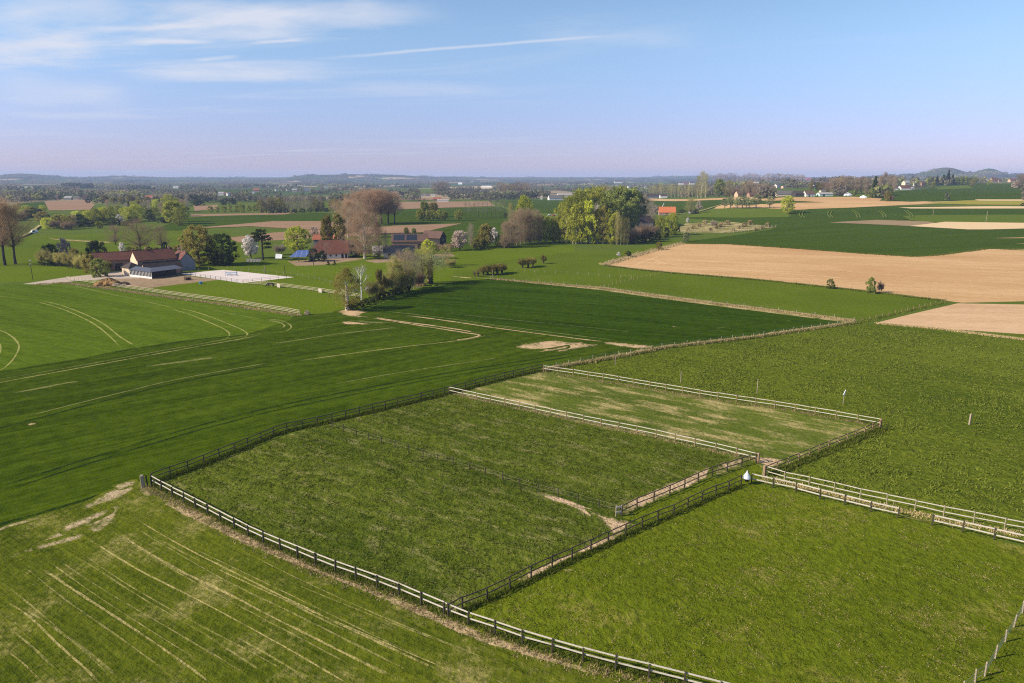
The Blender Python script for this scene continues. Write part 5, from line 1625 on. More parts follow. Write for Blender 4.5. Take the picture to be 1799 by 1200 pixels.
# the grove
rows('bare_brown', [(886, 436, 40), (893, 435, 46), (900, 434, 52), (908, 431, 58), (915, 429, 56), (923, 428, 58), (931, 428, 54), (938, 427, 56), (946, 427, 50)], 'brown bare tree in the left part of the grove', 'brown bare trees of the grove', 1.15)
tree('willow_yellow', 921, 412, 66, 'tall yellow willow rising above the left end of the grove', 0.62)
tree('poplar_thin', 897, 420, 60, 'thin olive poplar left of the tall yellow willow', 0.9)
rows('col_lime', [(951, 426, 46), (961, 426, 50), (970, 426, 44), (982, 425, 50)], 'lime green birch in the front row left of the grove gap', 'front row of lime birches left', 1.35)
rows('col_lime', [(975, 426, 40), (1007, 428, 64), (1016, 428, 70), (1050, 428, 66), (994, 427, 62), (1003, 427, 66), (1012, 428, 70), (1021, 428, 78), (1068, 428, 60), (1075, 429, 56)], 'lime green birch in the front row of the grove', 'front row of lime birches', 1.25)
rows('col_yellow', [(1029, 428, 82), (1036, 428, 74), (1081, 429, 58)], 'yellow green birch in the front row of the grove', 'yellow birches of the grove', 1.2)
rows('bare_brown', [(1043, 428, 58), (1051, 428, 54)], 'reddish bare birch with pale trunk between the leafing birches', 'bare birches of the grove', 0.6)
rows('col_olive', [(1059, 428, 62), (987, 426, 44)], 'olive birch in the front row of the grove', 'olive birches of the grove', 1.3)
tree('dead', 1046, 426, 66, 'pale leafless trunk showing in the middle of the grove', 0.5)
rows('bare_olive', [(1084, 430, 54), (1090, 430, 50), (1096, 430, 46), (1102, 430, 42)], 'slender pale stemmed tree at the right end of the front row', 'slender trees at the right end of the grove', 0.5)
rows('willow_lime', [(990, 414, 56), (1000, 410, 68), (1011, 408, 72), (1022, 406, 73), (1033, 404, 72), (1044, 405, 70)], 'lush yellow green crown at the back of the grove', 'yellow green crowns of the grove', 0.85)
rows('tall_green', [(1068, 402, 64), (1080, 400, 65), (1092, 400, 66), (1105, 400, 64), (1116, 398, 58), (1062, 410, 58), (1088, 408, 56), (1104, 406, 52)], 'green crown in the right part of the grove', 'green crowns of the grove', 1.15)
rows('poplar_thin', [(1046, 398, 64), (1053, 397, 68), (1061, 397, 70), (1069, 398, 64)], 'bare poplar top sticking out above the grove', 'poplar tops above the grove', 1.3)
rows('bare_grey', [(1124, 396, 52), (1133, 394, 46), (1119, 398, 54), (1142, 392, 36)], 'dark bare tree on the right flank of the grove', 'dark bare trees right of the grove', 1.4)
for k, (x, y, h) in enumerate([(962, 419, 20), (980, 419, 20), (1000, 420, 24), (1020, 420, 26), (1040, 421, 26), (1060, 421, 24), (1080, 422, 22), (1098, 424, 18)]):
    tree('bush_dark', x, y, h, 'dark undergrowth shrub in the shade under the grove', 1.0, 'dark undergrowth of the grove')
rows('shrub_brown', [(1107, 428, 33), (1118, 427, 36), (1130, 425, 35), (1141, 422, 32), (1150, 419, 27)], 'mauve brown bare thicket shrub hiding the brown roofed house', 'brown thicket at the right end of the grove', 0.62)
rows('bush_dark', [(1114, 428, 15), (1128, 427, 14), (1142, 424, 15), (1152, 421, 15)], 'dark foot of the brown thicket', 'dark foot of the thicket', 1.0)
tree('willow_lime', 1159, 417, 36, 'yellow green weeping willow next to the brown thicket', 0.72)
tree('willow_yellow', 1179, 413, 38, 'brighter yellow willow at the right end of the grove', 0.85)
tree('bush_dark', 1168, 416, 16, 'dark bush standing in for shadow under the yellow willow', 0.9)  # dark foliage added to paint the shadow at the willow's foot
tree('bush_dark', 1184, 412, 16, 'dark bush standing in for shadow right under the brighter yellow willow', 0.9)  # second dark bush put in as willow shadow
tree('bush_sage', 1205, 424, 16, 'pale sage bush on the bank above the tan field', 0.72)
tree('bush_olive', 1157, 439, 13, 'small olive bush on the bank of the tan field', 0.8)
tree('bush_dark', 1104, 452, 11, 'small dark bush at the pointed corner of the tan field', 0.7)
tree('bush_lime', 1098, 451, 10, 'small light bush beside the dark one at the tan field corner', 0.5)
tree('blossombush_white', 1087, 450, 7, 'tiny white blossoming bush at the tan field corner', 0.8)
tree('willow_lime', 1127, 382, 17, 'round yellow green tree behind the brown roof', 1.0)
tree('conifer', 1137, 385, 18, 'dark pointed conifer behind the brown roof', 1.0)
tree('blossombush_pink', 1091, 388, 14, 'pale blossoming bush left of the brown roof', 0.8)
tree('blossombush_pink', 1149, 376, 15, 'pale pink bush left of the orange roofed house', 0.8)
tree('shrub_olive', 1105, 384, 14, 'thin russet shrub left of the brown roofed house', 0.8)
rows('bush_olive', [(1160, 392, 10), (1170, 393, 11), (1146, 394, 10)], 'low olive shrub between the brown and the orange roof', 'olive shrubs between the houses', 1.0)
# pollards and bushes on the meadow
rows('pollard_olive', [(849, 483, 19), (857, 483, 21), (866, 483, 22), (874, 482, 22), (882, 480, 21)], 'dark pollard willow in the close row of five on the meadow', 'five pollard willows on the meadow', 1.15, 0.04)
rows('pollard_olive', [(918, 471, 19), (928, 470, 21), (936, 468, 19)], 'pollard willow in the group of three right of the row of five', 'three pollard willows on the meadow', 1.05, 0.04)
tree('pollard_olive', 955, 463, 18, 'lone leaning pollard willow right of the group of three', 0.85)
tree('bush_green', 1458, 507, 16, 'small round bush at the lower edge of the tan field', 0.75)
tree('bush_green', 1529, 515, 26, 'leafy green bush at the lower edge of the tan field', 0.62)
tree('shrub_brown', 1546, 514, 24, 'bare brown bush right beside the leafy green one', 0.5)
rows('lolly_sage', [(1273, 367, 20), (1283, 367, 22), (1295, 367, 19), (1304, 367, 22), (1311, 367, 20), (1317, 367, 19), (1328, 367, 24), (1352, 366, 20)], 'pollard tree with fresh leaves in the row beside the tan strip', 'row of pollard trees on the right', 1.0, 0.05)
tree('big_yellow', 1383, 376, 30, 'rounded yellow green tree at the right end of the pollard row', 0.9)
tree('bush_dark', 1389, 373, 15, 'dark lower side growth of the rounded yellow tree', 0.55)
tree('oak_bare', 1214, 376, 27, 'bare budding tree beside the grey shed', 1.0)
tree('blossombush_pink', 1228, 368, 14, 'pale rounded bush over the grey shed', 0.7)
tree('bush_dark', 1222, 376, 8, 'dark hedge at the grey shed', 1.1)
tree('bush_dark', 1198, 374, 6, 'dark low bush by the road right of the orange roof', 1.4)
tree('blossom_white', 1208, 392, 9, 'small pale blossoming tree at the orchard corner', 0.7)
rows('bush_straw', [(1208 + 10 * i, 406 - (i % 4) * 3.5, 6 + (i * 5) % 4) for i in range(15)], 'dry straw coloured orchard bush behind the pale stakes', 'dry bushes of the orchard', 1.0)
tree('shrub_grey', 1254, 400, 15, 'taller bare bush in the dry orchard', 0.9)

# middle distance, left half
MID = [('willow_yellow', 84, 402, 18, 1.0), ('bush_olive', 104, 400, 20, .7), ('willow_olive', 122, 402, 22, .8), ('bush_dark', 140, 397, 18, .8), ('willow_yellow', 156, 394, 22, .8), ('willow_lime', 170, 392, 24, .9),
       ('willow_yellow', 182, 391, 25, .8), ('willow_lime', 195, 392, 27, .8), ('willow_yellow', 228, 390, 24, .8), ('willow_yellow', 240, 388, 26, .9), ('tall_green', 262, 389, 20, 1.0), ('willow_lime', 272, 388, 22, .8),
       ('tall_lime', 306, 394, 36, 1.15), ('willow_lime', 320, 390, 30, .8), ('willow_lime', 300, 372, 28, .9), ('bare_grey', 330, 372, 26, .8), ('bush_lime', 175, 401, 11, .7), ('bush_dark', 111, 403, 8, 1.4),
       ('bush_olive', 220, 397, 8, 1.0), ('bush_green', 286, 390, 7, 1.0), ('bush_green', 296, 390, 6, 1.0), ('conifer', 227, 372, 16, 1.0), ('bare_grey', 262, 372, 18, 1.2), ('bare_brown', 285, 376, 18, 1.2),
       ('willow_yellow', 275, 372, 20, .8), ('willow_yellow', 45, 375, 13, 1.6), ('bush_dark', 50, 383, 11, 1.6), ('bush_dark', 66, 382, 12, 1.4), ('bush_olive', 76, 388, 14, 1.2), ('willow_yellow', 76, 376, 14, 1.0), ('conifer', 68, 380, 12, 1.0),
       ('shrub_brown', 118, 404, 16, .9), ('shrub_brown', 97, 402, 16, .9), ('bush_dark', 128, 396, 14, 1.0), ('willow_lime', 208, 380, 18, 1.0), ('bush_green', 160, 384, 12, 1.4), ('willow_yellow', 135, 384, 12, 1.2),
       ('willow_yellow', 110, 399, 20, .9), ('bare_brown', 130, 400, 20, 1.1), ('bush_dark', 150, 398, 12, 1.2), ('willow_lime', 163, 396, 22, .9), ('bush_dark', 176, 395, 12, 1.3), ('bush_dark', 200, 396, 12, 1.2),
       ('willow_yellow', 220, 389, 22, .8), ('bush_dark', 232, 391, 9, 1.3), ('willow_lime', 248, 384, 22, .9), ('bare_grey', 252, 378, 20, 1.3), ('bare_brown', 300, 378, 20, 1.3), ('bush_olive', 190, 386, 14, 1.2),
       ('willow_lime', 150, 386, 16, 1.1), ('bare_grey', 222, 377, 18, 1.3), ('willow_yellow', 310, 380, 24, .8), ('bush_dark', 288, 392, 9, 1.3), ('bare_brown', 320, 374, 22, 1.2), ('bush_olive', 58, 378, 12, 1.5),
       ('bare_brown', 40, 384, 12, 1.4), ('bush_dark', 38, 388, 9, 1.6), ('willow_lime', 236, 371, 16, 1.0), ('bare_grey', 205, 372, 16, 1.3), ('bush_olive', 245, 366, 12, 1.3), ('bare_brown', 190, 368, 15, 1.3)]
for kd, x, y, h, sx in MID:
    c_ = {'willow_yellow': 'yellow flushed', 'willow_lime': 'yellow green', 'willow_olive': 'olive', 'tall_green': 'green', 'tall_lime': 'tall yellow green', 'bush_olive': 'olive bushy', 'bush_dark': 'dark bushy', 'bush_lime': 'light green bushy',
          'bush_green': 'green bushy', 'conifer': 'dark pointed', 'bare_grey': 'grey bare', 'bare_brown': 'brown bare', 'shrub_brown': 'brown bushy bare'}[kd]
    tree(kd, x, y, h * 1.08, c_ + ' tree in the loose willow belt beyond the left farm', sx * (1.35 if kd.startswith(('willow', 'tall', 'bush')) else 1.2), c_ + ' trees of the left willow belt')
tree('blossombush_white', 211, 393, 15, 'white rounded blossoming tree in the left willow belt', 0.75)
tree('willow_lime', 316, 397, 32, 'large yellow green tree standing out at the right end of the willow belt', 0.8)
tree('blossombush_white', 139, 396, 5, 'small white flowering bush in the left willow belt', 1.0)
rows('bush_lime', [(370, 373, 12), (382, 373, 11), (394, 373, 11), (404, 372, 12), (416, 372, 12), (425, 373, 14), (438, 371, 11), (449, 371, 12)], 'rounded yellow green bush of the row before the left woodland', 'row of rounded bushes', 0.6)
rows('bare_grey', [(462 + 6.5 * i, 374 - 0.3 * i, 23 + (i * 7) % 5) for i in range(17)], 'grey tree of the narrow wood in the middle distance', 'narrow grey wood', 0.9)
rows('willow_olive', [(460, 374, 22), (478, 373, 26), (492, 373, 25), (556, 371, 20), (566, 370, 18), (582, 368, 18), (590, 369, 20)], 'olive tree on the edge of the narrow grey wood', 'olive trees of the narrow wood', 0.9)
rows('bush_dark', [(475 + 14 * i, 375 - 0.4 * i, 7) for i in range(8)], 'dark undergrowth of the narrow grey wood', 'undergrowth of the narrow wood', 1.4)
# belt beyond the grove, right
rows('bare_olive', [(1142 + 6.2 * i, 347.5 - 0.08 * i, 21 + (i * 5) % 4) for i in range(14)], 'straight stemmed budding tree in the long even row', 'long even tree row', 0.8)
rows('poplar_thin', [(1226, 347, 38), (1232, 347, 42), (1239, 347, 40)], 'tall thin poplar of the group of three', 'three tall thin poplars', 1.5)
rows('blossombush_pink', [(1199, 346, 12), (1208, 346, 10), (1216, 346, 11)], 'pale blossoming bush under the long tree row', 'pale bushes under the tree row', 0.75)
tree('round_green', 1263, 347, 30, 'dense green round tree right of the three thin poplars', 0.8)
tree('oak_bare', 1280, 347, 28, 'bare grey tree right of the dense green one', 1.0)
tree('shrub_brown', 1290, 346, 18, 'brown bush right of the bare grey tree', 0.9)
rows('oak_brown', [(1306, 346, 24), (1318, 345, 26), (1332, 345, 22), (1345, 344, 20), (1357, 344, 18)], 'brownish bare tree left of the long low barn', 'brownish trees left of the barn', 1.0)
rows('bush_olive', [(1352, 345, 8), (1360, 345, 9)], 'olive bush against the end of the long low barn', 'bushes at the barn end', 0.9)
rows('oak_brown', [(1455, 341, 20), (1466, 342, 26), (1477, 341, 30), (1488, 340, 28), (1448, 338, 18)], 'brown bare tree behind the barns on the right', 'brown trees behind the barns', 1.0)
rows('tall_olive', [(1425, 336, 14), (1436, 336, 15), (1442, 337, 14)], 'olive tree behind the reddish barn', 'olive trees behind the barns', 1.1)
tree('conifer', 1535, 346, 34, 'tall dark conifer right of the white heap', 0.9)
tree('bush_green', 1530, 348, 16, 'green bush at the foot of the tall dark conifer', 0.6)
tree('big_olive', 1558, 354, 18, 'olive tree standing at the tan field edge', 0.8)
tree('shrub_brown', 1566, 354, 14, 'bare bush beside the olive tree at the tan field edge', 0.6)
rows('bare_brown', [(1505, 340, 26), (1513, 340, 28), (1521, 342, 30), (1545, 338, 30), (1552, 338, 32), (1561, 337, 30), (1570, 336, 26)], 'brown bare tree around the tall conifer', 'brown trees around the conifer', 0.9)
rows('tall_green', [(1548, 347, 22), (1500, 346, 12)], 'green tree beside the conifer', 'green trees beside the conifer', 0.9)
rows('conifer', [(1638, 326, 15), (1645, 326, 16), (1664, 325, 26), (1656, 325, 18), (1672, 325, 18)], 'dark conifer above the upper right field', 'dark conifers above the right field', 1.0)
rows('tall_green', [(1680, 325, 13), (1688, 325, 13), (1696, 325, 14), (1704, 324, 13), (1712, 324, 13), (1632, 327, 14)], 'dark green tree of the small plantation above the right field', 'plantation above the right field', 1.0)
tree('willow_lime', 1639, 330, 12, 'small light tree before the plantation', 0.9)
tree('willow_olive', 1708, 327, 12, 'olive tree at the right end of the plantation', 0.9)
tree('willow_lime', 1738, 325, 9, 'light green bush near the hamlet at the right edge', 1.1)
rows('oak_brown', [(1790, 331, 24), (1797, 330, 20)], 'bare tree at the right picture edge', 'bare trees at the right edge', 1.0)
tree('blossombush_pink', 1784, 330, 12, 'pinkish bush at the right edge below the hamlet', 0.9)
tree('bush_dark', 1796, 363, 6, 'dark bush at the right edge of the tan strips', 0.8)
# more of the plain between the farms and the woods
rows('shrub_brown', [(686, 449, 15), (697, 448, 17), (709, 447, 15), (770, 443, 18), (780, 442, 16), (790, 441, 14)], 'brown bare garden shrub before the slate and solar roofs', 'garden shrubs of the slate farm', 0.9)
rows('ball_sage', [(838 + 9.5 * i, 350.5 - 0.1 * i, 12) for i in range(8)], 'pale green rounded tree of the row beyond the thin young trees', 'pale green row beyond the young trees', 1.1, 0.18)
rows('oak_brown', [(880 + 7.5 * i, 342 - 0.2 * i, 19) for i in range(7)], 'brown bare tree of the wood left above the grove', 'brown wood above the grove', 1.0, 0.12)
rows('oak_brown', [(764 + 7 * i, 339, 18) for i in range(4)], 'brown bare tree of the clump above the red roofed farmhouse', 'brown clump above the farmhouse', 1.0, 0.12)
rows('ball_sage', [(588 + 11 * i, 353 - 0.2 * i, 13) for i in range(8)], 'pale green tree in the hedge above the russet tree', 'pale green hedge above the russet tree', 1.1, 0.2)
rows('big_dark', [(112 + 7 * i, 331, 9) for i in range(8)], 'dark tree of the compact wood below the left hills', 'compact dark wood', 1.1, 0.1)
rows('big_olive', [(185 + 15 * i, 357 + (i % 3), 13) for i in range(9)], 'olive hedge tree above the left willow belt', 'olive hedge above the willow belt', 1.1, 0.2)
rows('bush_dark', [(155, 357, 8), (168, 356, 8), (181, 357, 7), (343, 362, 10), (352, 361, 9), (395, 360, 11), (408, 359, 12)], 'dark bush by the red ploughed fields on the left', 'dark bushes by the red fields', 1.2, 0.15)
rows('oak_brown', [(1256 + 8.5 * i, 321 - 0.1 * i, 14) for i in range(19)], 'bare tree on the skyline above the right farmstead', 'skyline trees above the farmstead', 1.1, 0.2)
# ------------------------------------------------------------------ buildings
def row_z(px, py, y_depth):
    d = pix_dir(px, py)
    return CAM_H + d.z / d.y * y_depth


def opening(root, kind, side, a, z, wd, hg, L, W, frame='frame_white', pane='glass_dark'):
    """window or door proud of a wall; side: front, back, left or right"""
    def bx(b, a0, a1, z0, z1, d0, d1):
        if side == 'front':
            b.box(a0, a1, -d1, -d0, z0, z1)
        elif side == 'back':
            b.box(a0, a1, W + d0, W + d1, z0, z1)
        elif side == 'left':
            b.box(-d1, -d0, a0, a1, z0, z1)
        else:
            b.box(L + d0, L + d1, a0, a1, z0, z1)
    t_ = 0.09
    b = MB()
    bx(b, a - wd / 2, a - wd / 2 + t_, z, z + hg, 0.0, 0.07)
    bx(b, a + wd / 2 - t_, a + wd / 2, z, z + hg, 0.0, 0.07)
    bx(b, a - wd / 2 + t_, a + wd / 2 - t_, z + hg - t_, z + hg, 0.0, 0.07)
    bx(b, a - wd / 2 + t_, a + wd / 2 - t_, z, z + t_, 0.0, 0.10)
    f_ = b.build(kind, MATS[frame], root)
    b = MB()
    bx(b, a - wd / 2 + t_, a + wd / 2 - t_, z + t_, z + hg - t_, 0.0, 0.035)
    b.build('pane' if kind == 'window' else 'panel', MATS[pane], f_)
    return f_


def house(name, label, loc, ang, L, W, eave, ridge, wall, roof, cat='house', hip='', windows=(), doors=(), chimneys=(), over=0.35, group=None, gable=None, sink=0.4):
    root = empty(name, loc, math.radians(ang), label, cat, group)
    hl, hr = ('l' in hip), ('r' in hip)
    b = MB()
    zl = eave if hl else ridge - 0.12
    zr = eave if hr else ridge - 0.12
    h2 = W / 2
    vs = [(0, 0, -sink), (0, W, -sink), (0, W, eave), (0, h2, zl), (0, 0, eave), (L, 0, -sink), (L, W, -sink), (L, W, eave), (L, h2, zr), (L, 0, eave)]
    b.add(vs, [(0, 1, 2, 3, 4), (9, 8, 7, 6, 5), (0, 4, 9, 5), (2, 1, 6, 7)])
    if gable:
        b.f, b.m = [], []
        b.f = [(0, 1, 2, 3, 4), (9, 8, 7, 6, 5), (0, 4, 9, 5), (2, 1, 6, 7)]
        b.m = [1, 1, 0, 0]
        b.build('wall', [MATS[wall], MATS[gable]], root)
    else:
        b.build('wall', MATS[wall], root)
    # roof slabs
    sl = (ridge - eave) / h2
    x0, x1 = -over, L + over
    rx0, rx1 = (h2 * 0.85 if hl else x0), (L - h2 * 0.85 if hr else x1)
    ye, ze = -over, eave - over * sl
    th = 0.16
    b = MB()
    if hip:
        lo = [(x0, ye, ze), (x1, ye, ze), (x1, W + over, ze), (x0, W + over, ze)]
        vs = lo + [(rx0, h2, ridge), (rx1, h2, ridge)] + [(x, y, z + th) for x, y, z in lo] + [(rx0, h2, ridge + th), (rx1, h2, ridge + th)]
        b.add(vs, [(6, 7, 11, 10), (7, 8, 11), (8, 9, 10, 11), (9, 6, 10), (0, 4, 5, 1), (1, 5, 2), (2, 5, 4, 3), (3, 4, 0), (0, 1, 7, 6), (1, 2, 8, 7), (2, 3, 9, 8), (3, 0, 6, 9)])
    else:
        for s_ in (0, 1):
            ya = ye if s_ == 0 else W + over
            vs = [(x0, ya, ze), (x1, ya, ze), (x1, h2, ridge), (x0, h2, ridge), (x0, ya, ze + th), (x1, ya, ze + th), (x1, h2, ridge + th), (x0, h2, ridge + th)]
            b.add(vs, [(3, 2, 1, 0), (4, 5, 6, 7), (0, 1, 5, 4), (1, 2, 6, 5), (3, 0, 4, 7)])
        b.tube([(x0 - 0.02, h2, ridge + th), (x1 + 0.02, h2, ridge + th)], [0.14, 0.14], 6)
    r_ = b.build('roof', MATS[roof], root)
    for cx, cw, ch in chimneys:
        c_ = MB()
        c_.box(cx - cw / 2, cx + cw / 2, h2 - 0.35, h2 + 0.35, ridge - 0.5, ridge + ch)
        c_.box(cx - cw / 2 - 0.06, cx + cw / 2 + 0.06, h2 - 0.41, h2 + 0.41, ridge + ch, ridge + ch + 0.12)
        c_.build('chimney', MATS['brick_red'], r_)
    for w_ in windows:
        opening(root, 'window', *w_, L=L, W=W)
    for d_ in doors:
        opening(root, 'door', *d_, L=L, W=W, frame='timber_dark', pane='wall_dark')
    return root


def hpx(name, label, x0, x1, yb, ye, yr, W, ang, wall, roof, **k):
    p = P(x0, yb)
    m_ = mpp(p)
    L = (x1 - x0) * m_ / math.cos(math.radians(ang))
    eave = row_z(x0, ye, p.y) - p.z
    dm = p.y + W / 2 * math.cos(math.radians(ang))
    ridge = row_z((x0 + x1) / 2, yr, dm) - p.z
    ridge = max(ridge, eave + 0.18 * W)
    return house(name, label, p, ang, L, W, max(1.8, eave), ridge, wall, roof, **k)


# farm one
B1 = house('barn', 'main barn of the left farm with long red roof and pale left gable', P(244, 481), 43, 15.6, 10.6, 5.6, 9.3, 'brick_red', 'roof_red', 'barn', gable='brick_pale',  # sunlit tone of the gable put into a paler brick
           windows=[('front', 3, 3.0, 1.0, 1.2), ('front', 7, 3.0, 1.0, 1.2), ('front', 11, 3.0, 1.0, 1.2)], chimneys=[(5.2, 0.5, 0.9), (14.6, 0.6, 1.0)])
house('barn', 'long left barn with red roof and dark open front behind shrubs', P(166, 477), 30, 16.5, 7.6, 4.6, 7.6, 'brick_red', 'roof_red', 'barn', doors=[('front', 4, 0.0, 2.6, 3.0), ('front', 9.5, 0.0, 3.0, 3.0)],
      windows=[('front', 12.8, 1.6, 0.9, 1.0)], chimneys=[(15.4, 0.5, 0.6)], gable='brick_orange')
house('farm_wing', 'right wing of the left farm with grey gable and lit red roof slope', P(344, 474), 132, 11.5, 6.6, 4.3, 7.8, 'brick_orange', 'roof_red', 'farmhouse', gable='wall_grey', chimneys=[(0.5, 0.5, 0.7)])  # shade on the gable painted in as grey wall colour
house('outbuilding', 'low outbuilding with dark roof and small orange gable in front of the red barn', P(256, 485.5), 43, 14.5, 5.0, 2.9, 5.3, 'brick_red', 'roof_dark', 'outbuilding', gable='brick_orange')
house('shed', 'small hip roofed shed with pale sunlit brick wall beside the farm lane', P(215.5, 483.5), -32, 5.4, 5.2, 3.5, 5.2, 'brick_pale', 'roof_dark', 'shed', hip='lr', doors=[('left', 2.0, 0.0, 1.2, 2.1)])
# veranda with its near corner towards the lane: glazed left side, open right side
g = empty('veranda', P(267, 490), math.radians(60), 'glazed veranda with white frames and blue grey metal roof before the red barn', 'veranda')
VL, VW = 13.5, 15.0
b = MB()
vs = [(-0.35, -0.35, 2.75), (VL + .3, -0.35, 2.75), (VL + .3, 4.6, 3.75), (3.0, 4.6, 3.75), (3.0, VW, 3.75), (-0.35, VW, 2.75)]
vs2 = [(x, y, z + 0.1) for x, y, z in vs]
b.add(vs + vs2, [(3, 2, 1, 0), (5, 4, 3, 0), (6, 7, 8, 9), (6, 9, 10, 11), (0, 1, 7, 6), (1, 2, 8, 7), (2, 3, 9, 8), (3, 4, 10, 9), (4, 5, 11, 10), (5, 0, 6, 11)])
b.build('roof', MATS['roof_metal_blue'], g)
for k in range(16):
    b = MB()
    b.box(-0.08, 0.06, k * 0.98 - 0.08, k * 0.98 + 0.08, 0, 2.78)
    b.build('frame_post', MATS['frame_white'], g)
for k in range(15):
    f_ = MB()
    y = k * 0.98 + 0.49
    f_.box(-0.06, 0.03, y - 0.40, y + 0.40, 0.0, 0.75)
    fo = f_.build('window', MATS['frame_white'], g)
    q = MB()
    q.box(-0.02, 0.0, y - 0.40, y + 0.40, 0.75, 2.72)
    q.build('pane', MATS['glass_dark'], fo)
for k in range(6):
    b = MB()
    b.box(0.4 + k * 2.55, 0.6 + k * 2.55, -0.2, 0.0, 0, 2.75)
    b.build('post', MATS['timber_dark'], g)
b = MB()
b.box(3.0, VL, 4.2, 4.4, 0, 3.6)
b.build('back_wall', MATS['wall_dark'], g)
# farm two
B2 = house('farmhouse', 'white walled farmhouse with big red hipped roof beside the solar carport', P(543, 455), 11, 19.0, 11.5, 2.9, 8.6, 'wall_white', 'roof_red', 'farmhouse', hip='l', over=0.6,
           windows=[('front', 10.6, 0.9, 1.1, 1.2), ('front', 13.4, 0.9, 1.1, 1.2), ('front', 7.5, 0.9, 1.1, 1.2)], doors=[('front', 16.4, 0.0, 1.1, 2.2), ('front', 18.2, 0.0, 1.0, 2.2)], chimneys=[(16.5, 0.7, 1.2)])
house('farm_building', 'orange roofed building with grey wall behind the red hipped farmhouse', P(551, 439), 6, 8.6, 7.0, 5.8, 8.2, 'wall_grey', 'roof_bright_red', 'farm building', windows=[('front', 2.5, 3.6, 1.1, 1.3), ('front', 5.8, 3.6, 1.1, 1.3)])
house('farm_building', 'orange roofed wing seen between the two slim olive trees', P(577, 438), -30, 6.5, 7.0, 4.9, 7.8, 'wall_cream', 'roof_bright_red', 'farm building')
house('farm_building', 'dark roofed wing with pale gable right of the red hipped farmhouse', P(597, 448), 22, 8.0, 8.0, 3.0, 7.2, 'wall_white', 'roof_brown', 'farm building', windows=[('front', 3.0, 1.0, 1.0, 1.1)], doors=[('front', 6.0, 0, 1.2, 2.2)])
g = empty('carport', P(511, 461), math.radians(10), 'open carport with sloping blue solar panel roof', 'carport')
b = MB()
b.add([(-0.6, -0.6, 2.5), (7.2, -0.6, 2.5), (9.4, 6.8, 5.0), (2.6, 6.8, 5.0), (-0.6, -0.6, 2.62), (7.2, -0.6, 2.62), (9.4, 6.8, 5.12), (2.6, 6.8, 5.12)],
      [(3, 2, 1, 0), (4, 5, 6, 7), (0, 1, 5, 4), (1, 2, 6, 5), (2, 3, 7, 6), (3, 0, 4, 7)])
b.build('solar_roof', MATS['solar'], g)
for x, y, z in ((0.2, 0, 2.55), (3.6, 0, 2.55), (6.8, 0, 2.55), (3.2, 6.2, 4.75), (8.6, 6.2, 4.75)):
    b = MB()
    b.box(x - 0.1, x + 0.1, y - 0.1, y + 0.1, -0.2, z)
    b.build('post', MATS['post_brown'], g)
# farm three
B3 = house('barn', 'brown roofed barn with dark solar panels on its front slope behind the russet tree', P(688, 438), 6, 20.5, 10.5, 4.4, 8.0, 'brick_red', 'roof_brown', 'barn', chimneys=[(7.2, 0.5, 0.8)], doors=[('front', 16, 0, 2.6, 2.8)])
b = MB()
sl = (8.0 - 4.4) / 5.25
for x0_, x1_ in ((1.2, 7.4), (8.4, 14.4)):
    y0_, y1_ = 0.5, 4.7
    z0_, z1_ = 4.4 + sl * y0_ + 0.24, 4.4 + sl * y1_ + 0.24
    b.add([(x0_, y0_, z0_), (x1_, y0_, z0_), (x1_, y1_, z1_), (x0_, y1_, z1_), (x0_, y0_, z0_ - .06), (x1_, y0_, z0_ - .06), (x1_, y1_, z1_ - .06), (x0_, y1_, z1_ - .06)],
          [(0, 1, 2, 3), (7, 6, 5, 4), (0, 4, 5, 1), (1, 5, 6, 2), (2, 6, 7, 3), (3, 7, 4, 0)])
b.build('solar_panel', MATS['glass_dark'], B3)
house('barn', 'barn with brown striped roof and dark right gable at the end of the slate farm', P(741, 431), -20, 12.0, 9.0, 4.6, 8.3, 'wall_dark', 'roof_brown', 'barn', doors=[('front', 3, 0, 2.4, 2.6)], windows=[('right', 4.5, 2.5, 1.2, 1.2)])
house('stable', 'low stable with grey slate roof and cream wall in front of the solar barn', P(674, 453), 6, 15.5, 8.5, 2.6, 5.6, 'wall_cream', 'roof_grey', 'stable', doors=[('front', 3, 0, 1.3, 2.1), ('front', 7, 0, 1.3, 2.1)], windows=[('front', 5, 1.0, 0.9, 0.9), ('front', 10, 1.0, 0.9, 0.9)])
house('stable', 'pale roofed lean building left of the slate stable', P(655, 449), 8, 7.5, 6.0, 2.4, 4.6, 'wall_white', 'roof_pale', 'stable')
# houses behind the grove
house('house', 'brown roofed house half hidden behind the mauve thicket', P(1097, 404), 4, 10.0, 10.0, 5.4, 10.0, 'brick_orange', 'roof_brown', 'house')
house('house', 'dark roofed house with pale left gable right of the brown roof', P(1122, 403), 24, 13.5, 9.5, 5.0, 9.6, 'brick_pale', 'roof_dark', 'house', chimneys=[(1.0, 0.6, 1.0)])
house('house', 'house with vivid orange tiled roof beside the road', P(1158, 378.5), -6, 17.0, 11.0, 3.2, 8.6, 'brick_red', 'roof_orange', 'house', windows=[('front', 4, 1.0, 1.2, 1.2), ('front', 12, 1.0, 1.2, 1.2)], doors=[('front', 8, 0, 1.2, 2.2)], hip='', chimneys=[(13, .6, .9)])
hpx('shed', 'small grey shed under the pale bush by the road', 1213, 1221, 375, 371, 369, 5, 10, 'wall_grey', 'roof_grey', cat='shed')
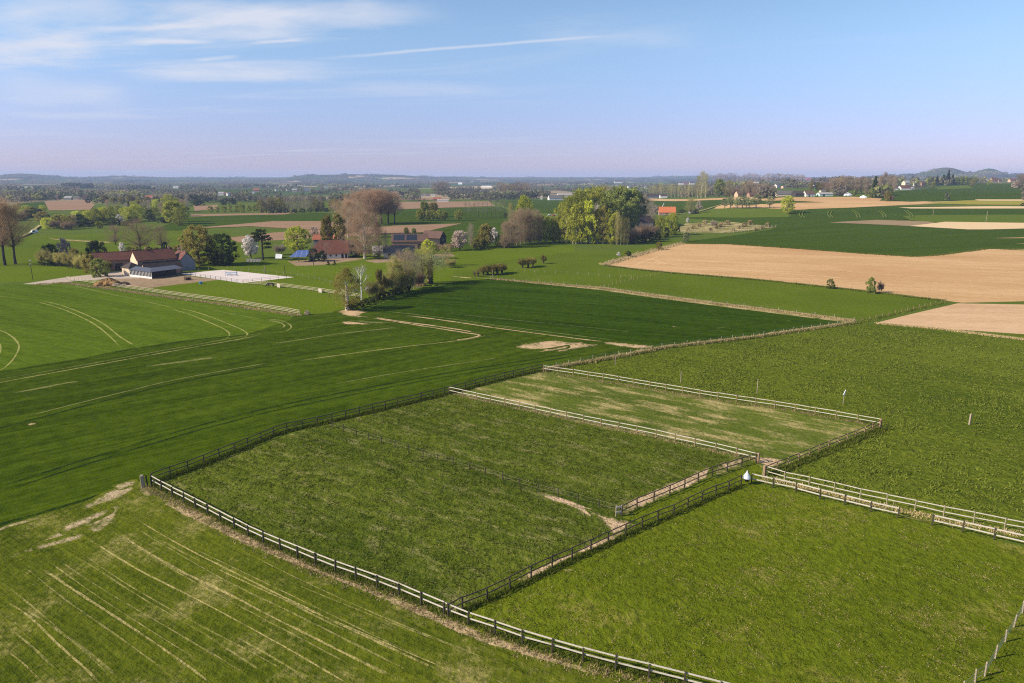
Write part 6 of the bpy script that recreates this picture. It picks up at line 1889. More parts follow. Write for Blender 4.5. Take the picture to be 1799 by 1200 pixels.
# right farmstead
hpx('barn', 'long low barn with grey roof and cream wall on the right', 1365, 1399, 345.5, 341.3, 335.3, 14, -3, 'wall_cream', 'roof_grey', cat='barn')
hpx('barn', 'black round topped barn next to the long low cream barn', 1398, 1413, 345.5, 340, 335.5, 16, -3, 'wall_dark', 'roof_dark', cat='barn')
hpx('house', 'reddish house with white ground floor between the black barn and the pale sheds', 1416, 1432, 345.5, 340.5, 335.5, 10, 4, 'wall_white', 'roof_brown', doors=[('front', 4, 0, 2, 2.4)], windows=[('front', 8, 1, 1.2, 1.2)])
hpx('shed', 'pale greenish sheeted shed of the right farmstead', 1440, 1464, 345, 341, 338.5, 10, 2, 'plastic_green', 'roof_pale', cat='shed', doors=[('front', 5, 0, 2.4, 2.4)])
hpx('silo_house', 'square cream tower house behind the greenish shed', 1442, 1450, 344, 336, 333.5, 6, 2, 'wall_cream', 'roof_grey', cat='house')
# distant houses
FARH = [
    ('white farm barn with pale roof far left of centre', 383, 393, 343.5, 340, 337, 10, 5, 'wall_white', 'roof_pale'),
    ('brown roofed wing next to the white far barn', 393, 400, 343.5, 340.5, 337.5, 9, 5, 'brick_red', 'roof_brown'),
    ('steep white gabled end of the far white barn group', 400, 406, 344, 341, 338, 8, 40, 'wall_white', 'roof_pale'),
    ('far house with bright red brick front in the left village', 445, 455, 338, 334, 331, 9, 10, 'brick_orange', 'roof_bright_red'),
    ('white cottage under the bright red brick house', 442, 447, 340, 337.5, 336, 7, 0, 'wall_white', 'roof_grey'),
    ('leftmost white gable of the far village row', 484, 489, 336, 333, 331, 8, 30, 'wall_white', 'roof_grey'),
    ('pink brick house of the far village row', 495, 500, 336, 333, 330, 8, 20, 'brick_orange', 'roof_brown'),
    ('small white gable after the pink brick house', 504, 508, 336, 334, 332, 8, 30, 'wall_white', 'roof_brown'),
    ('cream house of the far village row', 513, 521, 337, 334, 331.5, 9, 10, 'wall_cream', 'roof_pale'),
    ('twin gabled white house at the right end of the far village row', 535, 546, 335.5, 332, 329.5, 9, 15, 'wall_white', 'roof_grey'),
    ('white walled house high on the edge of the far village', 571, 575, 331, 328, 326, 8, 10, 'wall_white', 'roof_grey'),
    ('orange roofed house in the trees beyond the left willow belt', 255, 267, 353, 348, 343, 10, 5, 'brick_orange', 'roof_bright_red'),
    ('pale blue grey house at the far edge of the red field', 112, 125, 351, 347.5, 345, 9, 0, 'wall_grey', 'roof_pale'),
    ('pale house beside the red ploughed field', 129, 138, 351, 347.5, 345, 9, 10, 'wall_cream', 'roof_grey'),
    ('brown brick house with steep roof above the red field', 145, 152, 351, 347, 343, 9, 30, 'brick_red', 'roof_brown'),
    ('narrow orange brick house among dark trees on the left', 97, 102, 351, 347, 342, 8, 10, 'brick_orange', 'roof_brown'),
    ('long white shed far behind the left willow belt', 304, 314, 331, 328.5, 327, 10, 0, 'wall_white', 'roof_pale'),
    ('red roofed farmhouse above the pale brown strips', 761, 775, 353.5, 350, 346.5, 10, 5, 'brick_red', 'roof_bright_red'),
    ('long white annex of the red roofed farmhouse', 768, 788, 354.5, 351.5, 350, 6, 2, 'wall_white', 'roof_pale'),
    ('small white house left above the red roofed farmhouse', 738, 744, 346, 343, 341, 8, 10, 'wall_white', 'roof_grey'),
    ('grey roofed house above the red roofed farmhouse', 747, 755, 346, 343.5, 341, 9, 5, 'wall_cream', 'roof_grey'),
    ('low white building right of the grey roofed far house', 758, 765, 345.5, 343.5, 342, 8, 0, 'wall_white', 'roof_pale'),
    ('long white sheds on the skyline field right of centre', 846, 863, 330, 327.8, 326.6, 12, 0, 'wall_white', 'plastic_white'),
    ('white roofed shed in the far village near the skyline', 805, 812, 324.5, 322.5, 321, 10, 0, 'wall_white', 'plastic_white'),
    ('white walled hall with dark roof behind the yellow grove', 965, 990, 352, 348, 343, 16, 8, 'wall_white', 'roof_grey'),
    ('pale flat roofed hall behind the dark roofed one', 980, 1006, 347, 342.5, 340, 16, 4, 'wall_cream', 'roof_pale'),
    ('small white house left of the white walled hall', 950, 953, 350.5, 347, 345, 6, 0, 'wall_white', 'roof_pale'),
    ('dark roofed long house before the even tree row', 1137, 1160, 348.5, 344, 340.5, 9, 3, 'wall_grey', 'roof_dark'),
    ('white house with dark roof at the foot of the even tree row', 1160, 1172, 348.5, 344, 341, 9, 0, 'wall_white', 'roof_dark'),
    ('dark roofed hall with white front on the far rise', 1080, 1093, 322, 319, 316.5, 14, 0, 'wall_white', 'roof_dark'),
    ('white gable seen above the grove poplars', 1104, 1109, 331, 328.5, 326.5, 8, 30, 'wall_white', 'roof_pale'),
    ('white cottage above the tree row', 1132, 1136, 331.5, 329.5, 327.5, 7, 10, 'wall_white', 'roof_pale'),
    ('dark roofed farm on the rise above the tree row', 1193, 1200, 324.5, 321.5, 319, 9, 0, 'wall_white', 'roof_dark'),
    ('reddish farm building on the rise above the tree row', 1201, 1210, 324.5, 321.5, 319, 9, 5, 'brick_red', 'roof_brown'),
    ('white house with blue dark roof on the rise above the tree row', 1212, 1220, 324.5, 321.5, 319, 9, 0, 'wall_white', 'roof_dark'),
    ('pale orange house on the skyline above the farmstead', 1344, 1351, 318, 315, 313, 9, 0, 'wall_cream', 'roof_bright_red'),
    ('long orange house on the skyline beside the pale orange one', 1353, 1361, 318, 315.5, 313.5, 9, 0, 'brick_orange', 'roof_bright_red'),
    ('white flat building below the skyline house', 1324, 1334, 322.5, 320.8, 320, 9, 0, 'wall_white', 'plastic_white'),
    ('brown house left of the long low barn', 1296, 1304, 346, 341, 335.5, 10, 10, 'brick_orange', 'roof_brown'),
    ('dark red house hidden in trees left of the long low barn', 1317, 1332, 346, 342, 338, 10, 5, 'brick_red', 'roof_brown'),
    ('grey roofed bungalow behind the long low barn', 1350, 1361, 331, 327.5, 325, 10, 5, 'wall_cream', 'roof_grey'),
    ('steep grey roofed house behind the long low barn', 1365, 1372, 330, 326.5, 323.5, 10, 20, 'wall_white', 'roof_grey'),
    ('small orange fronted house behind the long low barn', 1376, 1382, 331, 328, 326, 8, 10, 'brick_orange', 'roof_grey'),
    ('dark roofed house with white gable above the black barn', 1430, 1440, 329, 325, 321, 10, 15, 'wall_white', 'roof_dark'),
    ('wide red roofed barn above the greenish shed', 1446, 1462, 330, 326, 322, 12, 3, 'brick_red', 'roof_red'),
    ('small bright red barn on the skyline', 1417, 1424, 316.5, 314, 312, 9, 0, 'paint_red', 'roof_bright_red'),
    ('long grey shed left of the bright red skyline barn', 1397, 1416, 315.5, 314, 313, 12, 0, 'wall_grey', 'roof_pale'),
    ('red roofed house with white front in the right hamlet', 1583, 1600, 334, 330, 326.5, 10, 4, 'wall_white', 'roof_red'),
    ('white fronted house at the left end of the right hamlet', 1569, 1578, 334, 330.5, 327.5, 9, 0, 'wall_white', 'roof_dark'),
    ('blue grey shed at the foot of the right hamlet', 1601, 1606, 334, 331, 329, 8, 0, 'wall_grey', 'roof_pale'),
    ('grey roofed house at the top of the right hamlet', 1590, 1600, 325.5, 321, 317.5, 10, 10, 'wall_cream', 'roof_pale'),
    ('white gabled house right of the hamlet conifers', 1612, 1618, 327, 322, 317.5, 9, 35, 'wall_white', 'roof_brown'),
    ('brick house behind the white gabled hamlet house', 1619, 1627, 327, 322, 318.5, 9, 10, 'brick_red', 'roof_brown'),
    ('wide red roofed house of the hamlet at the upper right', 1743, 1753, 320, 316, 312, 10, 5, 'brick_red', 'roof_red'),
    ('pink house right of the wide red roof', 1754, 1761, 320, 317, 314, 9, 10, 'brick_orange', 'roof_red'),
    ('small house left of the wide red roof at the upper right', 1733, 1739, 318, 315.5, 313.5, 8, 0, 'wall_cream', 'roof_grey'),
    ('red roofed house close to the right picture edge', 1775, 1786, 320, 317, 314, 10, 5, 'brick_orange', 'roof_red'),
]
for lb, x0, x1, yb, ye, yr, W_, an, wl, rf in FARH:
    hpx('house', lb, x0, x1, yb, ye, yr, W_, an, wl, rf, group='distant houses', over=0.3)
# white heaps under sheeting


def heap(name, label, px, wd, dp, hg, mat, seed, cat='heap', rz=0.0, rough=0.12):
    rng = random.Random(seed)
    b = MB()
    n, l_ = 22, 7
    vs, fs = [], []
    ph = [rng.uniform(0, 6.28) for _ in range(4)]
    for j in range(l_):
        t_ = j / (l_ - 1)
        k = math.cos(t_ * math.pi / 2) ** 0.75
        for i in range(n):
            a = 2 * math.pi * i / n
            q = 1 + rough * (math.sin(3 * a + ph[0]) + 0.6 * math.sin(7 * a + ph[1] + 3 * t_)) + rng.uniform(-rough, rough) * 0.6
            vs.append((wd / 2 * k * q * math.cos(a), dp / 2 * k * q * math.sin(a), -0.1 + (hg + 0.1) * t_ * (1 + rng.uniform(-rough, rough) * 0.5)))
    for j in range(l_ - 1):
        for i in range(n):
            fs.append((j * n + i, j * n + (i + 1) % n, (j + 1) * n + (i + 1) % n, (j + 1) * n + i))
    fs.append(tuple((l_ - 1) * n + i for i in range(n)))
    b.add(vs, fs)
    o_ = b.build(name, MATS[mat], None, P(*px))
    o_.rotation_euler.z = rz
    return tag(o_, label, cat)


k_ = mpp(P(1489, 344))
heap('silage_heap', 'white sheeted silage heap at the right end of the farmstead', (1489, 344), 15 * k_, 9, 5.5 * k_, 'plastic_white', 3)
heap('silage_heap', 'second whiter pointed heap in the field edge right of the farmstead', (1517, 348), 12 * k_, 8, 4.5 * k_, 'plastic_white', 4)
heap('manure_heap', 'brown straw manure heap beside the farm lane', (191, 502), 9.5, 6.0, 3.0, 'straw_heap', 5, rough=0.22)
heap('rubble_heap', 'small mossy rubble heap between the manure heap and the veranda', (219, 500), 4.2, 2.5, 1.1, 'log_bark', 6, rough=0.3)
# pallets / blocks by the manure heap
g = empty('pallet_stack', P(211, 500), 0.3, 'stack of pale pallets next to the manure heap', 'pallets')
for k in range(5):
    b = MB()
    for j in range(5):
        b.box(-0.6, 0.6, -0.5 + j * 0.23, -0.36 + j * 0.23, k * 0.22 + 0.12, k * 0.22 + 0.15)
    for j in (-0.55, 0, 0.45):
        b.box(j, j + 0.1, -0.5, 0.56, k * 0.22, k * 0.22 + 0.12)
    b.build('pallet', MATS['post_pale'], g)
# round dark bale by the arena corner
g = empty('hay_feeder', P(330, 492), 0.4, 'dark round hay feeder with a low bale at the arena corner', 'feeder')
b = MB()
b.tube([(0, 0, 0), (0, 0, 1.0)], [1.0, 0.95], 14)
b.build('bale', MATS['log_bark'], g)
for k in range(10):
    a = 2 * math.pi * k / 10
    b = MB()
    b.tube([(1.3 * math.cos(a), 1.3 * math.sin(a), 0), (1.3 * math.cos(a), 1.3 * math.sin(a), 1.3)], [0.05, 0.05], 4)
    b.build('upright', MATS['rubber'], g)
b = MB()
ring = [(1.3 * math.cos(2 * math.pi * k / 20), 1.3 * math.sin(2 * math.pi * k / 20), 1.28) for k in range(21)]
b.tube(ring, [0.05] * 21, 4)
ring = [(x, y, 0.5) for x, y, _ in ring]
b.tube(ring, [0.05] * 21, 4)
b.build('hoop', MATS['rubber'], g)
# blue water tub
g = empty('water_tub', P(353, 499), 0, 'blue plastic water tub on the paddock grass below the arena', 'tub')
b = MB()
b.tube([(0, 0, 0), (0, 0, 0.9)], [0.5, 0.62], 14)
b.build('tub', MATS['paint_blue'], g)
b = MB()
b.tube([(0, 0, 0.86), (0, 0, 0.92)], [0.68, 0.68], 14)
b.build('rim', MATS['paint_blue'], g)
# show jump in the arena
g = empty('show_jump', P(407, 484), math.radians(4), 'blue and white show jump standing on the white arena sand', 'jump')
for x in (-2.2, 2.2):
    b = MB()
    b.box(x - 0.12, x + 0.12, -0.12, 0.12, 0, 1.7)
    b.box(x - 0.4, x + 0.4, -0.4, 0.4, 0, 0.12)
    b.build('standard', MATS['paint_blue'], g)
for z in (0.5, 0.9, 1.25):
    b = MB()
    b.tube([(-2.1, -0.18, z), (2.1, -0.18, z)], [0.09, 0.09], 8)
    b.build('pole', MATS['paint_blue'] if z != 0.9 else MATS['frame_white'], g)
g = empty('show_jump', P(402, 484.5), math.radians(70), 'low side jump left of the blue and white one on the arena', 'jump')
for x in (-1.2, 1.2):
    b = MB()
    b.box(x - 0.1, x + 0.1, -0.1, 0.1, 0, 1.2)
    b.build('standard', MATS['frame_white'], g)
b = MB()
b.tube([(-1.2, -0.15, 0.8), (1.2, -0.15, 0.8)], [0.08, 0.08], 8)
b.build('pole', MATS['paint_blue'], g)
# gates in the three rail fence
for x, y, lb in ((490, 505.5, 'pale boarded gate in the three rail fence beside the dark horse'), (563, 514.5, 'pale boarded gate between the dark horse and the birch trees')):
    g = empty('gate', P(x, y), math.radians(-38), lb, 'gate')
    for k in range(5):
        b = MB()
        b.box(-0.9, 0.9, -0.12, -0.07, 0.15 + k * 0.28, 0.38 + k * 0.28)
        b.build('board', MATS['stone'], g)
    b = MB()
    b.box(-0.9, -0.75, -0.07, 0.0, 0, 1.6)
    b.box(0.75, 0.9, -0.07, 0.0, 0, 1.6)
    b.build('upright', MATS['post_pale'], g)
# low pale wall and white tarpaulin
g = empty('stone_wall', P(433, 460), math.radians(5), 'low pale stone wall under the white cherry tree', 'wall')
b = MB()
for k in range(14):
    b.box(k * 0.48, k * 0.48 + 0.47, -0.2 - 0.02 * (k % 3), 0.2, -0.2, 1.0 + 0.06 * ((k * 5) % 4))
b.build('blocks', MATS['stone'], g)
b = MB()
b.box(-0.05, 6.8, -0.28, 0.28, 1.2, 1.3)
b.build('coping', MATS['frame_white'], g)
g = empty('tarpaulin_shelter', P(490, 455), math.radians(10), 'small white tarpaulin shelter on the grass between cedar and carport', 'shelter')
b = MB()
b.add([(-1.6, -1, 0.4), (1.5, -1, 0.3), (1.6, 1, 2.2), (-1.5, 1, 2.5), (-1.6, -1, 0.46), (1.5, -1, 0.36), (1.6, 1, 2.26), (-1.5, 1, 2.56)], [(3, 2, 1, 0), (4, 5, 6, 7), (0, 1, 5, 4), (1, 2, 6, 5), (2, 3, 7, 6), (3, 0, 4, 7)])
b.build('sheet', MATS['plastic_white'], g)
for x, z in ((-1.5, 2.5), (1.55, 2.2)):
    b = MB()
    b.tube([(x, 1, 0), (x, 1, z)], [0.05, 0.05], 5)
    b.build('pole', MATS['wire'], g)
# logs
g = empty('log_pile', P(741, 502), 0.2, 'pile of freshly cut brown logs beside the ivy trunk', 'logs')
rng_ = random.Random(8)
for k in range(9):
    x, z = (k % 4) * 1.05 - 1.8 + (0.5 if k > 3 else 0) + (0.5 if k > 6 else 0), 0.5 + (0.85 if k > 3 else 0) + (0.8 if k > 6 else 0)
    a = rng_.uniform(-0.4, 0.4)
    b = MB()
    r_ = rng_.uniform(0.42, 0.6)
    b.tube([(x - 0.2, -1.2 + a, z), (x, 1.3 + a, z)], [r_, r_ * 0.9], 10, cap=False)
    lo = b.build('log', MATS['log_bark'], g)
    c_ = MB()
    c_.tube([(x - 0.203, -1.21 + a, z), (x - 0.2, -1.19 + a, z)], [r_ * 0.97, r_ * 0.97], 10)
    c_.build('cut_face', MATS['log_cut'], lo)
for k, (x, y, hh) in enumerate(((834, 486, 3.4), (840, 486, 3.2))):
    g = tree('pollard_bare', x, y, 15, 'freshly cut pollard stump left of the row of five, ' + ('left one' if k == 0 else 'right one'), 1.0)
# horse behind the fence
g = empty('horse', P(475, 504.6), math.radians(-6), 'dark horse grazing beside the pale three rail fence near the arena', 'horse')
g.scale = (1.12, 1.12, 1.12)
bv = [(-1.15, 0, 1.22, .30), (-0.75, 0, 1.28, .36), (-0.2, 0, 1.20, .34), (0.35, 0, 1.22, .36), (0.75, 0, 1.30, .30), (1.12, 0, 1.02, .20), (1.42, 0, 0.62, .15), (1.62, 0, 0.42, .16), (1.88, 0, 0.14, .09)]
be = [(i, i + 1) for i in range(8)]
for root_i, x, y in ((0, -1.1, .20), (0, -1.0, -.20)):
    n0 = len(bv)
    bv += [(x - 0.05, y, 0.98, .20), (x + 0.08, y, 0.70, .11), (x - 0.12, y, 0.48, .08), (x - 0.06, y, 0.12, .055), (x, y, 0.03, .07)]
    be += [(root_i, n0)] + [(n0 + i, n0 + i + 1) for i in range(4)]
for root_i, x, y in ((3, 0.50, .18), (3, 0.68, -.18)):
    n0 = len(bv)
    bv += [(x, y, 0.90, .16), (x + 0.02, y, 0.52, .08), (x + 0.02, y, 0.15, .055), (x + 0.05, y, 0.03, .07)]
    be += [(root_i, n0)] + [(n0 + i, n0 + i + 1) for i in range(3)]
for y in (0.07, -0.07):
    bv.append((1.50, y, 0.72, .035))
    be.append((7, len(bv) - 1))
me = bpy.data.meshes.new('body')
me.from_pydata([(-x, y, z) for x, y, z, _ in bv], be, [])
me.materials.append(MATS['horse_coat'])
ho = link(bpy.data.objects.new('body', me), g)
md = ho.modifiers.new('skin', 'SKIN')
for i, q in enumerate(bv):
    me.skin_vertices[0].data[i].radius = (q[3], q[3])
me.skin_vertices[0].data[0].use_root = True
ho.modifiers.new('sub', 'SUBSURF').levels = 1
ho.modifiers['sub'].render_levels = 2
b = MB()
b.tube([(1.42, 0, 1.35), (1.62, 0, 1.15), (1.66, 0, 0.55)], [0.05, 0.09, 0.03], 6)
b.build('tail', MATS['rubber'], g)
b = MB()
b.tube([(-0.7, 0, 1.60), (-1.05, 0, 1.28), (-1.38, 0, 0.85)], [0.04, 0.07, 0.04], 5)
b.build('mane', MATS['rubber'], g)


# vehicles
def car(label, px, paint, ang, van=False):
    g = empty('parked_van' if van else 'parked_car', P(*px), math.radians(ang), label, 'van' if van else 'car')
    Lc, Wc, Hc = (5.2, 2.0, 2.3) if van else (4.3, 1.75, 1.45)
    pf = [(0, .35), (0.05, .8), (1.1, .95), (1.75, Hc), (Lc - 0.1, Hc), (Lc, .9), (Lc, .35)] if van else [(0, .35), (0.05, .70), (1.15, .88), (1.75, Hc), (3.3, Hc), (4.0, .95), (4.3, .85), (4.3, .35)]
    b = MB()
    b.prism(pf, -Wc / 2, Wc / 2)
    bo = b.build('body', MATS[paint], g)
    md = bo.modifiers.new('bevel', 'BEVEL')
    md.width = 0.08
    md.segments = 2
    b = MB()
    for s_ in (-1, 1):
        y = s_ * (Wc / 2)
        q = [(1.45, 1.0), (1.85, Hc - 0.12), (3.25, Hc - 0.12), (3.75, 1.0)]
        b.prism(q, min(y, y + s_ * 0.015), max(y, y + s_ * 0.015))
    b.build('window', MATS['glass_dark'], g)
    for x in (0.85, Lc - 0.85):
        for s_ in (-1, 1):
            b = MB()
            b.tube([(x, s_ * (Wc / 2 - 0.2), 0.33), (x, s_ * (Wc / 2 + 0.02), 0.33)], [0.33, 0.33], 12)
            wh = b.build('wheel', MATS['rubber'], g)
            b = MB()
            b.tube([(x, s_ * (Wc / 2 + 0.02), 0.33), (x, s_ * (Wc / 2 + 0.03), 0.33)], [0.2, 0.2], 10)
            b.build('rim', MATS['paint_silver'], wh)
    return g


GC = [(962, 379.0), (969, 379.8), (975, 378.5)]
car('white car parked left of the red one in the grove gap', GC[0], 'paint_white', 15)
car('red car parked in the gap of the grove', GC[1], 'paint_red', 10)
car('silver car right of the red one in the gap of the grove', GC[2], 'paint_silver', 12)
car('white van on the dirt track at the far left', (52, 410), 'paint_white', 50, True)


def pole(label, px, h, arms=0, mat='post_brown', group=None, r=0.13):
    g = empty('utility_pole', P(*px), 0.4, label, 'pole', group)
    b = MB()
    b.tube([(0, 0, -0.3), (0, 0, h)], [r, r * 0.7], 7)
    b.build('shaft', MATS[mat], g)
    for k in range(arms):
        b = MB()
        b.box(-0.7, 0.7, -0.05, 0.05, h - 0.5 - k * 1.5, h - 0.38 - k * 1.5)
        b.build('crossarm', MATS[mat], g)
    return g


g = pole('dark wooden pole with white lamp head beside the farm lane at the left', (58, 492), 7.6, 0, 'post_dark')
b = MB()
b.box(-0.25, 0.25, -0.2, 0.2, 7.6, 8.0)
b.box(-0.2, 0.2, -0.2, 0.2, 6.2, 6.6)
b.build('lamp_head', MATS['plastic_white'], g)
pole('pale pole behind the tall dark conifer on the right', (1548, 343), 14, 1, 'post_pale', None, 0.22)
pole('thin pole at the left end of the right hamlet', (1571, 338), 12, 1, 'post_pale', None, 0.18)
pole('thin pale pole in the light green strip on the right', (1732, 391), 9, 0, 'post_pale', None, 0.16)
pole('thin pole in the green strip right of the tramlines', (1639, 379), 7, 0, 'post_pale', None, 0.14)
g = empty('solar_mast', P(1162, 366), 0.3, 'slanting white mast behind the orange roofed house', 'mast')
b = MB()
b.tube([(0, 0, 0), (1.6, 0, 3.0), (3.4, 0, 6.2)], [0.35, 0.3, 0.25], 6)
b.build('mast', MATS['frame_white'], g)
b = MB()
b.add([(3.0, -0.8, 5.2), (4.6, -0.8, 4.4), (4.6, 0.8, 4.4), (3.4, 0.8, 6.6), (3.0, -0.8, 5.35), (4.6, -0.8, 4.55), (4.6, 0.8, 4.55), (3.4, 0.8, 6.75)], [(3, 2, 1, 0), (4, 5, 6, 7), (0, 1, 5, 4), (1, 2, 6, 5), (2, 3, 7, 6), (3, 0, 4, 7)])
b.build('panel', MATS['paint_silver'], g)
# wind turbine on the far left hills
p_ = P(159, 308.5)
s_ = mpp(p_)
g = empty('wind_turbine', p_, 0.2, 'tiny pale wind turbine above the hills on the left', 'wind turbine')
b = MB()
b.tube([(0, 0, 0), (0, 0, 5.5 * s_)], [0.16 * s_, 0.1 * s_], 8)
b.build('tower', MATS['paint_silver'], g)
for k in range(3):
    a = k * 2 * math.pi / 3 + 0.4
    b = MB()
    b.beam((0, -0.2 * s_, 5.5 * s_), (3.0 * s_ * math.sin(a), -0.2 * s_, 5.5 * s_ + 3.0 * s_ * math.cos(a)), 0.12 * s_, 0.2 * s_)
    b.build('blade', MATS['paint_silver'], g)
# ------------------------------------------------------------------ masses nobody could count: far woods, tussocks, dry grass
def inside(px, py, poly):
    c = False
    n = len(poly)
    for i in range(n):
        x0, y0 = poly[i]
        x1, y1 = poly[(i + 1) % n]
        if (y0 > py) != (y1 > py) and px < (x1 - x0) * (py - y0) / (y1 - y0) + x0:
            c = not c
    return c


CLEAR = [pts for _, pts, _, _ in FAR]
HB = [(x0 - 2, x1 + 2, yb, yr - 1) for _, x0, x1, yb, ye, yr, *_ in FARH] + [(1362, 1466, 346, 332), (1480, 1526, 349, 336), (1160, 1190, 380, 360)]


def vnoise(x, y, seed):
    def hsh(i, j):
        v = math.sin(i * 127.1 + j * 311.7 + seed * 74.7) * 43758.5453
        return v - math.floor(v)
    i, j = math.floor(x), math.floor(y)
    fx, fy = x - i, y - j
    fx, fy = fx * fx * (3 - 2 * fx), fy * fy * (3 - 2 * fy)
    return (hsh(i, j) * (1 - fx) + hsh(i + 1, j) * fx) * (1 - fy) + (hsh(i, j + 1) * (1 - fx) + hsh(i + 1, j + 1) * fx) * fy


def far_trees(name, n, y0, y1, h0, h1, seed, thr, label, x0=-70, x1=1870):
    rng, nrng = random.Random(seed), np.random.default_rng(seed)
    V, F, SH = [], [], []
    cnt = 0
    tries = 0
    while cnt < n and tries < n * 12:
        tries += 1
        cx = rng.uniform(x0, x1)
        cy = y0 + (y1 - y0) * rng.random() ** 1.15
        if vnoise(cx / 30.0, cy / 3.0, seed) < thr and rng.random() > 0.10:
            continue
        # one hedgerow or strip of wood: trees side by side sharing a tone
        m_ = int(rng.choice((1, 3, 6, 10, 16)))
        dx = rng.uniform(0.0025, 0.006)
        slope = rng.uniform(-0.035, 0.035)
        tone = min(1, max(0, vnoise(cx / 60.0, cy / 5.0, 91) * 0.95 - 0.06 + rng.uniform(-0.2, 0.2)))
        if rng.random() < 0.08:
            tone = rng.choice((0.02, 0.9, 0.86, 0.82))
        hh = rng.uniform(h0, h1)
        pc = P(cx, cy)
        step = hh * 0.62 / mpp(pc)
        for q_ in range(m_):
            x = cx + (q_ - m_ / 2) * step * rng.uniform(0.8, 1.2)
            y = cy + (x - cx) * slope + rng.uniform(-0.25, 0.25)
            if y < y0 - 3 or any(inside(x, y, c) or inside(x, y + 1.0, c) for c in CLEAR):
                continue
            if any(a < x < b_ and t_ < y < yb + 5 for a, b_, yb, t_ in HB):
                continue
            p = P(x, y)
            d = p.length
            if d > 12000:
                continue
            h = hh * rng.uniform(0.75, 1.2)
            if any(a < x < b_ and yb < y < yb + h / mpp(p) * 1.1 for a, b_, yb, t_ in HB):
                h *= 0.3
            wd = h * rng.uniform(0.36, 0.55) * (1.7 if d > 4500 else 1.0)
            tn = 1.0 if rng.random() < 0.015 else min(1, max(0, tone + rng.uniform(-0.08, 0.08)))
            k = 40 if d < 2600 else 20
            u = nrng.normal(0, 1, (k, 3))
            u /= np.linalg.norm(u, axis=1)[:, None]
            rr = nrng.random((k, 1)) ** 0.4
            c = np.array([p.x, p.y, p.z + h * 0.52]) + u * rr * np.array([wd, wd, h * 0.48])
            s_ = h * (0.13 if d < 2600 else 0.20) * nrng.uniform(0.6, 1.3, (k, 1))
            nm = u + nrng.normal(0, 0.6, (k, 3))
            nm /= np.linalg.norm(nm, axis=1)[:, None]
            t1 = np.cross(nm, nrng.normal(0, 1, (k, 3)))
            t1 /= np.linalg.norm(t1, axis=1)[:, None]
            t2 = np.cross(nm, t1)
            V.append(np.stack([c - t1 * s_, c + t2 * s_ * 0.8, c + t1 * s_, c - t2 * s_ * 0.8], 1).reshape(-1, 3))
            SH.append(np.repeat(np.clip(np.full(k, tn) + nrng.uniform(-0.05, 0.05, k), 0, 1), 1))
            cnt += 1
    V, SH = np.concatenate(V), np.concatenate(SH)
    o_ = bpy.data.objects.new(name, np_mesh(name, V, np.arange(len(V)).reshape(-1, 4), MATS['far_foliage'], SH))
    link(o_)
    return tag(o_, label, 'woodland', None, 'stuff')


far_trees('far_woodland', 7500, 319, 356, 8, 14, 11, 0.42, 'hazy hedgerows and woods of the middle plain')
far_trees('hill_woodland', 3600, 299, 321, 9, 14, 12, 0.34, 'blue grey woods covering the far plain and hills')
far_trees('ridge_woodland', 1100, 309, 333, 9, 15, 13, 0.30, 'brownish woods and hedges on the rise at the upper right', 1190, 1860)


def blades(name, pts, hts, mat, label, per=5, wd=0.05, spread=0.12, seed=0, lean=0.35, cat='grass'):
    """tufts: a few leaning triangular blades per point"""
    nrng = np.random.default_rng(seed)
    pts = np.repeat(np.asarray(pts, float), per, 0)
    h = np.repeat(np.asarray(hts, float), per) * nrng.uniform(0.5, 1.1, len(pts))
    n = len(pts)
    base = pts + np.column_stack([nrng.normal(0, spread, n), nrng.normal(0, spread, n), np.full(n, -0.02)])
    a = nrng.uniform(0, 2 * np.pi, n)
    sd_ = np.column_stack([np.cos(a), np.sin(a), np.zeros(n)]) * (wd * nrng.uniform(0.6, 1.4, n))[:, None]
    tip = base + np.column_stack([nrng.normal(0, lean, n) * h, nrng.normal(0, lean, n) * h, h])
    V = np.stack([base - sd_, base + sd_, tip], 1).reshape(-1, 3)
    sh = nrng.random(n)
    o_ = bpy.data.objects.new(name, np_mesh(name, V, np.arange(3 * n).reshape(-1, 3), MATS[mat], sh))
    link(o_)
    return tag(o_, label, cat, None, 'stuff')


BARE_W = [[(p.x, p.y) for p in (P(*q) for q in poly)] for poly in (
    [(1025, 892), (1062, 901), (1105, 913), (1124, 920), (1100, 938), (1060, 953), (1062, 935), (1045, 914)],
    [(935, 862), (985, 876), (1030, 892), (1062, 905), (1050, 914), (1005, 893), (940, 870)],
    [(1075, 905), (1150, 880), (1200, 862), (1290, 822), (1328, 811), (1326, 798), (1250, 822), (1140, 870), (1070, 893)],
    [(1128, 920), (1060, 955), (1005, 980), (890, 1036), (885, 1026), (1000, 968), (1060, 942)])]


def scatter_poly(poly, n, seed, noise_scale=None, thr=0.5):
    """random ground points inside a photo polygon, even on the ground"""
    rng = random.Random(seed)
    w_ = [P(*p) for p in poly]
    q = [(p.x, p.y) for p in w_]
    x0, x1 = min(a for a, _ in q), max(a for a, _ in q)
    y0, y1 = min(b_ for _, b_ in q), max(b_ for _, b_ in q)
    out = []
    t_ = 0
    while len(out) < n and t_ < n * 12:
        t_ += 1
        x, y = rng.uniform(x0, x1), rng.uniform(y0, y1)
        if noise_scale:
            v = 0.6 * vnoise(x / noise_scale, y / noise_scale, seed) + 0.4 * vnoise(x / noise_scale * 4, y / noise_scale * 4, seed + 9)
            if v < thr:
                continue
        if inside(x, y, q) and not any(inside(x, y, b_) for b_ in BARE_W):
            out.append((x, y, 0.01))
    return out


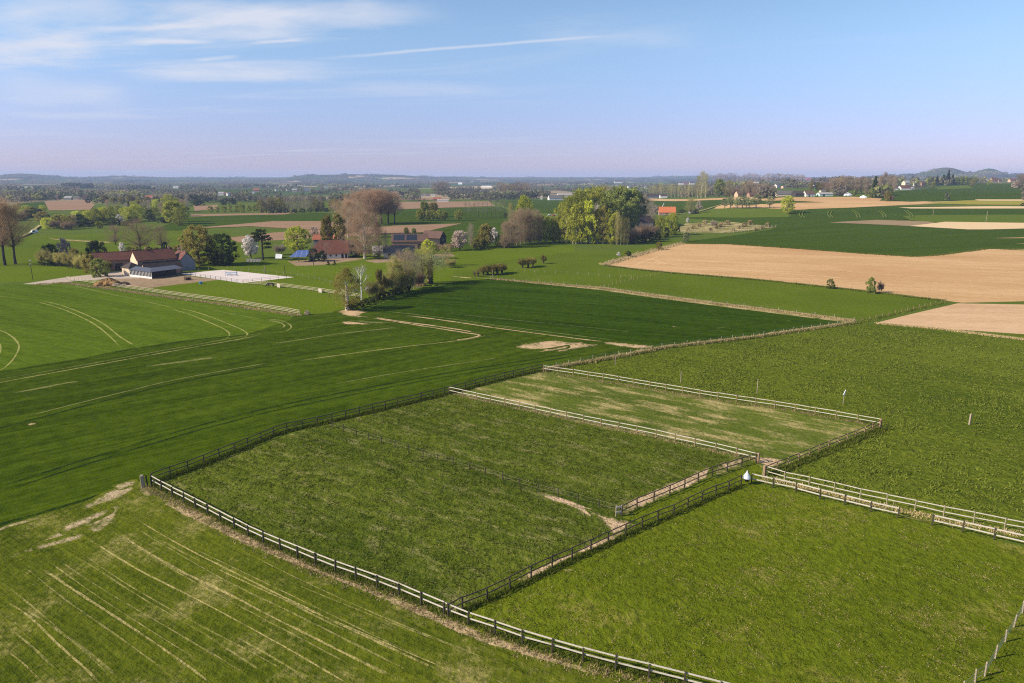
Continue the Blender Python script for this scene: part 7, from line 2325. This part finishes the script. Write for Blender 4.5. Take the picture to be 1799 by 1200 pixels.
def scatter_line(px, n, width, seed, off=0.0):
    rng = random.Random(seed)
    w_ = [P(*p) for p in px]
    seg = [(w_[i + 1] - w_[i]).length for i in range(len(w_) - 1)]
    tot = sum(seg)
    out = []
    for _ in range(n):
        s_ = rng.uniform(0, tot)
        i = 0
        while s_ > seg[i] and i < len(seg) - 1:
            s_ -= seg[i]
            i += 1
        d = (w_[i + 1] - w_[i]).normalized()
        q = w_[i] + d * s_ + Vector((-d.y, d.x, 0)) * (rng.gauss(0, width) + off)
        out.append((q.x, q.y, float(H(q.x, q.y)) + 0.01))
    return out


PAD1 = [(275, 848), (433, 790), (583, 746), (785, 697), (1013, 745), (1267, 800), (1300, 815), (1092, 903), (1120, 925), (970, 994), (813, 1066), (701, 1040), (563, 990), (448, 942), (300, 866)]
RIGHTP = [(800, 1082), (1128, 932), (1302, 858), (1440, 880), (1577, 914), (1790, 963), (1830, 1010), (1960, 1300), (1260, 1212), (1040, 1160)]
ROUGH = [(962, 650), (1165, 616), (1330, 598), (1500, 572), (1650, 584), (1790, 600), (1890, 640), (1900, 930), (1640, 898), (1350, 830), (1550, 752), (1397, 718), (1232, 694), (1054, 663)]
LAWN = [(0, 940), (235, 862), (440, 955), (563, 1004), (700, 1056), (926, 1146), (1160, 1212), (700, 1260), (-60, 1260)]
pts = scatter_poly(PAD1, 5000, 3, 1.6, 0.45)
blades('grass_tussocks', pts, [0.15] * len(pts), 'grass_dark', 'tussocky grass of the large near paddock', 6, 0.07, 0.20, 1, 0.8)
pts = scatter_poly(RIGHTP, 5000, 4, 1.6, 0.42)
blades('grass_tussocks', pts, [0.11] * len(pts), 'grass_blade', 'short tufted grass of the bright right paddock', 6, 0.06, 0.20, 2, 0.8)
pts = scatter_poly(ROUGH, 6000, 5, 1.8, 0.50)
blades('grass_tussocks', pts, [0.24] * len(pts), 'grass_dark', 'tussocks of the rough pasture', 6, 0.11, 0.30, 3, 0.8)
pts = scatter_poly(ROUGH, 1500, 31, 7.0, 0.58)
blades('grass_clumps', pts, [0.34] * len(pts), 'grass_dark', 'taller rank clumps standing in the rough pasture', 16, 0.09, 0.30, 21, 0.5)
pts = scatter_poly(PAD1, 700, 32, 5.0, 0.55)
blades('grass_clumps', pts, [0.24] * len(pts), 'grass_dark', 'taller rank clumps standing in the near paddock', 14, 0.06, 0.22, 22, 0.5)
pts = scatter_poly(RIGHTP, 260, 33, 4.0, 0.5)
blades('grass_clumps', pts, [0.20] * len(pts), 'grass_dark', 'small rank clumps in the bright right paddock', 12, 0.05, 0.18, 23, 0.5)
pts = scatter_poly(PAD1, 1500, 34, 3.0, 0.52) + scatter_poly(RIGHTP, 1500, 35, 3.0, 0.56)
blades('dry_grass', pts, [0.10] * len(pts), 'dry_straw', 'withered straw blades scattered through both paddocks', 5, 0.05, 0.25, 24, 1.2)
pts = scatter_poly(LAWN, 4000, 6, 1.0, 0.35)
blades('lawn_grass', pts, [0.10] * len(pts), 'grass_blade', 'short grass tufts of the mown lawn', 5, 0.04, 0.15, 4)
pts = scatter_line(FRONT[:-1], 1500, 0.45, 7, -0.75)
blades('dry_grass', pts, [0.30] * len(pts), 'dry_straw', 'dry straw coloured grass along the foreground fence', 5, 0.035, 0.12, 5)
pts = scatter_line(FRONT[:-1], 1500, 0.28, 8, 0.25)
blades('fence_grass', pts, [0.42] * len(pts), 'grass_dark', 'long dark grass under the foreground fence', 5, 0.04, 0.14, 6)
pts = scatter_line(BACK, 3000, 0.35, 9, -0.15)
blades('fence_grass', pts, [0.50] * len(pts), 'grass_dark', 'long dark grass along the shaded back fence', 5, 0.05, 0.16, 7)
pts = scatter_line([(955, 651), (1003, 641), (1102, 624), (1165, 611), (1330, 592), (1500, 567)], 3200, 0.5, 10)
blades('dry_grass', pts, [0.5] * len(pts), 'dry_straw', 'dry grass along the wire fence at the dark green crop', 5, 0.06, 0.22, 8)
pts = scatter_line([(955, 651), (1003, 641), (1102, 624), (1165, 611), (1330, 592), (1500, 567)], 2000, 0.4, 17, -0.6)
blades('fence_grass', pts, [0.5] * len(pts), 'grass_dark', 'dark grass along the wire fence of the rough pasture', 5, 0.06, 0.22, 18)
pts = scatter_line([(862, 490), (960, 498), (1060, 507), (1200, 527), (1330, 542), (1500, 564)], 2000, 0.6, 11)
blades('dry_grass', pts, [0.45] * len(pts), 'dry_straw', 'pale dry grass on the verge of the dark green crop', 5, 0.09, 0.35, 9)
pts = scatter_line([(1547, 752), (1480, 780), (1443, 795), (1383, 820), (1350, 833)], 900, 0.35, 12, 0.4)
blades('fence_grass', pts, [0.6] * len(pts), 'grass_dark', 'dark tall grass along the right end fence of the straw paddock', 5, 0.06, 0.18, 10)
pts = scatter_line([(1340, 840), (1498, 880), (1638, 912), (1742, 932), (1850, 952)], 600, 0.5, 13, 0.3)
blades('dry_grass', pts, [0.28] * len(pts), 'dry_straw', 'dry grass between the two pale fences on the right', 5, 0.045, 0.2, 11)
pts = scatter_line([(788, 1084), (896, 1035), (1005, 983), (1128, 927), (1233, 880), (1302, 852)], 1300, 0.25, 14, -0.2)
blades('fence_grass', pts, [0.32] * len(pts), 'grass_dark', 'dark grass under the lower lane fence', 5, 0.045, 0.14, 12)
pts = scatter_line([(1660, 531), (1592, 547), (1525, 563), (1500, 568)], 700, 0.5, 15)
blades('fence_grass', pts, [0.5] * len(pts), 'grass_dark', 'dark bank grass between the meadow and the second tan field', 5, 0.1, 0.3, 13)
pts = scatter_line([(789, 691), (1013, 740), (1202, 780), (1328, 810)], 600, 0.4, 16, 0.1)
blades('dry_grass', pts, [0.25] * len(pts), 'dry_straw', 'dry grass under the pale fence of the straw paddock', 5, 0.045, 0.18, 14)
pts = scatter_line([(955, 653), (1232, 698), (1397, 722), (1545, 749)], 600, 0.4, 18, -0.2)
blades('dry_grass', pts, [0.26] * len(pts), 'dry_straw', 'dry grass under the far pale fence of the straw paddock', 5, 0.05, 0.2, 15)
pts = scatter_line([(60, 500), (110, 497), (200, 509), (300, 523), (400, 536), (525, 555)], 1500, 0.5, 19)
blades('dry_grass', pts, [0.5] * len(pts), 'dry_straw', 'dry grass along the three rail fence by the farm', 5, 0.08, 0.25, 16)
pts = scatter_line([(1064, 466), (1120, 449), (1200, 428)], 1500, 1.3, 20, 1.0)
blades('dry_grass', pts, [0.9] * len(pts), 'dry_straw', 'dry grass on the bank above the tan field', 5, 0.13, 0.4, 17)

pts = scatter_line([(1064, 467), (1120, 474), (1180, 480), (1330, 492), (1500, 510), (1660, 529)], 2600, 0.5, 21)
blades('fence_grass', pts, [0.6] * len(pts), 'grass_dark', 'ragged grass on the lower margin of the tan field', 5, 0.10, 0.35, 18, 0.6)
pts = scatter_line([(1200, 428), (1280, 429), (1400, 437), (1520, 446), (1605, 451), (1650, 448), (1735, 437), (1799, 440)], 1800, 0.8, 22)
blades('fence_grass', pts, [0.6] * len(pts), 'grass_dark', 'ragged grass on the upper margin of the tan field', 5, 0.16, 0.5, 19, 0.6)
pts = scatter_line([(1540, 568), (1650, 578), (1799, 597), (1900, 610)], 1800, 0.4, 23)
blades('dry_grass', pts, [0.4] * len(pts), 'dry_straw', 'dry grass between the rough pasture and the second tan field', 5, 0.08, 0.3, 20, 0.6)

# ------------------------------------------------------------------ air
b = MB()
b.box(-12500, 12500, -400, 13600, -6, 118)
hz = b.build('haze', MATS.setdefault('haze_air', bpy.data.materials.new('haze_air')))
hm_ = MATS['haze_air']
hm_.use_nodes = True
t = NT(hm_.node_tree)
vol = t.n('ShaderNodeVolumePrincipled', {'Color': (0.52, 0.67, 1.0, 1.0), 'Density': 0.000098, 'Anisotropy': 0.0})
t.n('ShaderNodeOutputMaterial', {'Volume': vol.outputs[0]})
tag(hz, 'thin bluish air over the whole plain', 'haze', None, 'stuff')
